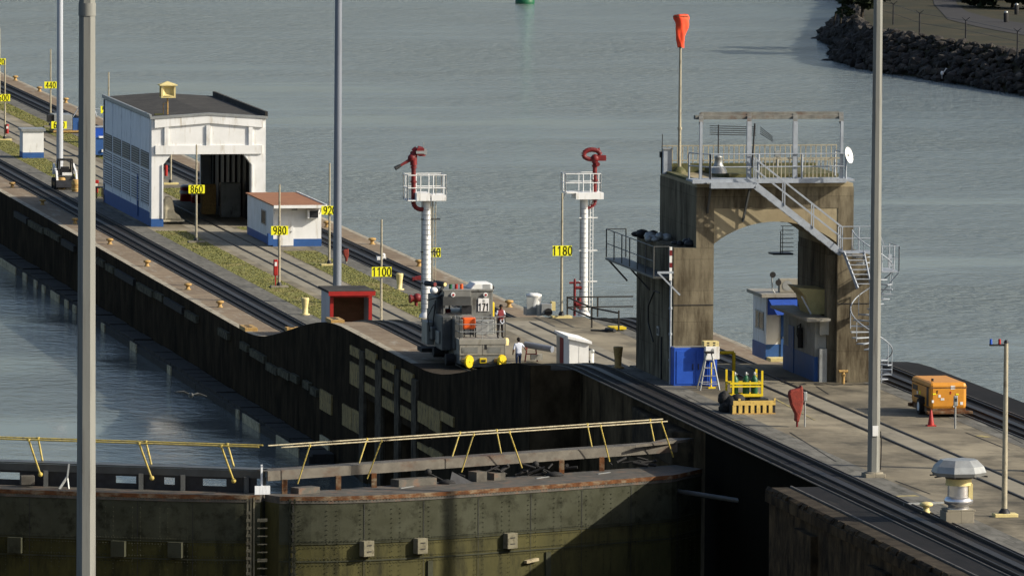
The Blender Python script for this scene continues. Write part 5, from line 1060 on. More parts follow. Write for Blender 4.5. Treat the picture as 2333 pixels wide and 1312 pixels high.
m = MB(); Yc_ = FY+2.2; 
t = thing('wall_cabinet_box', 'small white framed switch box on the dark left face of portal', 'switch box', (xL0-.02, FY+3, Z2+2)); m = MB(); m.box(-.06, 0, 0, .45, .0, .42); m.build('box', 'alu', t); m = MB(); m.box(-.075, -.06, .1, .35, .08, .34); m.build('window', 'dark', t)
t = thing('wall_conduit', 'dark bent conduit on the left face of the portal', 'conduit', (xL0-.03, FY+4.5, Z2)); m = MB(); m.tube([(0, 0, 1.6), (0, 1.2, 2.4), (0, 1.2, 3.2), (0, -.2, 4.0), (0, -1.4, 4.0)], .03, 6); m.build('pipe', 'dark', t); m = MB(); m.tube([(0, -2.0, 0), (0, -2.0, 2.0)], .05, 6); m.build('pipe', 'dark', t)
def rags(x, y, Yp, n, mm, lb, seed):
    X, Z = K(x, y, Yp); R2 = random.Random(seed); t = thing('rag_pile', lb, 'rags', (X, Yp, zled)); m = MB()
    for k in range(n): m.ball((R2.uniform(-.5, .5), R2.uniform(-.6, .6), R2.uniform(0, .2)), R2.uniform(.14, .3), 7, R2.uniform(.5, .9), R2.uniform(.7, 1.3), R2.uniform(.7, 1.3))
    m.build('bundle', mm, t); return t
rags(1478, 535, BY-1.5, 12, 'black', 'black plastic bundle on the ledge of the portal', 1)
rags(1500, 547, BY-3.5, 9, 'alu', 'grey blue rag bundle on the ledge of the portal', 2)
rags(1562, 560, FY+1.3, 9, 'dark', 'dark rag bundle near the front of the ledge', 3)
# back ladder seen in the arch
X, Z = K(1785, 575, BY+.8); t = thing('back_platform', 'small dark platform with ladder rungs seen through the arch', 'platform', (X, BY+.2, Z)); m = MB(); m.box(-.65, .35, 0, 1, -.08, 0); m.build('floor', 'dark', t); m = MB(); m.bar((-.28, 0, 0), (-.28, 0, 1.05), .04, .04); m.bar((-.18, 0, 0), (-.18, 0, 1.3), .03, .03)
for k in range(8): m.bar((-.28, 0, .1+k*.2), (.35, 0, .1+k*.2), .025, .03)
m.build('ladder', 'locod', t)
# room block inside the arch
Y0 = FY+.6; xa = K(1862, 790, Y0)[0]; xb = K(1888, 790, Y0)[0]
t = thing('store_room', 'grey white store room with blue base built under the arch against the right leg', 'room', (11.25, Y0, Z2))
zt_ = K(1850, 722, Y0)[1]; x_a = K(1863, 860, Y0)[0]; 
m = MB(); m.box(x_a-.15, xR0-.36, Y0, BY-1, Z2+1.15, zt_-.15); part(m, 'wall', 'storewall', t); m = MB(); m.box(x_a-.17, xR0-.36, Y0-.01, BY-1, Z2, Z2+1.152); part(m, 'base_course', 'bluebase', t)
m = MB(); m.box(x_a-.75, xR0-.36, Y0-.9, BY-.8, zt_-.15, zt_-.02); part(m, 'roof', 'locol', t)
m = MB(); m.box(x_a-.20, x_a-.171, Y0+4.4, Y0+5.5, Z2, Z2+2.2); part(m, 'door', 'bluebase', t)
m = MB(); m.box(x_a+.0, xR0-.4, Y0-.35, Y0-.012, Z2, Z2+1.55); part(m, 'front_cabinet', 'alu', t)
m = MB(); m.box(x_a+.02, x_a+.45, Y0-.28, Y0-.013, Z2+2.2, zt_-.15); part(m, 'column', 'storewall', t)
yy = W(1827, 790, x_a-.2)[0]; t = thing('fire_extinguisher', 'dark extinguisher and hose hung on the store room wall under the arch', 'extinguisher', (x_a-.28, yy, Z2+1.35)); m = MB(); m.cyl((0, 0, 0), (0, 0, .95), .13, .12, 10); m.cyl((0, 0, .95), (0, 0, 1.15), .05, .04, 8); m.build('cylinder', 'black', t); m = MB(); m.tube([(0, 0, 1.1), (-.05, .4, 1.0), (-.05, .5, .6), (-.05, .2, .4)], .025, 6); m.build('hose', 'black', t)
# chute
t = thing('sheet_metal_hood', 'cream sheet metal hood above the store room roof', 'hood', (11.3, FY+2, zt_)); m = MB()
a = K(1815, 655, FY+2.5); b = K(1883, 665, FY+2.5); c = K(1883, 700, FY+2.5); d = K(1845, 700, FY+2.5); e = K(1835, 672, FY+2.5)
m.prism([(a[0], a[1]), (b[0]+.1, b[1]+.1), (c[0]+.1, zt_-.02), (d[0], zt_-.02), (e[0], e[1]-.1)], FY+2.3, FY+4.6, 'y'); part(m, 'hood', 'cream', t)
m = MB(); m.bar((K(1826, 675, FY+2.2)[0], FY+2.2, K(1826, 675, FY+2.2)[1]), (K(1848, 700, FY+2.2)[0], FY+2.2, zt_), .07, .07); part(m, 'brace', 'white', t)

# ---- small office hut behind the arch
Y0 = 375.0; xa = K(1745, 820, Y0)[0]; Z_ = Z2
yb = W(1713, 820, xa)[0]; t = thing('office_hut', 'small white and blue hut with blue awning seen through the arch', 'hut', (xa, Y0, Z_)); w_ = 3.2; hh = K(1745, 677, Y0)[1]-Z_; dpt = 3.0
m = MB(); m.box(0, w_, 0, dpt, .75, hh); m.build('wall', 'white', t); m = MB(); m.box(-.02, w_+.02, -.02, dpt+.02, 0, .752); m.build('base_course', 'bluebase', t); m = MB(); m.box(-.28, w_+.2, -.25, dpt+.2, hh, hh+.16); m.build('roof', 'locol', t)
dx0 = K(1778, 820, Y0)[0]-xa; m = MB(); m.box(dx0, dx0+.85, -.06, -.021, .0, 2.25); d = m.build('door', 'bluebase', t); m = MB(); m.ball((dx0+.1, -.1, 1.1), .045, 8); m.build('handle', 'chrome', d)
m = MB(); m.box(.02, dx0+.9, -1.0, -.03, -.0, .16); m.build('doorstep', 'cream', t)
m = MB(); m.add([(.05, -.03, hh-.02), (w_-.1, -.03, hh-.02), (w_-.1, -1.3, hh-.75), (.05+.2, -1.3, hh-.75), (.05, -.03, hh-.85)], [(0, 1, 2, 3), (0, 3, 4)]); m.build('awning', 'awning', t, fix=False)
m = MB(); m.box(-.03, -.001, .6, 1.5, 1.45, 2.2); m.box(-.03, -.001, 1.65, 2.3, 1.45, 2.2); wn = m.build('window', 'glass', t); m = MB(); m.box(-.045, -.0005, .5, 2.4, 1.38, 1.45); m.box(-.045, -.0005, .5, 2.4, 2.2, 2.27); m.box(-.045, -.0005, 1.5, 1.65, 1.45, 2.2); m.build('frame', 'alu', wn)
x, z = K(1790, 655, Y0+.5); t2 = thing('air_conditioner', 'cream outdoor air conditioner on the roof of the blue and white hut', 'air conditioner', (x, Y0+.5, Z_+hh+.16)); m = MB(); m.box(-.3, .6, 0, .4, .02, .68); m.build('case', 'locol', t2, bevel=.02); m = MB(); m.cyl((.08, -.02, .35), (.08, -.003, .35), .24, .24, 16); m.build('fan', 'alu', t2)
x, z = K(1762, 655, Y0+.3); t2 = thing('horn_speakers', 'pair of black horn speakers on a curved pipe on the hut roof', 'speaker', (x, Y0+.4, Z_+hh+.16)); m = MB(); m.tube([(.1, 0, 0), (-.02, 0, .15), (-.05, 0, .5), (-.05, 0, .75)], .03, 6); m.build('bracket', 'alu', t2)
for (dx, dz) in ((-.06, .9), (.22, .52)): m = MB(); m.cyl((dx, -.22, dz), (dx, .1, dz), .15, .06, 14); m.build('horn', 'black', t2)
# ================================================================== UPPER DECK OBJECTS
# blue cabinet
Y0 = 362.3; xa, _ = K(1535, 877, Y0); xb, zc = K(1634, 792, Y0)
t = thing('steel_cabinet', 'bright blue double door steel cabinet at the foot of the left portal leg', 'cabinet', (xa, Y0, Z2+.01)); w_ = xb-xa; h_ = zc-Z2
m = MB(); m.box(0, w_, 0, 1.0, .0, h_); m.build('body', 'blue', t, bevel=.015)
for (a, b) in ((.12, w_*.50-.03), (w_*.50+.03, w_-.12)):
    m = MB(); m.box(a, b, -.025, -.001, .08, h_-.14); d = m.build('door', 'blue', t, bevel=.006); m = MB(); hx = b-.10 if a < .5 else a+.10; m.box(hx-.02, hx+.02, -.06, -.025, h_*.42, h_*.58); m.build('handle', 'dark', d)
m = MB(); m.box(.06, w_-.06, .06, .9, h_, h_+.012); m.build('top_tray', 'alu', t)
# white case and yellow crate on the right end of the cabinet
xc, zt_ = K(1607, 789, Y0-.35); xd, zb = K(1638, 818, Y0-.35)
t = thing('white_crate', 'white case standing in front of the blue cabinet top', 'case', (xc, Y0-.45, zb)); m = MB(); m.box(0, xd-xc, 0, .42, 0, zt_-zb); m.build('body', 'white', t, bevel=.01); m = MB(); m.cyl(((xd-xc)/2, -.006, .42), ((xd-xc)/2, -.001, .42), .08, .08, 12); m.build('emblem', 'alu', t)
m = MB(); m.box((xd-xc)*.3, (xd-xc)*.7, .12, .3, Z2-zb, 0); m.build('stand', 'blue', t)
xc2, _ = K(1600, 780, Y0); t = thing('yellow_crate', 'pale yellow slotted crate on top of the white case', 'crate', (xc2, Y0-.4, zt_)); w2 = K(1634, 780, Y0)[0]-xc2; h2 = K(1610, 776, Y0)[1]-zt_
m = MB(); m.box(0, w2, 0, .55, 0, h2); m.build('body', 'cream', t, bevel=.01); m = MB()
for (a, b) in ((.2, .7), (.6, .7), (.2, .22), (.6, .22)): m.box(w2*a, w2*(a+.16), -.006, -.001, h2*b-.03, h2*b+.03)
m.build('slots', 'dark', t)
# step ladder
X, _ = K(1613, 880, 360.6); t = thing('step_ladder', 'aluminium A frame step ladder in front of the blue cabinet', 'ladder', (X, 360.4, Z2)); ht = K(1616, 804, 360.6)[1]-Z2
m = MB(); m.bar((-.48, -.35, 0), (-.12, 0, ht), .05, .07); m.bar((.42, -.35, 0), (.12, 0, ht), .05, .07)
m.build('front_frame', 'alu', t)
m = MB(); m.bar((-.40, .75, 0), (-.12, .05, ht), .045, .06); m.bar((.66, .75, 0), (.14, .05, ht), .045, .06); m.bar((-.38, .62, .3), (.6, .62, .3), .04, .04); m.build('rear_frame', 'alu', t)
for k in range(4): u = (k+.8)/4.6; m = MB(); m.bar((-.48+.36*u, -.35+.35*u, ht*u), (.42-.30*u, -.35+.35*u, ht*u), .10, .04); m.build('step', 'alu', t)
m = MB(); m.box(-.2, .22, -.12, .2, ht, ht+.09); m.build('top_cap', 'dark', t, bevel=.02)
X, _ = K(1621, 873, 360.9); t = thing('yellow_stanchion', 'thin yellow stanchion behind the step ladder', 'stanchion', (X, 361.0, Z2)); m = MB(); m.cyl((0, 0, 0), (0, 0, 1.2), .04, .04, 8); m.box(-.14, .2, -.1, .1, 0, .07); m.build('pole', 'yellow', t)
# yellow bent tube rail
a = K(1640, 803, 368.0); b = K(1672, 803, 368.0); t = thing('yellow_barrier_arm', 'yellow bent tube barrier beside the return track under the arch', 'barrier', (b[0], 368, Z2)); m = MB(); m.tube([(a[0]-b[0], 0, a[1]-Z2), (0, 0, b[1]-Z2), (0, 0, 0)], .085, 8); m.build('tube', 'yellow', t); m = MB(); m.box(-.15, .15, -.15, .15, 0, .06); m.build('foot_plate', 'dark', t)
# gas cylinder rack
Y0 = 352.5; xa, zb = K(1663, 900, Y0); xb, _ = K(1736, 900, Y0); 
g0 = A(1700, 905, Z2); t = thing('cylinder_rack', 'yellow steel rack holding green gas cylinders', 'rack', (xa, Y0, Z2)); w_ = xb-xa; zt_ = K(1665, 845, Y0)[1]-Z2; zmid = K(1700, 873, Y0)[1]-Z2; zlo = K(1700, 900, Y0)[1]-Z2
m = MB()
for x in (0, .14, w_-.10, w_):
    m.bar((x, 0 if x in (.14, w_) else .8, zlo-.05), (x, 0 if x in (.14, w_) else .8, zt_), .09, .09)
m.bar((0, 0, zmid), (w_, 0, zmid), .10, .10); m.bar((.0, 0, zmid-.14), (w_, 0, zmid-.14), .07, .07); m.bar((0, .8, zmid), (w_, .8, zmid), .07, .07); m.bar((0, 0, zlo), (w_, 0, zlo), .10, .12); m.bar((0, .8, zlo), (w_, .8, zlo), .1, .1); m.bar((0, 0, zmid), (0, .8, zmid), .07, .07); m.bar((w_, 0, zmid), (w_, .8, zmid), .07, .07)
m.box(0, w_, .0, .8, zlo-.09, zlo-.04); m.build('frame', 'yellow', t)
m = MB(); m.box(.1, w_-.05, .1, .7, .0, zlo-.1); m.box(w_-.6, w_+.25, -.25, .5, 0, zlo-.15); m.build('base', 'dark', t)
for k, x in enumerate((.30, w_*.55, w_-.28)):
    c = thing('gas_cylinder', 'green gas cylinder in the yellow rack, %s from the left' % ORD[k], 'gas cylinder', (xa+x, Y0+.35, Z2+zlo-.03), 0, 'green gas cylinders in the rack'); m = MB(); m.lathe([(.15, 0), (.16, .05), (.16, .72), (.09, .84), (.05, .90)], n=12); m.build('body', 'green', c); m = MB(); m.lathe([(.045, .88), (.055, .93), (.055, 1.02), (.03, 1.05)], n=8); m.box(-.03, .12, -.03, .03, .93, .98); m.build('valve', 'alu', c)
# striped barrier and black covered machine
Y0 = 348.6; xa, z0 = K(1668, 945, Y0); xb, z1 = K(1767, 912, Y0); t = thing('striped_barrier', 'low yellow and black slatted barrier box in front of the cylinder rack', 'barrier', (xa, Y0, Z2)); w_ = xb-xa; h_ = z1-Z2
m = MB(); m.box(0, w_, .04, .7, 0, h_-.16); m.build('box', 'dark', t); n = 7
m = MB(); m.box(.05, w_-.0, -.01, .06, h_-.20, h_)
for k in range(n): x = .02+k*(w_-.05)/n; m.box(x, x+w_/n*.58, -.012, .035, .04, h_-.2)
m.box(w_-.08, w_, -.02, .05, h_, h_+.10); m.box(.28, .38, -.02, .05, h_, h_+.1); m.build('slats', 'stripe', t)
m = MB(); m.box(-.0, w_, -.03, .03, 0, .05); m.build('sill', 'ochre', t)
X, Z = K(1662, 935, 349.6); t = thing('covered_machine', 'machine wrapped in black plastic left of the striped barrier', 'covered machine', (X, 349.7, Z2)); R2 = random.Random(9); m = MB()
for k in range(16): m.ball((R2.uniform(-.25, .35), R2.uniform(-.3, .5), R2.uniform(.15, .75)), R2.uniform(.26, .36), 10, R2.uniform(.7, 1.0))
m.ball((-.2, 0, .78), .2, 8); m.build('plastic_cover', 'black', t)
# compressor trailer
Y0 = 346.2; xa, zt_ = K(2119, 872, Y0); xb, _ = K(2203, 872, Y0); zb = K(2150, 943, Y0)[1]
yb = W(2073, 868, xa)[0]; D = 3.6
t = thing('compressor_trailer', 'orange yellow towed air compressor with one visible wheel and stickers', 'trailer', (xa, Y0, Z2)); w_ = xb-xa; h1 = zt_-Z2; h0 = K(2150, 932, Y0)[1]-Z2
MT['comp'] = mat('compressor_paint', (.62, .27, .03), (.52, .22, .03), 2, .42, dirt=(.20, .10, .04), dscale=4, damt=.34)
m = MB(); m.box(0, w_, 0, D, h0, h1); b_ = m.build('canopy', 'comp', t, bevel=.14)
m = MB(); m.box(-.015, w_+.015, -.015, D+.015, h1-.02-.22, h1-.20); m.build('canopy_seam', 'rust', b_)
m = MB(); m.box(.03, w_-.03, .05, D-.05, h0-.22, h0+.05); m.box(-.15, w_+.25, -.18, .15, h0-.20, h0-.08); m.box(-.1, .1, D-.1, D+.25, h0-.2, h0-.05); m.build('chassis', 'rust', t, bevel=.02)
for s, nm in ((-.16, 'wheel'), (w_-.12, 'wheel')):
    m = MB(); m.cyl((s, 1.55, .36), (s+.26, 1.55, .36), .36, .36, 20); wh = m.build('wheel', 'black', t, bevel=.04); m = MB(); m.cyl((s-.012, 1.55, .36), (s+.0, 1.55, .36), .20, .20, 16); m.build('rim', 'white', wh)
m = MB(); m.box(-.25, .02, 1.0, 2.1, .76, .82); m.box(-.25, .02, .95, 1.0, .5, .8); m.build('mudguard', 'black', t, bevel=.02)
m = MB(); m.box(-.012, -.001, 2.35, 3.3, h1-.55, h1-.33); m.box(-.012, -.001, .25, .62, h0+.1, h1-.2); m.build('grille', 'dark', b_)
R2 = random.Random(4)
for k, (a, c, s, s2, mm) in enumerate(((.62, .82, .20, .16, 'white'), (.26, .50, .10, .12, 'white'), (.34, .38, .16, .1, 'white'), (.08, .30, .09, .12, 'white'), (.86, .22, .12, .13, 'white'), (.66, .12, .08, .1, 'white'), (.56, .62, .05, .12, 'red'), (.12, .58, .14, .06, 'sign'), (.74, .56, .12, .06, 'sign'), (.2, .66, .04, .14, 'rust'))):
    m = MB(); x = w_*a; z = h0+(h1-h0)*c; m.box(x-s*.5, x+s*.5, -.010-.001*k, -.003, z-s2*.5, z+s2*.5); m.build('sticker', mm, b_)
m = MB(); m.box(-.010, -.003, 2.3, 2.5, h1-.72, h1-.58); m.build('sticker', 'white', b_); m = MB(); m.box(-.010, -.003, 1.8, 2.0, h1-.68, h1-.52); m.build('sticker', 'sign', b_); m = MB(); m.box(-.010, -.003, .9, 1.1, h1-.95, h1-.8); m.build('sticker', 'alu', b_)
m = MB(); m.cyl((.3, .8, h1), (.3, .8, h1+.12), .06, .06, 8); m.build('exhaust', 'dark', t)
X, _ = K(2121, 970, 345.0); X, Y = A(2121, 970, Z2); t = thing('traffic_cone', 'red traffic cone beside the compressor wheel', 'cone', (X, Y, Z2)); m = MB(); m.lathe([(.15, .04), (.045, .68), (.03, .70)], n=14); m.build('cone', 'red', t); m = MB(); m.box(-.2, .2, -.2, .2, .0, .045); m.build('base', 'red', t)
X, Y = A(2176, 976, Z2); t = thing('meter_post', 'grey meter on a thin post in front of the compressor', 'meter', (X, Y, Z2)); m = MB(); m.cyl((0, 0, 0), (0, 0, 1.2), .045, .045, 8); m.build('post', 'alu', t); m = MB(); m.box(-.09, .09, -.1, .02, 1.0, 1.45); m.build('meter', 'alu', t, bevel=.03); m = MB(); m.box(-.05, .05, -.108, -.1, 1.2, 1.35); m.build('dial', 'dark', t)
X, Y = A(1921, 874, Z2); t = thing('standpipe', 'ochre standpipe at the foot of the right portal leg', 'standpipe', (X, Y, Z2)); m = MB(); m.cyl((0, 0, 0), (0, 0, .55), .075, .075, 10); m.cyl((0, 0, .35), (0, 0, .45), .11, .11, 10); m.cyl((-.22, 0, .58), (.22, 0, .58), .07, .07, 8); m.build('pipe', 'ochre', t)
# right light post with small crossarm
X, Y = A(2288, 1176, Z2); t = thing('signal_post', 'cream steel post with short crossarm and two small coloured lamps at far right', 'signal post', (X, Y, Z2)); h_ = K(2285, 780, Y)[1]-Z2
m = MB(); m.cyl((0, 0, 0), (0, 0, h_), .115, .085, 12); m.build('pole', 'post', t); m = MB(); m.lathe([(.26, .12), (.22, .2), (.13, .32)], n=10); m.build('foot', 'dark', t); m = MB(); m.box(-.44, .50, -.28, .3, -.02, .13); m.build('plinth', 'cream', t, bevel=.02)
m = MB(); m.bar((-.68, 0, h_-.1), (.08, 0, h_-.1), .07, .07); m.cyl((0, 0, h_-.02), (0, 0, h_+.1), .11, .06, 8); m.build('crossarm', 'dark', t)
for (dx, mm) in ((-.62, 'blue'), (-.27, 'red')): m = MB(); m.cyl((dx, 0, h_-.06), (dx, 0, h_+.14), .06, .05, 10); m.build('lamp', mm, t)
# silver ventilator
Y0 = A(2190, 1192, Z2)[1]; X = K(2190, 1190, Y0)[0]; s_ = 57.5
t = thing('deck_ventilator', 'silver mushroom ventilator with grey octagonal hood on concrete base', 'ventilator', (X, Y0+.5, Z2)); Yc = Y0+.5
def vz(y): return K(2190, y, Yc)[1]-Z2
m = MB(); m.box(-.62, .52, -.5, .5, 0, vz(1163)); m.box(-.56, .58, -.46, .54, vz(1163), vz(1158)); m.build('base', 'conclight', t, bevel=.02)
m = MB(); m.lathe([(.42, vz(1158)), (.40, vz(1150)), (.56, vz(1146)), (.58, vz(1138)), (.50, vz(1132)), (.44, vz(1130))], n=24); m.build('collar', 'chrome', t)
m = MB(); m.lathe([(.44, vz(1130)), (.43, vz(1104)), (.43, vz(1103))], n=24); m.build('drum', 'chrome', t)
m = MB(); m.lathe([(.52, vz(1103)-.02), (.50, vz(1090)), (.50, vz(1089))], n=24); m.box(.33, .50, -.32, -.1, vz(1135), vz(1100)); m.build('throat', 'cream', t)
m = MB(); m.lathe([(.53, vz(1089)), (.53, vz(1080))], n=24); m.build('neck', 'locod', t)
m = MB(); n = 8; 
def octo(rx, ry, z, ph=PI/8): return [(rx*math.cos(ph+2*PI*i/n), ry*math.sin(ph+2*PI*i/n), z) for i in range(n)]
za, zb_, zc_ = vz(1082), vz(1060), vz(1047)
vs = octo(1.02, 1.0, za)+octo(1.10, 1.08, za+.14)+octo(1.00, .96, zb_+.0)+octo(.74, .66, zc_+.02)
m.add(vs, [(k*n+i, k*n+(i+1) % n, (k+1)*n+(i+1) % n, (k+1)*n+i) for k in range(3) for i in range(n)]+[tuple(range(24, 32)), tuple(range(7, -1, -1))]); m.build('hood', 'alu', t)
m = MB()
for i in range(8): a = PI/8+2*PI*i/8; m.bar((.5*math.cos(a), .5*math.sin(a), za+.02), (1.15*math.cos(a), 1.12*math.sin(a), za-.02), .06, .05)
m.build('hood_bracket', 'dark', t)
a = A(2062, 1150, Z2); m = MB(); m.bar((a[0], a[1], Z2+.04), (X-.7, a[1], Z2+.04), .10, .07); m.bar((X-.7, a[1], Z2+.04), (X+2.0, a[1]+.5, Z2+.04), .10, .07)
tag(m.build('deck_pipe', 'alu'), 'pale pipe run on the deck on both sides of the silver ventilator', 'pipe')

# ================================================================== EQUIPMENT AT FAR LEFT
X, Y = A(152, 300, 0)
t = thing('welding_generator', 'grey box generator with pipe frame standing on the return track at far left', 'generator', (X-1.3, Y-2, 0)); m = MB(); m.box(0, 1.5, 0, 2.5, .25, 1.5); m.build('housing', 'alu', t, bevel=.03); m = MB(); m.box(-.5, 0, .1, .9, .9, 1.5); m.build('side_box', 'dark', t); m = MB(); m.box(1.55, 2.1, 0, .5, .2, 1.2); m.build('tank', 'bluebase', t)
m = MB(); m.box(2.15, 2.95, -.1, .7, .25, 1.0); m.build('crate', 'wood', t); m = MB(); m.box(-.1, 3.5, -.4, 2.6, .08, .22); m.build('skid', 'ochre', t)
m = MB()
for (a, b) in (((1.6, .3, 1.3), (2.2, .3, 2.3)), ((2.2, .3, 2.3), (3.2, .3, 1.2)), ((1.9, .3, 2.0), (3.8, .3, 1.9)), ((2.4, .3, 1.2), (2.6, .3, 2.2)), ((2.2, .2, 1.5), (3.6, .2, 1.6)), ((3.3, .3, .3), (3.3, .3, 2.0))): m.cyl(a, b, .04, .04, 6)
m.tube([(2.4, 0, 1.4), (2.7, 0, 2.1), (3.0, 0, 1.5), (3.3, 0, 2.0), (3.5, 0, 1.3)], .05, 6); m.build('hose_frame', 'grey', t)
X, Y = A(229, 352, 0); t = thing('blue_container', 'upper bright blue skip box left of the white shed', 'container', (K(212, 330, Y+14)[0], Y+14, 0), 0, 'blue boxes left of the white shed'); m = MB(); m.box(0, 1.6, 0, 1.2, .15, 1.25); m.box(.2, .35, .2, .35, 0, .15); m.build('box', 'blue', t, bevel=.02); m = MB(); m.box(-.05, 1.65, -.05, 1.25, 1.25, 1.3); m.build('rim', 'grey', t)
X, Y = A(222, 366, 0); t = thing('blue_container', 'lower dark blue machine box left of the white shed', 'container', (K(208, 350, Y+4)[0], Y+4, 0), 0, 'blue boxes left of the white shed'); m = MB(); m.box(0, 1.3, 0, 1.4, .15, 1.5); m.build('box', 'bluebase', t, bevel=.05); m = MB(); m.box(.6, 1.1, -.1, .4, 1.5, 1.62); m.box(.8, 1.0, -.12, -.01, .4, .6); m.build('fitting', 'white', t)
# compact loader
X, Y = A(152, 432, 0)
t = thing('compact_loader', 'small black and white skid steer loader with yellow drums in front at far left', 'loader', (X, Y, 0))
for (s, yy) in ((-.75, .4), (-.75, 1.6), (.75, .4), (.75, 1.6)): m = MB(); m.cyl((s-.14, yy, .40), (s+.14, yy, .40), .40, .40, 16); wl = m.build('wheel', 'black', t); m = MB(); m.cyl((s-.15, yy, .40), (s+.15, yy, .40), .18, .18, 10); m.build('rim', 'ochre', wl)
m = MB(); m.box(-.6, .6, .1, 2.0, .3, 1.0); m.build('chassis', 'locod', t, bevel=.05)
m = MB()
for s in (-.52, .52): m.bar((s, .35, 1.0), (s*.9, .5, 2.1), .10, .10); m.bar((s, 1.7, 1.0), (s*.9, 1.5, 2.1), .10, .10); m.bar((s*.9, .5, 2.1), (s*.9, 1.5, 2.1), .1, .1)
m.box(-.52, .52, .45, 1.55, 2.08, 2.18); m.box(-.5, .5, 1.6, 1.7, 1.0, 1.4); m.build('cab_frame', 'black', t)
m = MB(); m.box(-.3, .3, .9, 1.3, 1.0, 1.6); m.build('seat', 'dark', t)
for s in (-.72, .72): m = MB(); m.bar((s, 1.9, 1.7), (s, .2, 1.2), .14, .22); m.bar((s, .2, 1.3), (s, -.3, .5), .14, .2); m.bar((s, 1.9, 1.0), (s, 1.9, 1.8), .14, .3); m.build('lift_arm', 'white', t)
m = MB(); m.box(-.35, .35, -.25, -.1, 1.05, 1.25); m.build('front_panel', 'white', t); m = MB(); m.prism([(-.3, .15), (-.75, .15), (-.8, .22), (-.35, .7)], -.85, .85, 'x'); m.build('bucket', 'dark', t)
for (x, y, lb) in ((140, 432, 'left yellow drum in front of the small loader'), (172, 437, 'right yellow drum in front of the small loader')):
    X, Y = A(x, y, 0); t = thing('yellow_drum', lb, 'drum', (X, Y, 0), 0, 'yellow drums by the loader'); m = MB(); m.lathe([(.26, 0), (.30, .3), (.28, .5), (.30, .55), (.28, .85), (.2, .9)], n=14); m.build('body', 'ochre', t)
    m = MB(); m.lathe([(.305, .2), (.31, .24)], n=14); m.lathe([(.305, .6), (.31, .64)], n=14); m.build('hoop', 'cream', t)
X, Y = A(206, 440, 0); t = thing('road_barrier', 'red and white road barrier left of the white shed', 'barrier', (X, Y, 0)); m = MB(); m.box(-.6, .55, -.15, .15, 0, .35); m.m = 1; m.box(-.55, .5, -.12, .12, .35, .7); m.m = 0; m.box(-.15, .6, -.12, .12, .7, .95); m.build('body', ['red', 'white'], t, bevel=.03)
X, Y = A(228, 452, 0); t = thing('steel_trestle', 'small dark steel trestle beside the left wall of the white shed', 'trestle', (X, Y, 0)); m = MB()
for (a, b) in ((-.25, 0), (.25, 0), (-.25, .8), (.25, .8)): m.bar((a, b, 0), (a, b, .8), .08, .08)
m.box(-.3, .3, -.1, .9, .74, .82); m.build('frame', 'dark', t)

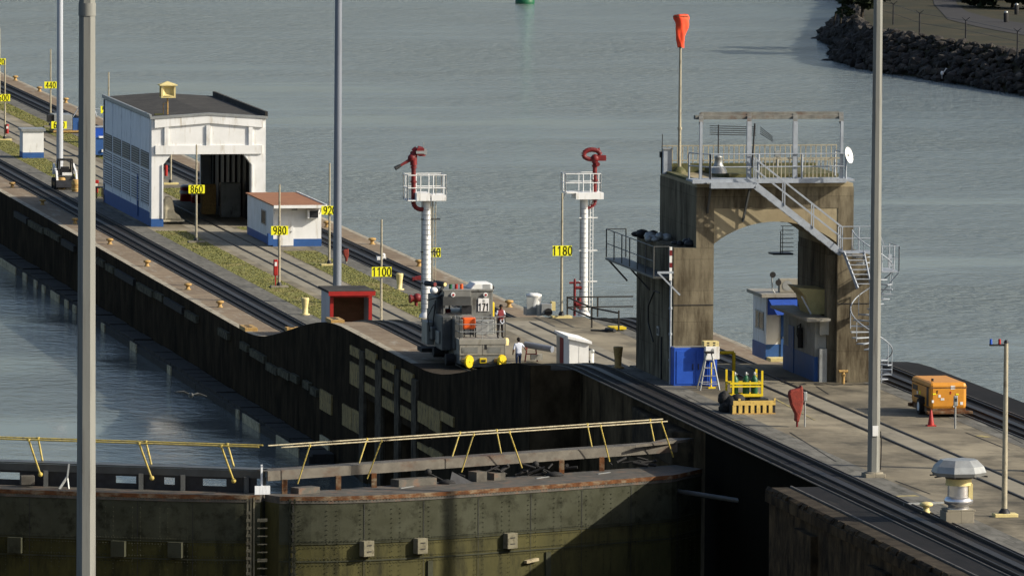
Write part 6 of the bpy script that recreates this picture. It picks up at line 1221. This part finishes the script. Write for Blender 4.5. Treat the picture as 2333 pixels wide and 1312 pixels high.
# ================================================================== MITRE GATE
ZW = 5.3
ap = Vector((*A(612, 1073, ZW), 0)); hg = Vector((*A(1545, 1008, ZW), 0)); apl = Vector((*A(603, 1070, ZW), 0)); lf = Vector((*A(0, 1050.6, ZW), 0))
def leaf(a, b, label, side):
    # a = mitre end, b = hinge end
    t = thing('lock_gate', label, 'lock gate', (b.x, b.y, -12), 0, 'riveted mitre gate leaves')
    g = (b-a).normalized(); n = Vector((g.y, -g.x, 0)) if side > 0 else Vector((-g.y, g.x, 0))
    if n.y > 0: n = -n
    Lh = (b-a).length; zt = 4.30
    def pt(u, d, z): q = a+g*(u*Lh)+n*d; return (q.x, q.y, z)
    def dep(u): return (.75+2.5*(1-math.exp(-max(0, u)/.13))-.3*max(0, u-.6)/.4-1.3*max(0, u-.88)/.12) if side > 0 else (.65+.95*(1-math.exp(-max(0, u)/.12)))
    NS = 40
    def band(z0, z1, off, mname, nm, par, world=True, cap=False, dz=0):
        m = MB()
        for k in range(NS):
            u0, u1 = k/NS, (k+1)/NS
            m.quad(pt(u0, dep(u0)+off, z0), pt(u1, dep(u1)+off, z0), pt(u1, dep(u1)+off, z1), pt(u0, dep(u0)+off, z1))
            if cap: m.quad(pt(u0, dep(u0)+off, z1), pt(u1, dep(u1)+off, z1), pt(u1, dep(u1)+off-.35, z1), pt(u0, dep(u0)+off-.35, z1)); m.quad(pt(u0, dep(u0)+off, z0), pt(u1, dep(u1)+off, z0), pt(u1, dep(u1)-.1, z0), pt(u0, dep(u0)-.1, z0))
        return m.build(nm, mname, par, world=True, fix=False)
    # skin
    m = MB(); ft = [pt(k/NS, dep(k/NS), 0) for k in range(NS+1)]; bk = [pt(k/NS, -.25, 0) for k in range(NS+1)]
    outl = ft+bk[::-1]
    m.prism([(p[0], p[1]) for p in outl], -14, zt-.30, 'z'); sk = m.build('gate_body', ['gate' if side > 0 else 'gateshade'], t, world=True)
    band(2.35, zt-.32, .025, 'gatetop', 'upper_plate', t)
    m = MB(); m.prism([(p[0], p[1]) for p in [pt(k/NS, dep(k/NS)+.06, 0) for k in range(NS+1)]+bk[::-1]], zt-.30, zt, 'z'); tp = m.build('gate_deck', ['gatedeck'], t, world=True)
    band(zt-.17, zt+.005, .075, 'rust', 'rusty_edge', t, cap=False)
    # rivet seams and plate joints
    m = MB()
    zz = [2.30, 1.55, -.55, -1.2, -3.2, -3.8]
    for z in zz:
        m = MB()
        for k in range(NS):
            u0, u1 = k/NS, (k+1)/NS; m.quad(pt(u0, dep(u0)+.045, z-.03), pt(u1, dep(u1)+.045, z-.03), pt(u1, dep(u1)+.045, z+.03), pt(u0, dep(u0)+.045, z+.03))
        m.build('seam_strip', 'gatetop', t, world=True, fix=False)
    for u in [i/8+.02 for i in range(8)]:
        m = MB(); p = Vector(pt(u, dep(u)+.02, 0)); q = Vector(pt(u+.0012, dep(u)+.02, 0)); m.add([(p.x, p.y, -8), (q.x, q.y, -8), (q.x+n.x*.03, q.y+n.y*.03, zt-.35), (p.x+n.x*.03, p.y+n.y*.03, zt-.35)], [(0, 1, 2, 3)])
        m.build('plate_joint', 'dark', t, world=True, fix=False)
    m = MB(); s = .022; nrow = 150                       # rivets
    def rv(u, z): p = Vector(pt(u, dep(u)+.055, z)); e = g*s; m.add([p-e-Vector((0, 0, s)), p+e-Vector((0, 0, s)), p+e+Vector((0, 0, s)), p-e+Vector((0, 0, s)), p+n*.03], [(0, 1, 4), (1, 2, 4), (2, 3, 4), (3, 0, 4)])
    for z in [2.42, 2.18, 1.67, 1.43, -.42, -.68, -1.07, -1.33, zt-.2]:
        for k in range(nrow): rv((k+.5)/nrow, z)
    for u in [i/16+.02 for i in range(16)]:
        z = 3.7
        while z > -3.5: rv(u-.006, z); rv(u+.012, z); z -= .2
    struct(m.build('rivets', 'gatetop', t, world=True, fix=False), 'stuff')
    # walkway beam and its posts, at the rear of the leaf
    m = MB()
    for k in range(NS):
        u0, u1 = k/NS, (k+1)/NS; m.bar(pt(u0, -.1, ZW-.22), pt(u1, -.1, ZW-.22), .10, .40 if side > 0 else .30); m.bar(pt(u0, -.5, ZW-.03), pt(u1, -.5, ZW-.03), .85, .05)
    m.build('walkway_beam', 'beam' if side > 0 else 'locod', t, world=True)
    return t, pt, dep, g, n, Lh, zt
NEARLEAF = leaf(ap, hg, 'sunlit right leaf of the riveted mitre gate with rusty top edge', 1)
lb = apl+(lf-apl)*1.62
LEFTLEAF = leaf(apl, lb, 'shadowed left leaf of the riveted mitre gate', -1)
# right leaf: fittings
t, pt, dep, g, n, Lh, zt = NEARLEAF
def useg(px, py, z=ZW, L=NEARLEAF, d=0): # fraction along leaf for a photo column
    a0 = Vector(L[1](0, d, 0)); gg = L[3]; best = 0; bd = 1e9
    for k in range(401):
        u = k/400; p = Vector(L[1](u, d, z)); dd = p-CAM; zz = dd.dot(fw); xx = CX+F*dd.dot(rt)/zz
        if abs(xx-px) < bd: bd = abs(xx-px); best = u
    return best
R2 = random.Random(2)
for px in (648, 771, 852, 1280, 1372):
    u = useg(px, 1100); m = MB(); m.bar(pt(u, .0, zt), pt(u, .0, ZW-.40), .22, .16); m.build('beam_post', 'rust', t, world=True)
# handrails of right leaf
def zat(px, py, L, d):           # height on the leaf's plane
    u = useg(px, py, ZW, L, d); p = Vector(L[1](u, d, 0)); X, Z = K(px, py, p.y); return u, Z
u0, zh = zat(640, 1019, NEARLEAF, .9); u1, zh1 = zat(1520, 970, NEARLEAF, .9)
m = MB(); m.cyl(pt(u0, .9, zh), pt(u1, .9, zh), .032, .032, 8); m.build('front_handrail', 'railcream', t, world=True)
v0, zk = zat(610, 1015, NEARLEAF, -.9); v1, zk1 = zat(1510, 968, NEARLEAF, -.9); m = MB(); m.cyl(pt(v0, -.9, zk), pt(v1, -.9, zk), .032, .032, 8); m.build('rear_handrail', 'railcream', t, world=True)
for (pa, qa, pb_, qb, dd, back) in ((706, 1020, 680, 1095, .9, 0), (868, 1008, 838, 1090, .9, 0), (1078, 994, 1052, 1065, .9, 0), (1160, 987, 1190, 1085, .9, 0), (1367, 978, 1390, 1050, .9, 0), (1507, 972, 1535, 1036, .9, 0),
                                (836, 1005, 822, 1055, -.9, 1), (1048, 992, 1035, 1040, -.9, 1), (1130, 988, 1148, 1035, -.9, 1), (1338, 978, 1353, 1022, -.9, 1), (1480, 970, 1496, 1008, -.9, 1)):
    ua = useg(pa, qa, ZW, NEARLEAF, dd); ub = useg(pb_, qb, ZW, NEARLEAF, dd*.6)
    p = Vector(pt(ua, dd, zh if not back else zk)); zb2 = ZW-.55 if not back else ZW-.02; q = Vector(pt(ub, dd*.55 if not back else -.7, zb2)); m = MB(); m.cyl(p, q, .032, .032, 6); m.cyl(p-Vector((0, 0, .06)), p+Vector((0, 0, .05)), .055, .055, 8); m.build('rail_post', 'railyellow', t, world=True)
# machinery on the deck
for (px, w, h, d) in ((1075, .55, .42, .4), (690, 1.1, .25, .2), (935, 2.0, .30, .25), (1120, .6, .3, .3)):
    m = MB(); u = useg(px, 1090); c = Vector(pt(u, d, zt)); e = g*w/2; f = n*.3
    v = [c-e-f, c+e-f, c+e+f, c-e+f]; m.add(v+[x+Vector((0, 0, h)) for x in v], [(0, 3, 2, 1), (4, 5, 6, 7), (0, 1, 5, 4), (1, 2, 6, 5), (2, 3, 7, 6), (3, 0, 4, 7)]); m.build('deck_box', 'gatedeck', t, world=True)
for k in range(26):
    m = MB(); u = R2.uniform(.45, .95); d = R2.uniform(-.1, .5); p = Vector(pt(u, d, zt+R2.uniform(.1, .4))); m.cyl(p, p+Vector((R2.uniform(-.9, .9), R2.uniform(-.3, .3), R2.uniform(-.25, .35))), R2.uniform(.03, .09), None, 6); m.build('linkage_bar', 'black', t, world=True)
for px in (1000, 1245):
    m = MB(); u = useg(px, 1080); p = Vector(pt(u, .6, zt+.05)); m.ball(p, .3, 8, .5, 1.4, 1); m.cyl(p, Vector(pt(u-.03, -.1, ZW-.5)), .04, .04, 6); m.ball(Vector(pt(u-.03, .1, ZW-.5)), .16, 8); m.build('gate_lever', 'black', t, world=True)
m = MB(); u = useg(1000, 1080); p = Vector(pt(u-.006, .9, zt)); 
m.add([p, p+g*1.3, p+g*.45+Vector((0, 0, .5))+n*-.4, p+g*.9-n*.6], [(0, 1, 2), (0, 2, 3), (1, 3, 2)]); m.build('tarp_sheet', 'dark', t, world=True)
for px in (1190, 880, 1330): m = MB(); u = useg(px, 1085); p = Vector(pt(u, 1.0, zt+.01)); q = p+g*.9+n*-.3; m.bar(p, q, .10, .03); m.build('loose_bar', 'alu', t, world=True)
# fender pads and stiffeners on the face
for k, (xl, xr, yt, yb, lb_) in enumerate(((800, 830, 1232, 1268, 'pad'), (911, 937, 1226, 1262, 'pad'), (1104, 1136, 1214, 1251, 'pad'))):
    u = useg((xl+xr)/2, 1250, 1.5, NEARLEAF, 2.0); c = Vector(pt(u, dep(u), 0)); zc = K((xl+xr)/2, (yt+yb)/2, c.y-.3)[1]; m = MB(); e = g*.27; v = [c-e, c+e, c+e+n*.34, c-e+n*.34]
    m.add([x+Vector((0, 0, zc-.33)) for x in v]+[x+Vector((0, 0, zc+.33)) for x in v], [(0, 3, 2, 1), (4, 5, 6, 7), (0, 1, 5, 4), (1, 2, 6, 5), (2, 3, 7, 6), (3, 0, 4, 7)]); pd = m.build('fender_pad', 'pad', t, world=True, bevel=.02)
    m = MB()
    for dz in (-.12, .14): q = c+n*.345; m.bar(q-g*.12+Vector((0, 0, zc+dz)), q+g*.12+Vector((0, 0, zc+dz)), .02, .04)
    m.build('bolt_strap', 'dark', pd, world=True)
for px in (948, 1207):
    u = useg(px, 1250, 1.5, NEARLEAF, 2.0); m = MB(); m.bar(pt(u, dep(u)+.04, -3), pt(u, dep(u)+.04, 1.4), .26, .10, (n.x, n.y, 0)); m.build('stiffener', 'gatetop', t, world=True)
u = useg(1168, 1277, 0, NEARLEAF, 2.0); c = Vector(pt(u, dep(u)+.1, 0)); zc = K(1168, 1277, c.y)[1]; m = MB(); m.bar(c-g*.3+Vector((0, 0, zc-.04)), c+g*.35+Vector((0, 0, zc+.04)), .2, .12); m.build('bright_fitting', 'timberpale', t, world=True)
# mitre post seals and rungs
for (L_, s_) in ((NEARLEAF, 1), (LEFTLEAF, -1)):
    tt, pp, dd_, gg, nn, LL, z_ = L_; m = MB()
    for k in range(5): d = .35+k*.22; m.bar(pp(.004+.004*k, d+.05, -12), pp(.004+.004*k, d+.05, zt-.1), .07, .10)
    z = 3.6
    while z > -6: m.bar(pp(.012, 1.28, z), pp(.022, 1.32, z), .10, .12); z -= .32
    m.build('mitre_post', 'pad' if s_ < 0 else 'gatetop', tt, world=True)
tt, pp, dd_, gg, nn, LL, z_ = LEFTLEAF
m = MB(); z = 3.3; k = 0
while z > -6:
    p = Vector(pp(0, 1.15, z)); m.bar(p+Vector((.0, -.1, 0)), p+Vector((.42, -.1, 0)), .05, .05 if k % 5 else .14); z -= .34; k += 1
m.build('ladder_rungs', 'pad', tt, world=True)
# left leaf fittings
for (px, yy) in ((78, 1), (330, 1), (515, 1)):
    pass
def zL(px, py, d): u = useg(px, py, ZW, LEFTLEAF, d); p = Vector(LEFTLEAF[1](u, d, 0)); return u, K(px, py, p.y)[1]
ua, za = zL(590, 1018, .9); ub, zb2 = zL(0, 1000, .9); m = MB(); m.cyl(pp(ua, .9, za), pp(1, .9, za), .035, .035, 8); m.build('front_handrail', 'railyellow', tt, world=True)
uc, zc = zL(600, 1014, -.9); m = MB(); m.cyl(pp(uc, -.9, zc), pp(1, -.9, zc), .035, .035, 8); m.build('rear_handrail', 'railyellow', tt, world=True)
for (pa, qa, pb_, qb) in ((66, 1003, 86, 1082), (317, 1010, 338, 1090), (503, 1017, 525, 1097)):
    u = useg(pa, qa, ZW, LEFTLEAF, .9); v = useg(pb_, qb, ZW, LEFTLEAF, .9); m = MB(); q = Vector(pp(v, .45, ZW-.45)); m.cyl(pp(u, .9, za), q, .045, .045, 8); m.cyl(Vector(pp(u, .9, za-.05)), Vector(pp(u, .9, za+.05)), .075, .075, 8); m.ball(q, .11, 8); m.build('rail_post', 'railyellow', tt, world=True)
for (pa, qa, pb_, qb) in ((86, 1000, 99, 1052), (332, 1006, 347, 1060), (519, 1012, 534, 1066)):
    u = useg(pa, qa, ZW, LEFTLEAF, -.9); v = useg(pb_, qb, ZW, LEFTLEAF, -.9); m = MB(); m.cyl(pp(u, -.9, zc), pp(v, -.75, ZW), .045, .045, 8); m.cyl(Vector(pp(u, -.9, zc-.05)), Vector(pp(u, -.9, zc+.05)), .075, .075, 8); m.build('rail_post', 'railyellow', tt, world=True)
# solid rear panel with window openings: posts and plates below the walkway beam
wins = [(0, 45, 1080, 1091), (265, 311, 1086, 1099), (374, 398, 1085, 1102), (463, 515, 1093, 1107)]
m = MB()
cuts = sorted([(useg(xr_, 1090, ZW, LEFTLEAF, -.1), useg(xl_, 1090, ZW, LEFTLEAF, -.1)) for (xl_, xr_, a, b) in wins]); cur = useg(585, 1090, ZW, LEFTLEAF, -.1)
def rearz(py, u): p = Vector(pp(u, -.1, 0)); return K(300, py, p.y)[1]
for (c0, c1), w in zip(cuts, sorted(wins, key=lambda q: -q[0])):
    m.bar(pp(cur, -.12, (z_+ZW-.34)/2), pp(c0, -.12, (z_+ZW-.34)/2), .05, ZW-.34-z_); 
    m.bar(pp(c0, -.12, z_+.12), pp(c1, -.12, z_+.12), .05, .24); m.bar(pp(c0, -.12, ZW-.40), pp(c1, -.12, ZW-.40), .05, .12); cur = c1
m.bar(pp(cur, -.12, (z_+ZW-.34)/2), pp(1, -.12, (z_+ZW-.34)/2), .05, ZW-.34-z_); m.build('rear_plate', 'dark', tt, world=True)
for px in (103, 322, 417, 560, 600):
    u = useg(px, 1100, ZW, LEFTLEAF, 0); m = MB(); m.bar(pp(u, .0, zt), pp(u, .0, ZW-.32), .20, .16); m.build('beam_post', 'locod', tt, world=True)
m = MB(); u = useg(598, 1110, ZW, LEFTLEAF, .2); c = Vector(pp(u, .3, zt)); m.box(c.x-.3, c.x+.35, c.y-.1, c.y+.0, zt, zt+.36); m.bar(c+Vector((0, 0, .3)), c+Vector((0, 0, 1.25)), .08, .08); m.build('grey_plate_post', 'bluegrey', tt, world=True)
m = MB(); u = useg(157, 1120, ZW, LEFTLEAF, .5); c = Vector(pp(u, .7, zt)); m.bar(c+Vector((-.35, 0, 0)), c+Vector((.0, .1, .5)), .06, .10); m.bar(c+Vector((.05, 0, 0)), c+Vector((.0, .1, .5)), .05, .08); m.bar(c+Vector((0, .1, .45)), c+Vector((.08, .15, 1.05)), .07, .12); m.build('bracket', 'alu', tt, world=True)
m = MB(); u = useg(62, 1100, ZW, LEFTLEAF, .5); c = Vector(pp(u, .5, zt)); m.box(c.x-.3, c.x+.3, c.y-.2, c.y+.2, zt+.1, zt+.5); m.build('winch_box', 'gatedeck', tt, world=True, bevel=.03)
for (px, py) in ((392, 1253), (265, 1250), (30, 1242)):
    u = useg(px, py, 1, LEFTLEAF, 2.0); c = Vector(pp(u, dd_(u), 0)); zc2 = K(px, py, c.y-.3)[1]; m = MB(); e = gg*.3; v = [c-e, c+e, c+e+nn*.3, c-e+nn*.3]; m.add([x+Vector((0, 0, zc2-.33)) for x in v]+[x+Vector((0, 0, zc2+.33)) for x in v], [(0, 3, 2, 1), (4, 5, 6, 7), (0, 1, 5, 4), (1, 2, 6, 5), (2, 3, 7, 6), (3, 0, 4, 7)]); m.build('fender_pad', 'gatetop', tt, world=True)
# gate anchorage: corner of the walkway where it meets the wall, and the strut arm
t = thing('gate_anchorage', 'weathered concrete anchor ledge where the gate walkway meets the lock wall', 'ledge', (hg.x, hg.y, 4)); m = MB()
a = A(1440, 955, 5.3); b = A(1560, 1010, 5.3)
m.prism([(1.6, 345.5), (2.5, 344.5), (2.5, 357), (2.1, 357), (1.7, 351)], 3.9, 5.5, 'z'); part(m, 'ledge', 'wallbrown', t, bevel=.1)
m = MB(); m.prism([(hg.x-2.2, hg.y-1.6), (hg.x+.1, hg.y+.1), (hg.x+.9, hg.y+.9), (hg.x-.2, hg.y+1.1), (hg.x-1.6, hg.y-.9)], ZW-.02, ZW+.10, 'z'); part(m, 'end_plate', 'beam', t)
t = thing('strut_arm', 'dark blue steel strut arm of the gate at the recess', 'strut', (2.2, 339, 3.6)); m = MB(); m.cyl((-.8, 341.6, 3.55), (3.0, 334, 3.5), .11, .11, 10); part(m, 'arm', 'locod', t)

# ================================================================== FAR SHORE, BUOY, BIRDS
X, Y = A(1196, 9, WL); t = thing('channel_buoy', 'green channel buoy cut by the top edge of the picture', 'buoy', (X, Y, WL)); m = MB(); m.lathe([(1.15, -.3), (1.2, .1), (1.2, .55), (.9, .7)], n=20); m.build('float', 'boatgreen', t); m = MB(); m.lathe([(.8, .7), (.4, 2.6), (.3, 3.2)], n=12); m.build('tower', 'boatgreen', t)
fp = [(1968, 40), (2035, 57), (2095, 79), (2200, 96), (2318, 122), (2440, 150)]
Fn = thing('bank_fence', 'dark post and wire fence along the grassy far bank', 'fence', (*A(2095, 79, LZ), LZ)); tops = []
for (x, y) in fp:
    X, Y = A(x, y, LZ); m = MB(); m.cyl((X, Y, LZ-.3), (X, Y, LZ+2.2), .10, .08, 6); m.cyl((X, Y, LZ+2.2), (X+.35, Y-.3, LZ+2.55), .045, .03, 6); m.cyl((X, Y, LZ+2.2), (X-.35, Y+.3, LZ+2.5), .045, .03, 6); part(m, 'post', 'dark', Fn); tops.append(Vector((X, Y, LZ+2.2)))
m = MB()
for a, b in zip(tops, tops[1:]):
    for dz in (0, -1.0): m.cyl(a+Vector((0, 0, dz)), b+Vector((0, 0, dz)), .02, .02, 5)
part(m, 'wire', 'dark', Fn)
R3 = random.Random(21)
def tree(X, Y, z, h, r, label, dens=1.0, trunk=.3, cz=.62):
    t = thing('shore_tree', label, 'tree', (X, Y, z), 0, 'dark trees on the far bank'); m = MB(); m.cyl((0, 0, -.5), (.3, .1, h*.6), trunk, trunk*.5, 8)
    for k in range(7): a = R3.uniform(0, 6.28); m.cyl((.2, .05, h*R3.uniform(.3, .55)), (r*.7*math.cos(a), r*.7*math.sin(a), h*R3.uniform(.55, .9)), trunk*.35, trunk*.12, 6)
    m.build('trunk', 'bark', t)
    m = MB(); cl = [(R3.gauss(0, r*.42), R3.gauss(0, r*.42), h*cz+R3.gauss(0, h*.15), R3.uniform(.5, 1.0)*r*.42) for _ in range(int(16*dens))]
    for (cx_, cy_, cz_, cr_) in cl:
        for k in range(int(70*dens)):
            v = Vector((R3.gauss(0, 1), R3.gauss(0, 1), R3.gauss(0, 1))).normalized()*cr_*R3.uniform(.5, 1.05); p = Vector((cx_, cy_, cz_))+Vector((v.x, v.y, v.z*.6)); s = R3.uniform(.18, .42)
            u = Vector((R3.uniform(-1, 1), R3.uniform(-1, 1), R3.uniform(-.5, .5))).normalized()*s; w = Vector((R3.uniform(-1, 1), R3.uniform(-1, 1), R3.uniform(-.5, .5))).normalized()*s
            m.add([p-u, p+w, p+u, p-w], [(0, 1, 2, 3)])
    m.build('crown', 'leaf', t, fix=False); return t
for k, (x, y, h, r, lb, cz_) in enumerate(((1915, 44, 5.2, 1.9, 'slender dark tree leaning over the stony point', .62), (1962, 48, 5.0, 2.8, 'dark bushy tree left of the octagonal pole top', .62), (2003, 36, 5.5, 2.8, 'dark tree behind the octagonal pole top', .62), (2255, 2, 5, 4.6, 'broad dark tree above the path at top right', .42), (2345, 22, 5, 4.2, 'dark tree at the top right corner', .42), (2200, -12, 5, 4.2, 'dark tree just right of the far path', .42), (2305, 18, 3.4, 3.6, 'low dark bush at the top right edge', .42), (2228, 16, 2.6, 2.6, 'low dark bush beside the far path', .42))):
    X, Y = A(x, y, LZ); tree(X, Y, LZ, h, r, lb, 1.1 if k else .7, .12 if k == 0 else .22, cz_)
for (x, y, lb) in ((2292, 52, 'dark figure sized litter bin with pale lid on the far bank'), (2316, 34, 'small dark bin farthest right on the bank')):
    X, Y = A(x, y, LZ); t = thing('litter_bin', lb, 'bin', (X, Y, LZ)); m = MB(); m.lathe([(.25, 0), (.28, 1.0), (.2, 1.05)], n=10); m.build('body', 'black', t); m = MB(); m.lathe([(.2, 1.05), (.2, 1.2), (.1, 1.25)], n=10); m.build('lid', 'alu', t)
X, Y = A(1893, 66, WL+1.6); t = thing('leaning_stake', 'leaning dark stake on the rocks of the stony point', 'stake', (X, Y, WL+1)); m = MB(); m.cyl((0, 0, -.5), (.55, 0, 2.3), .10, .08, 6); m.build('stake', 'bark', t)
X, Y = A(2187, 5, LZ); t = thing('white_litter', 'small white object on grass above the far path', 'litter', (X, Y, LZ+.3)); m = MB(); m.ball((0, 0, .2), .3, 8, .5, 1.4, 1); m.build('bag', 'white', t)
def bird(name, lb, loc, s, flying=False, mm='feather'):
    t = thing(name, lb, 'bird', loc)
    m = MB(); m.ball((0, 0, 0 if flying else .5*s), .16*s, 10, .8 if flying else 1.3, 1.8 if flying else .9, .7); m.cyl((.15*s, 0, .02 if flying else .6*s), (.34*s, 0, .05 if flying else .85*s), .05*s, .035*s, 8); m.ball((.36*s, 0, .06 if flying else .9*s), .06*s, 8); m.cyl((.4*s, 0, .06 if flying else .9*s), (.52*s, 0, .05 if flying else .87*s), .02*s, .005*s, 6)
    if not flying: m.cyl((0, -.04*s, 0), (0, -.03*s, .35*s), .012*s, .015*s, 5); m.cyl((0, .04*s, 0), (0, .03*s, .35*s), .012*s, .015*s, 5)
    m.build('body', mm, t)
    if flying:
        for sg in (-1, 1):
            m = MB(); pts_ = [(-.05, 0, 0), (.12, 0, 0), (.12+sg*.0, sg*.35, .16), (.02, sg*.8, .05), (-.12, sg*.38, .13)]; v = [Vector(q)*s for q in pts_]; w = [q+Vector((0, 0, .015*s)) for q in v]
            m.add(v+w, [(0, 1, 2, 3, 4), (9, 8, 7, 6, 5)]+[(i, (i+1) % 5, (i+1) % 5+5, i+5) for i in range(5)]); m.build('wing', mm, t)
    return t
X, Y = A(2146, 188, WL); bird('egret', 'white egret standing at the foot of the dark rocks', (X, Y, WL+.35), 1.15)
g = _ray(435, 900, 1, 360); b_ = bird('flying_bird', 'dark bird with spread wings flying low over the chamber water', (g.x, 360, g.z), .95, True, 'locod'); b_.rotation_euler = (.15, .1, 1.7)
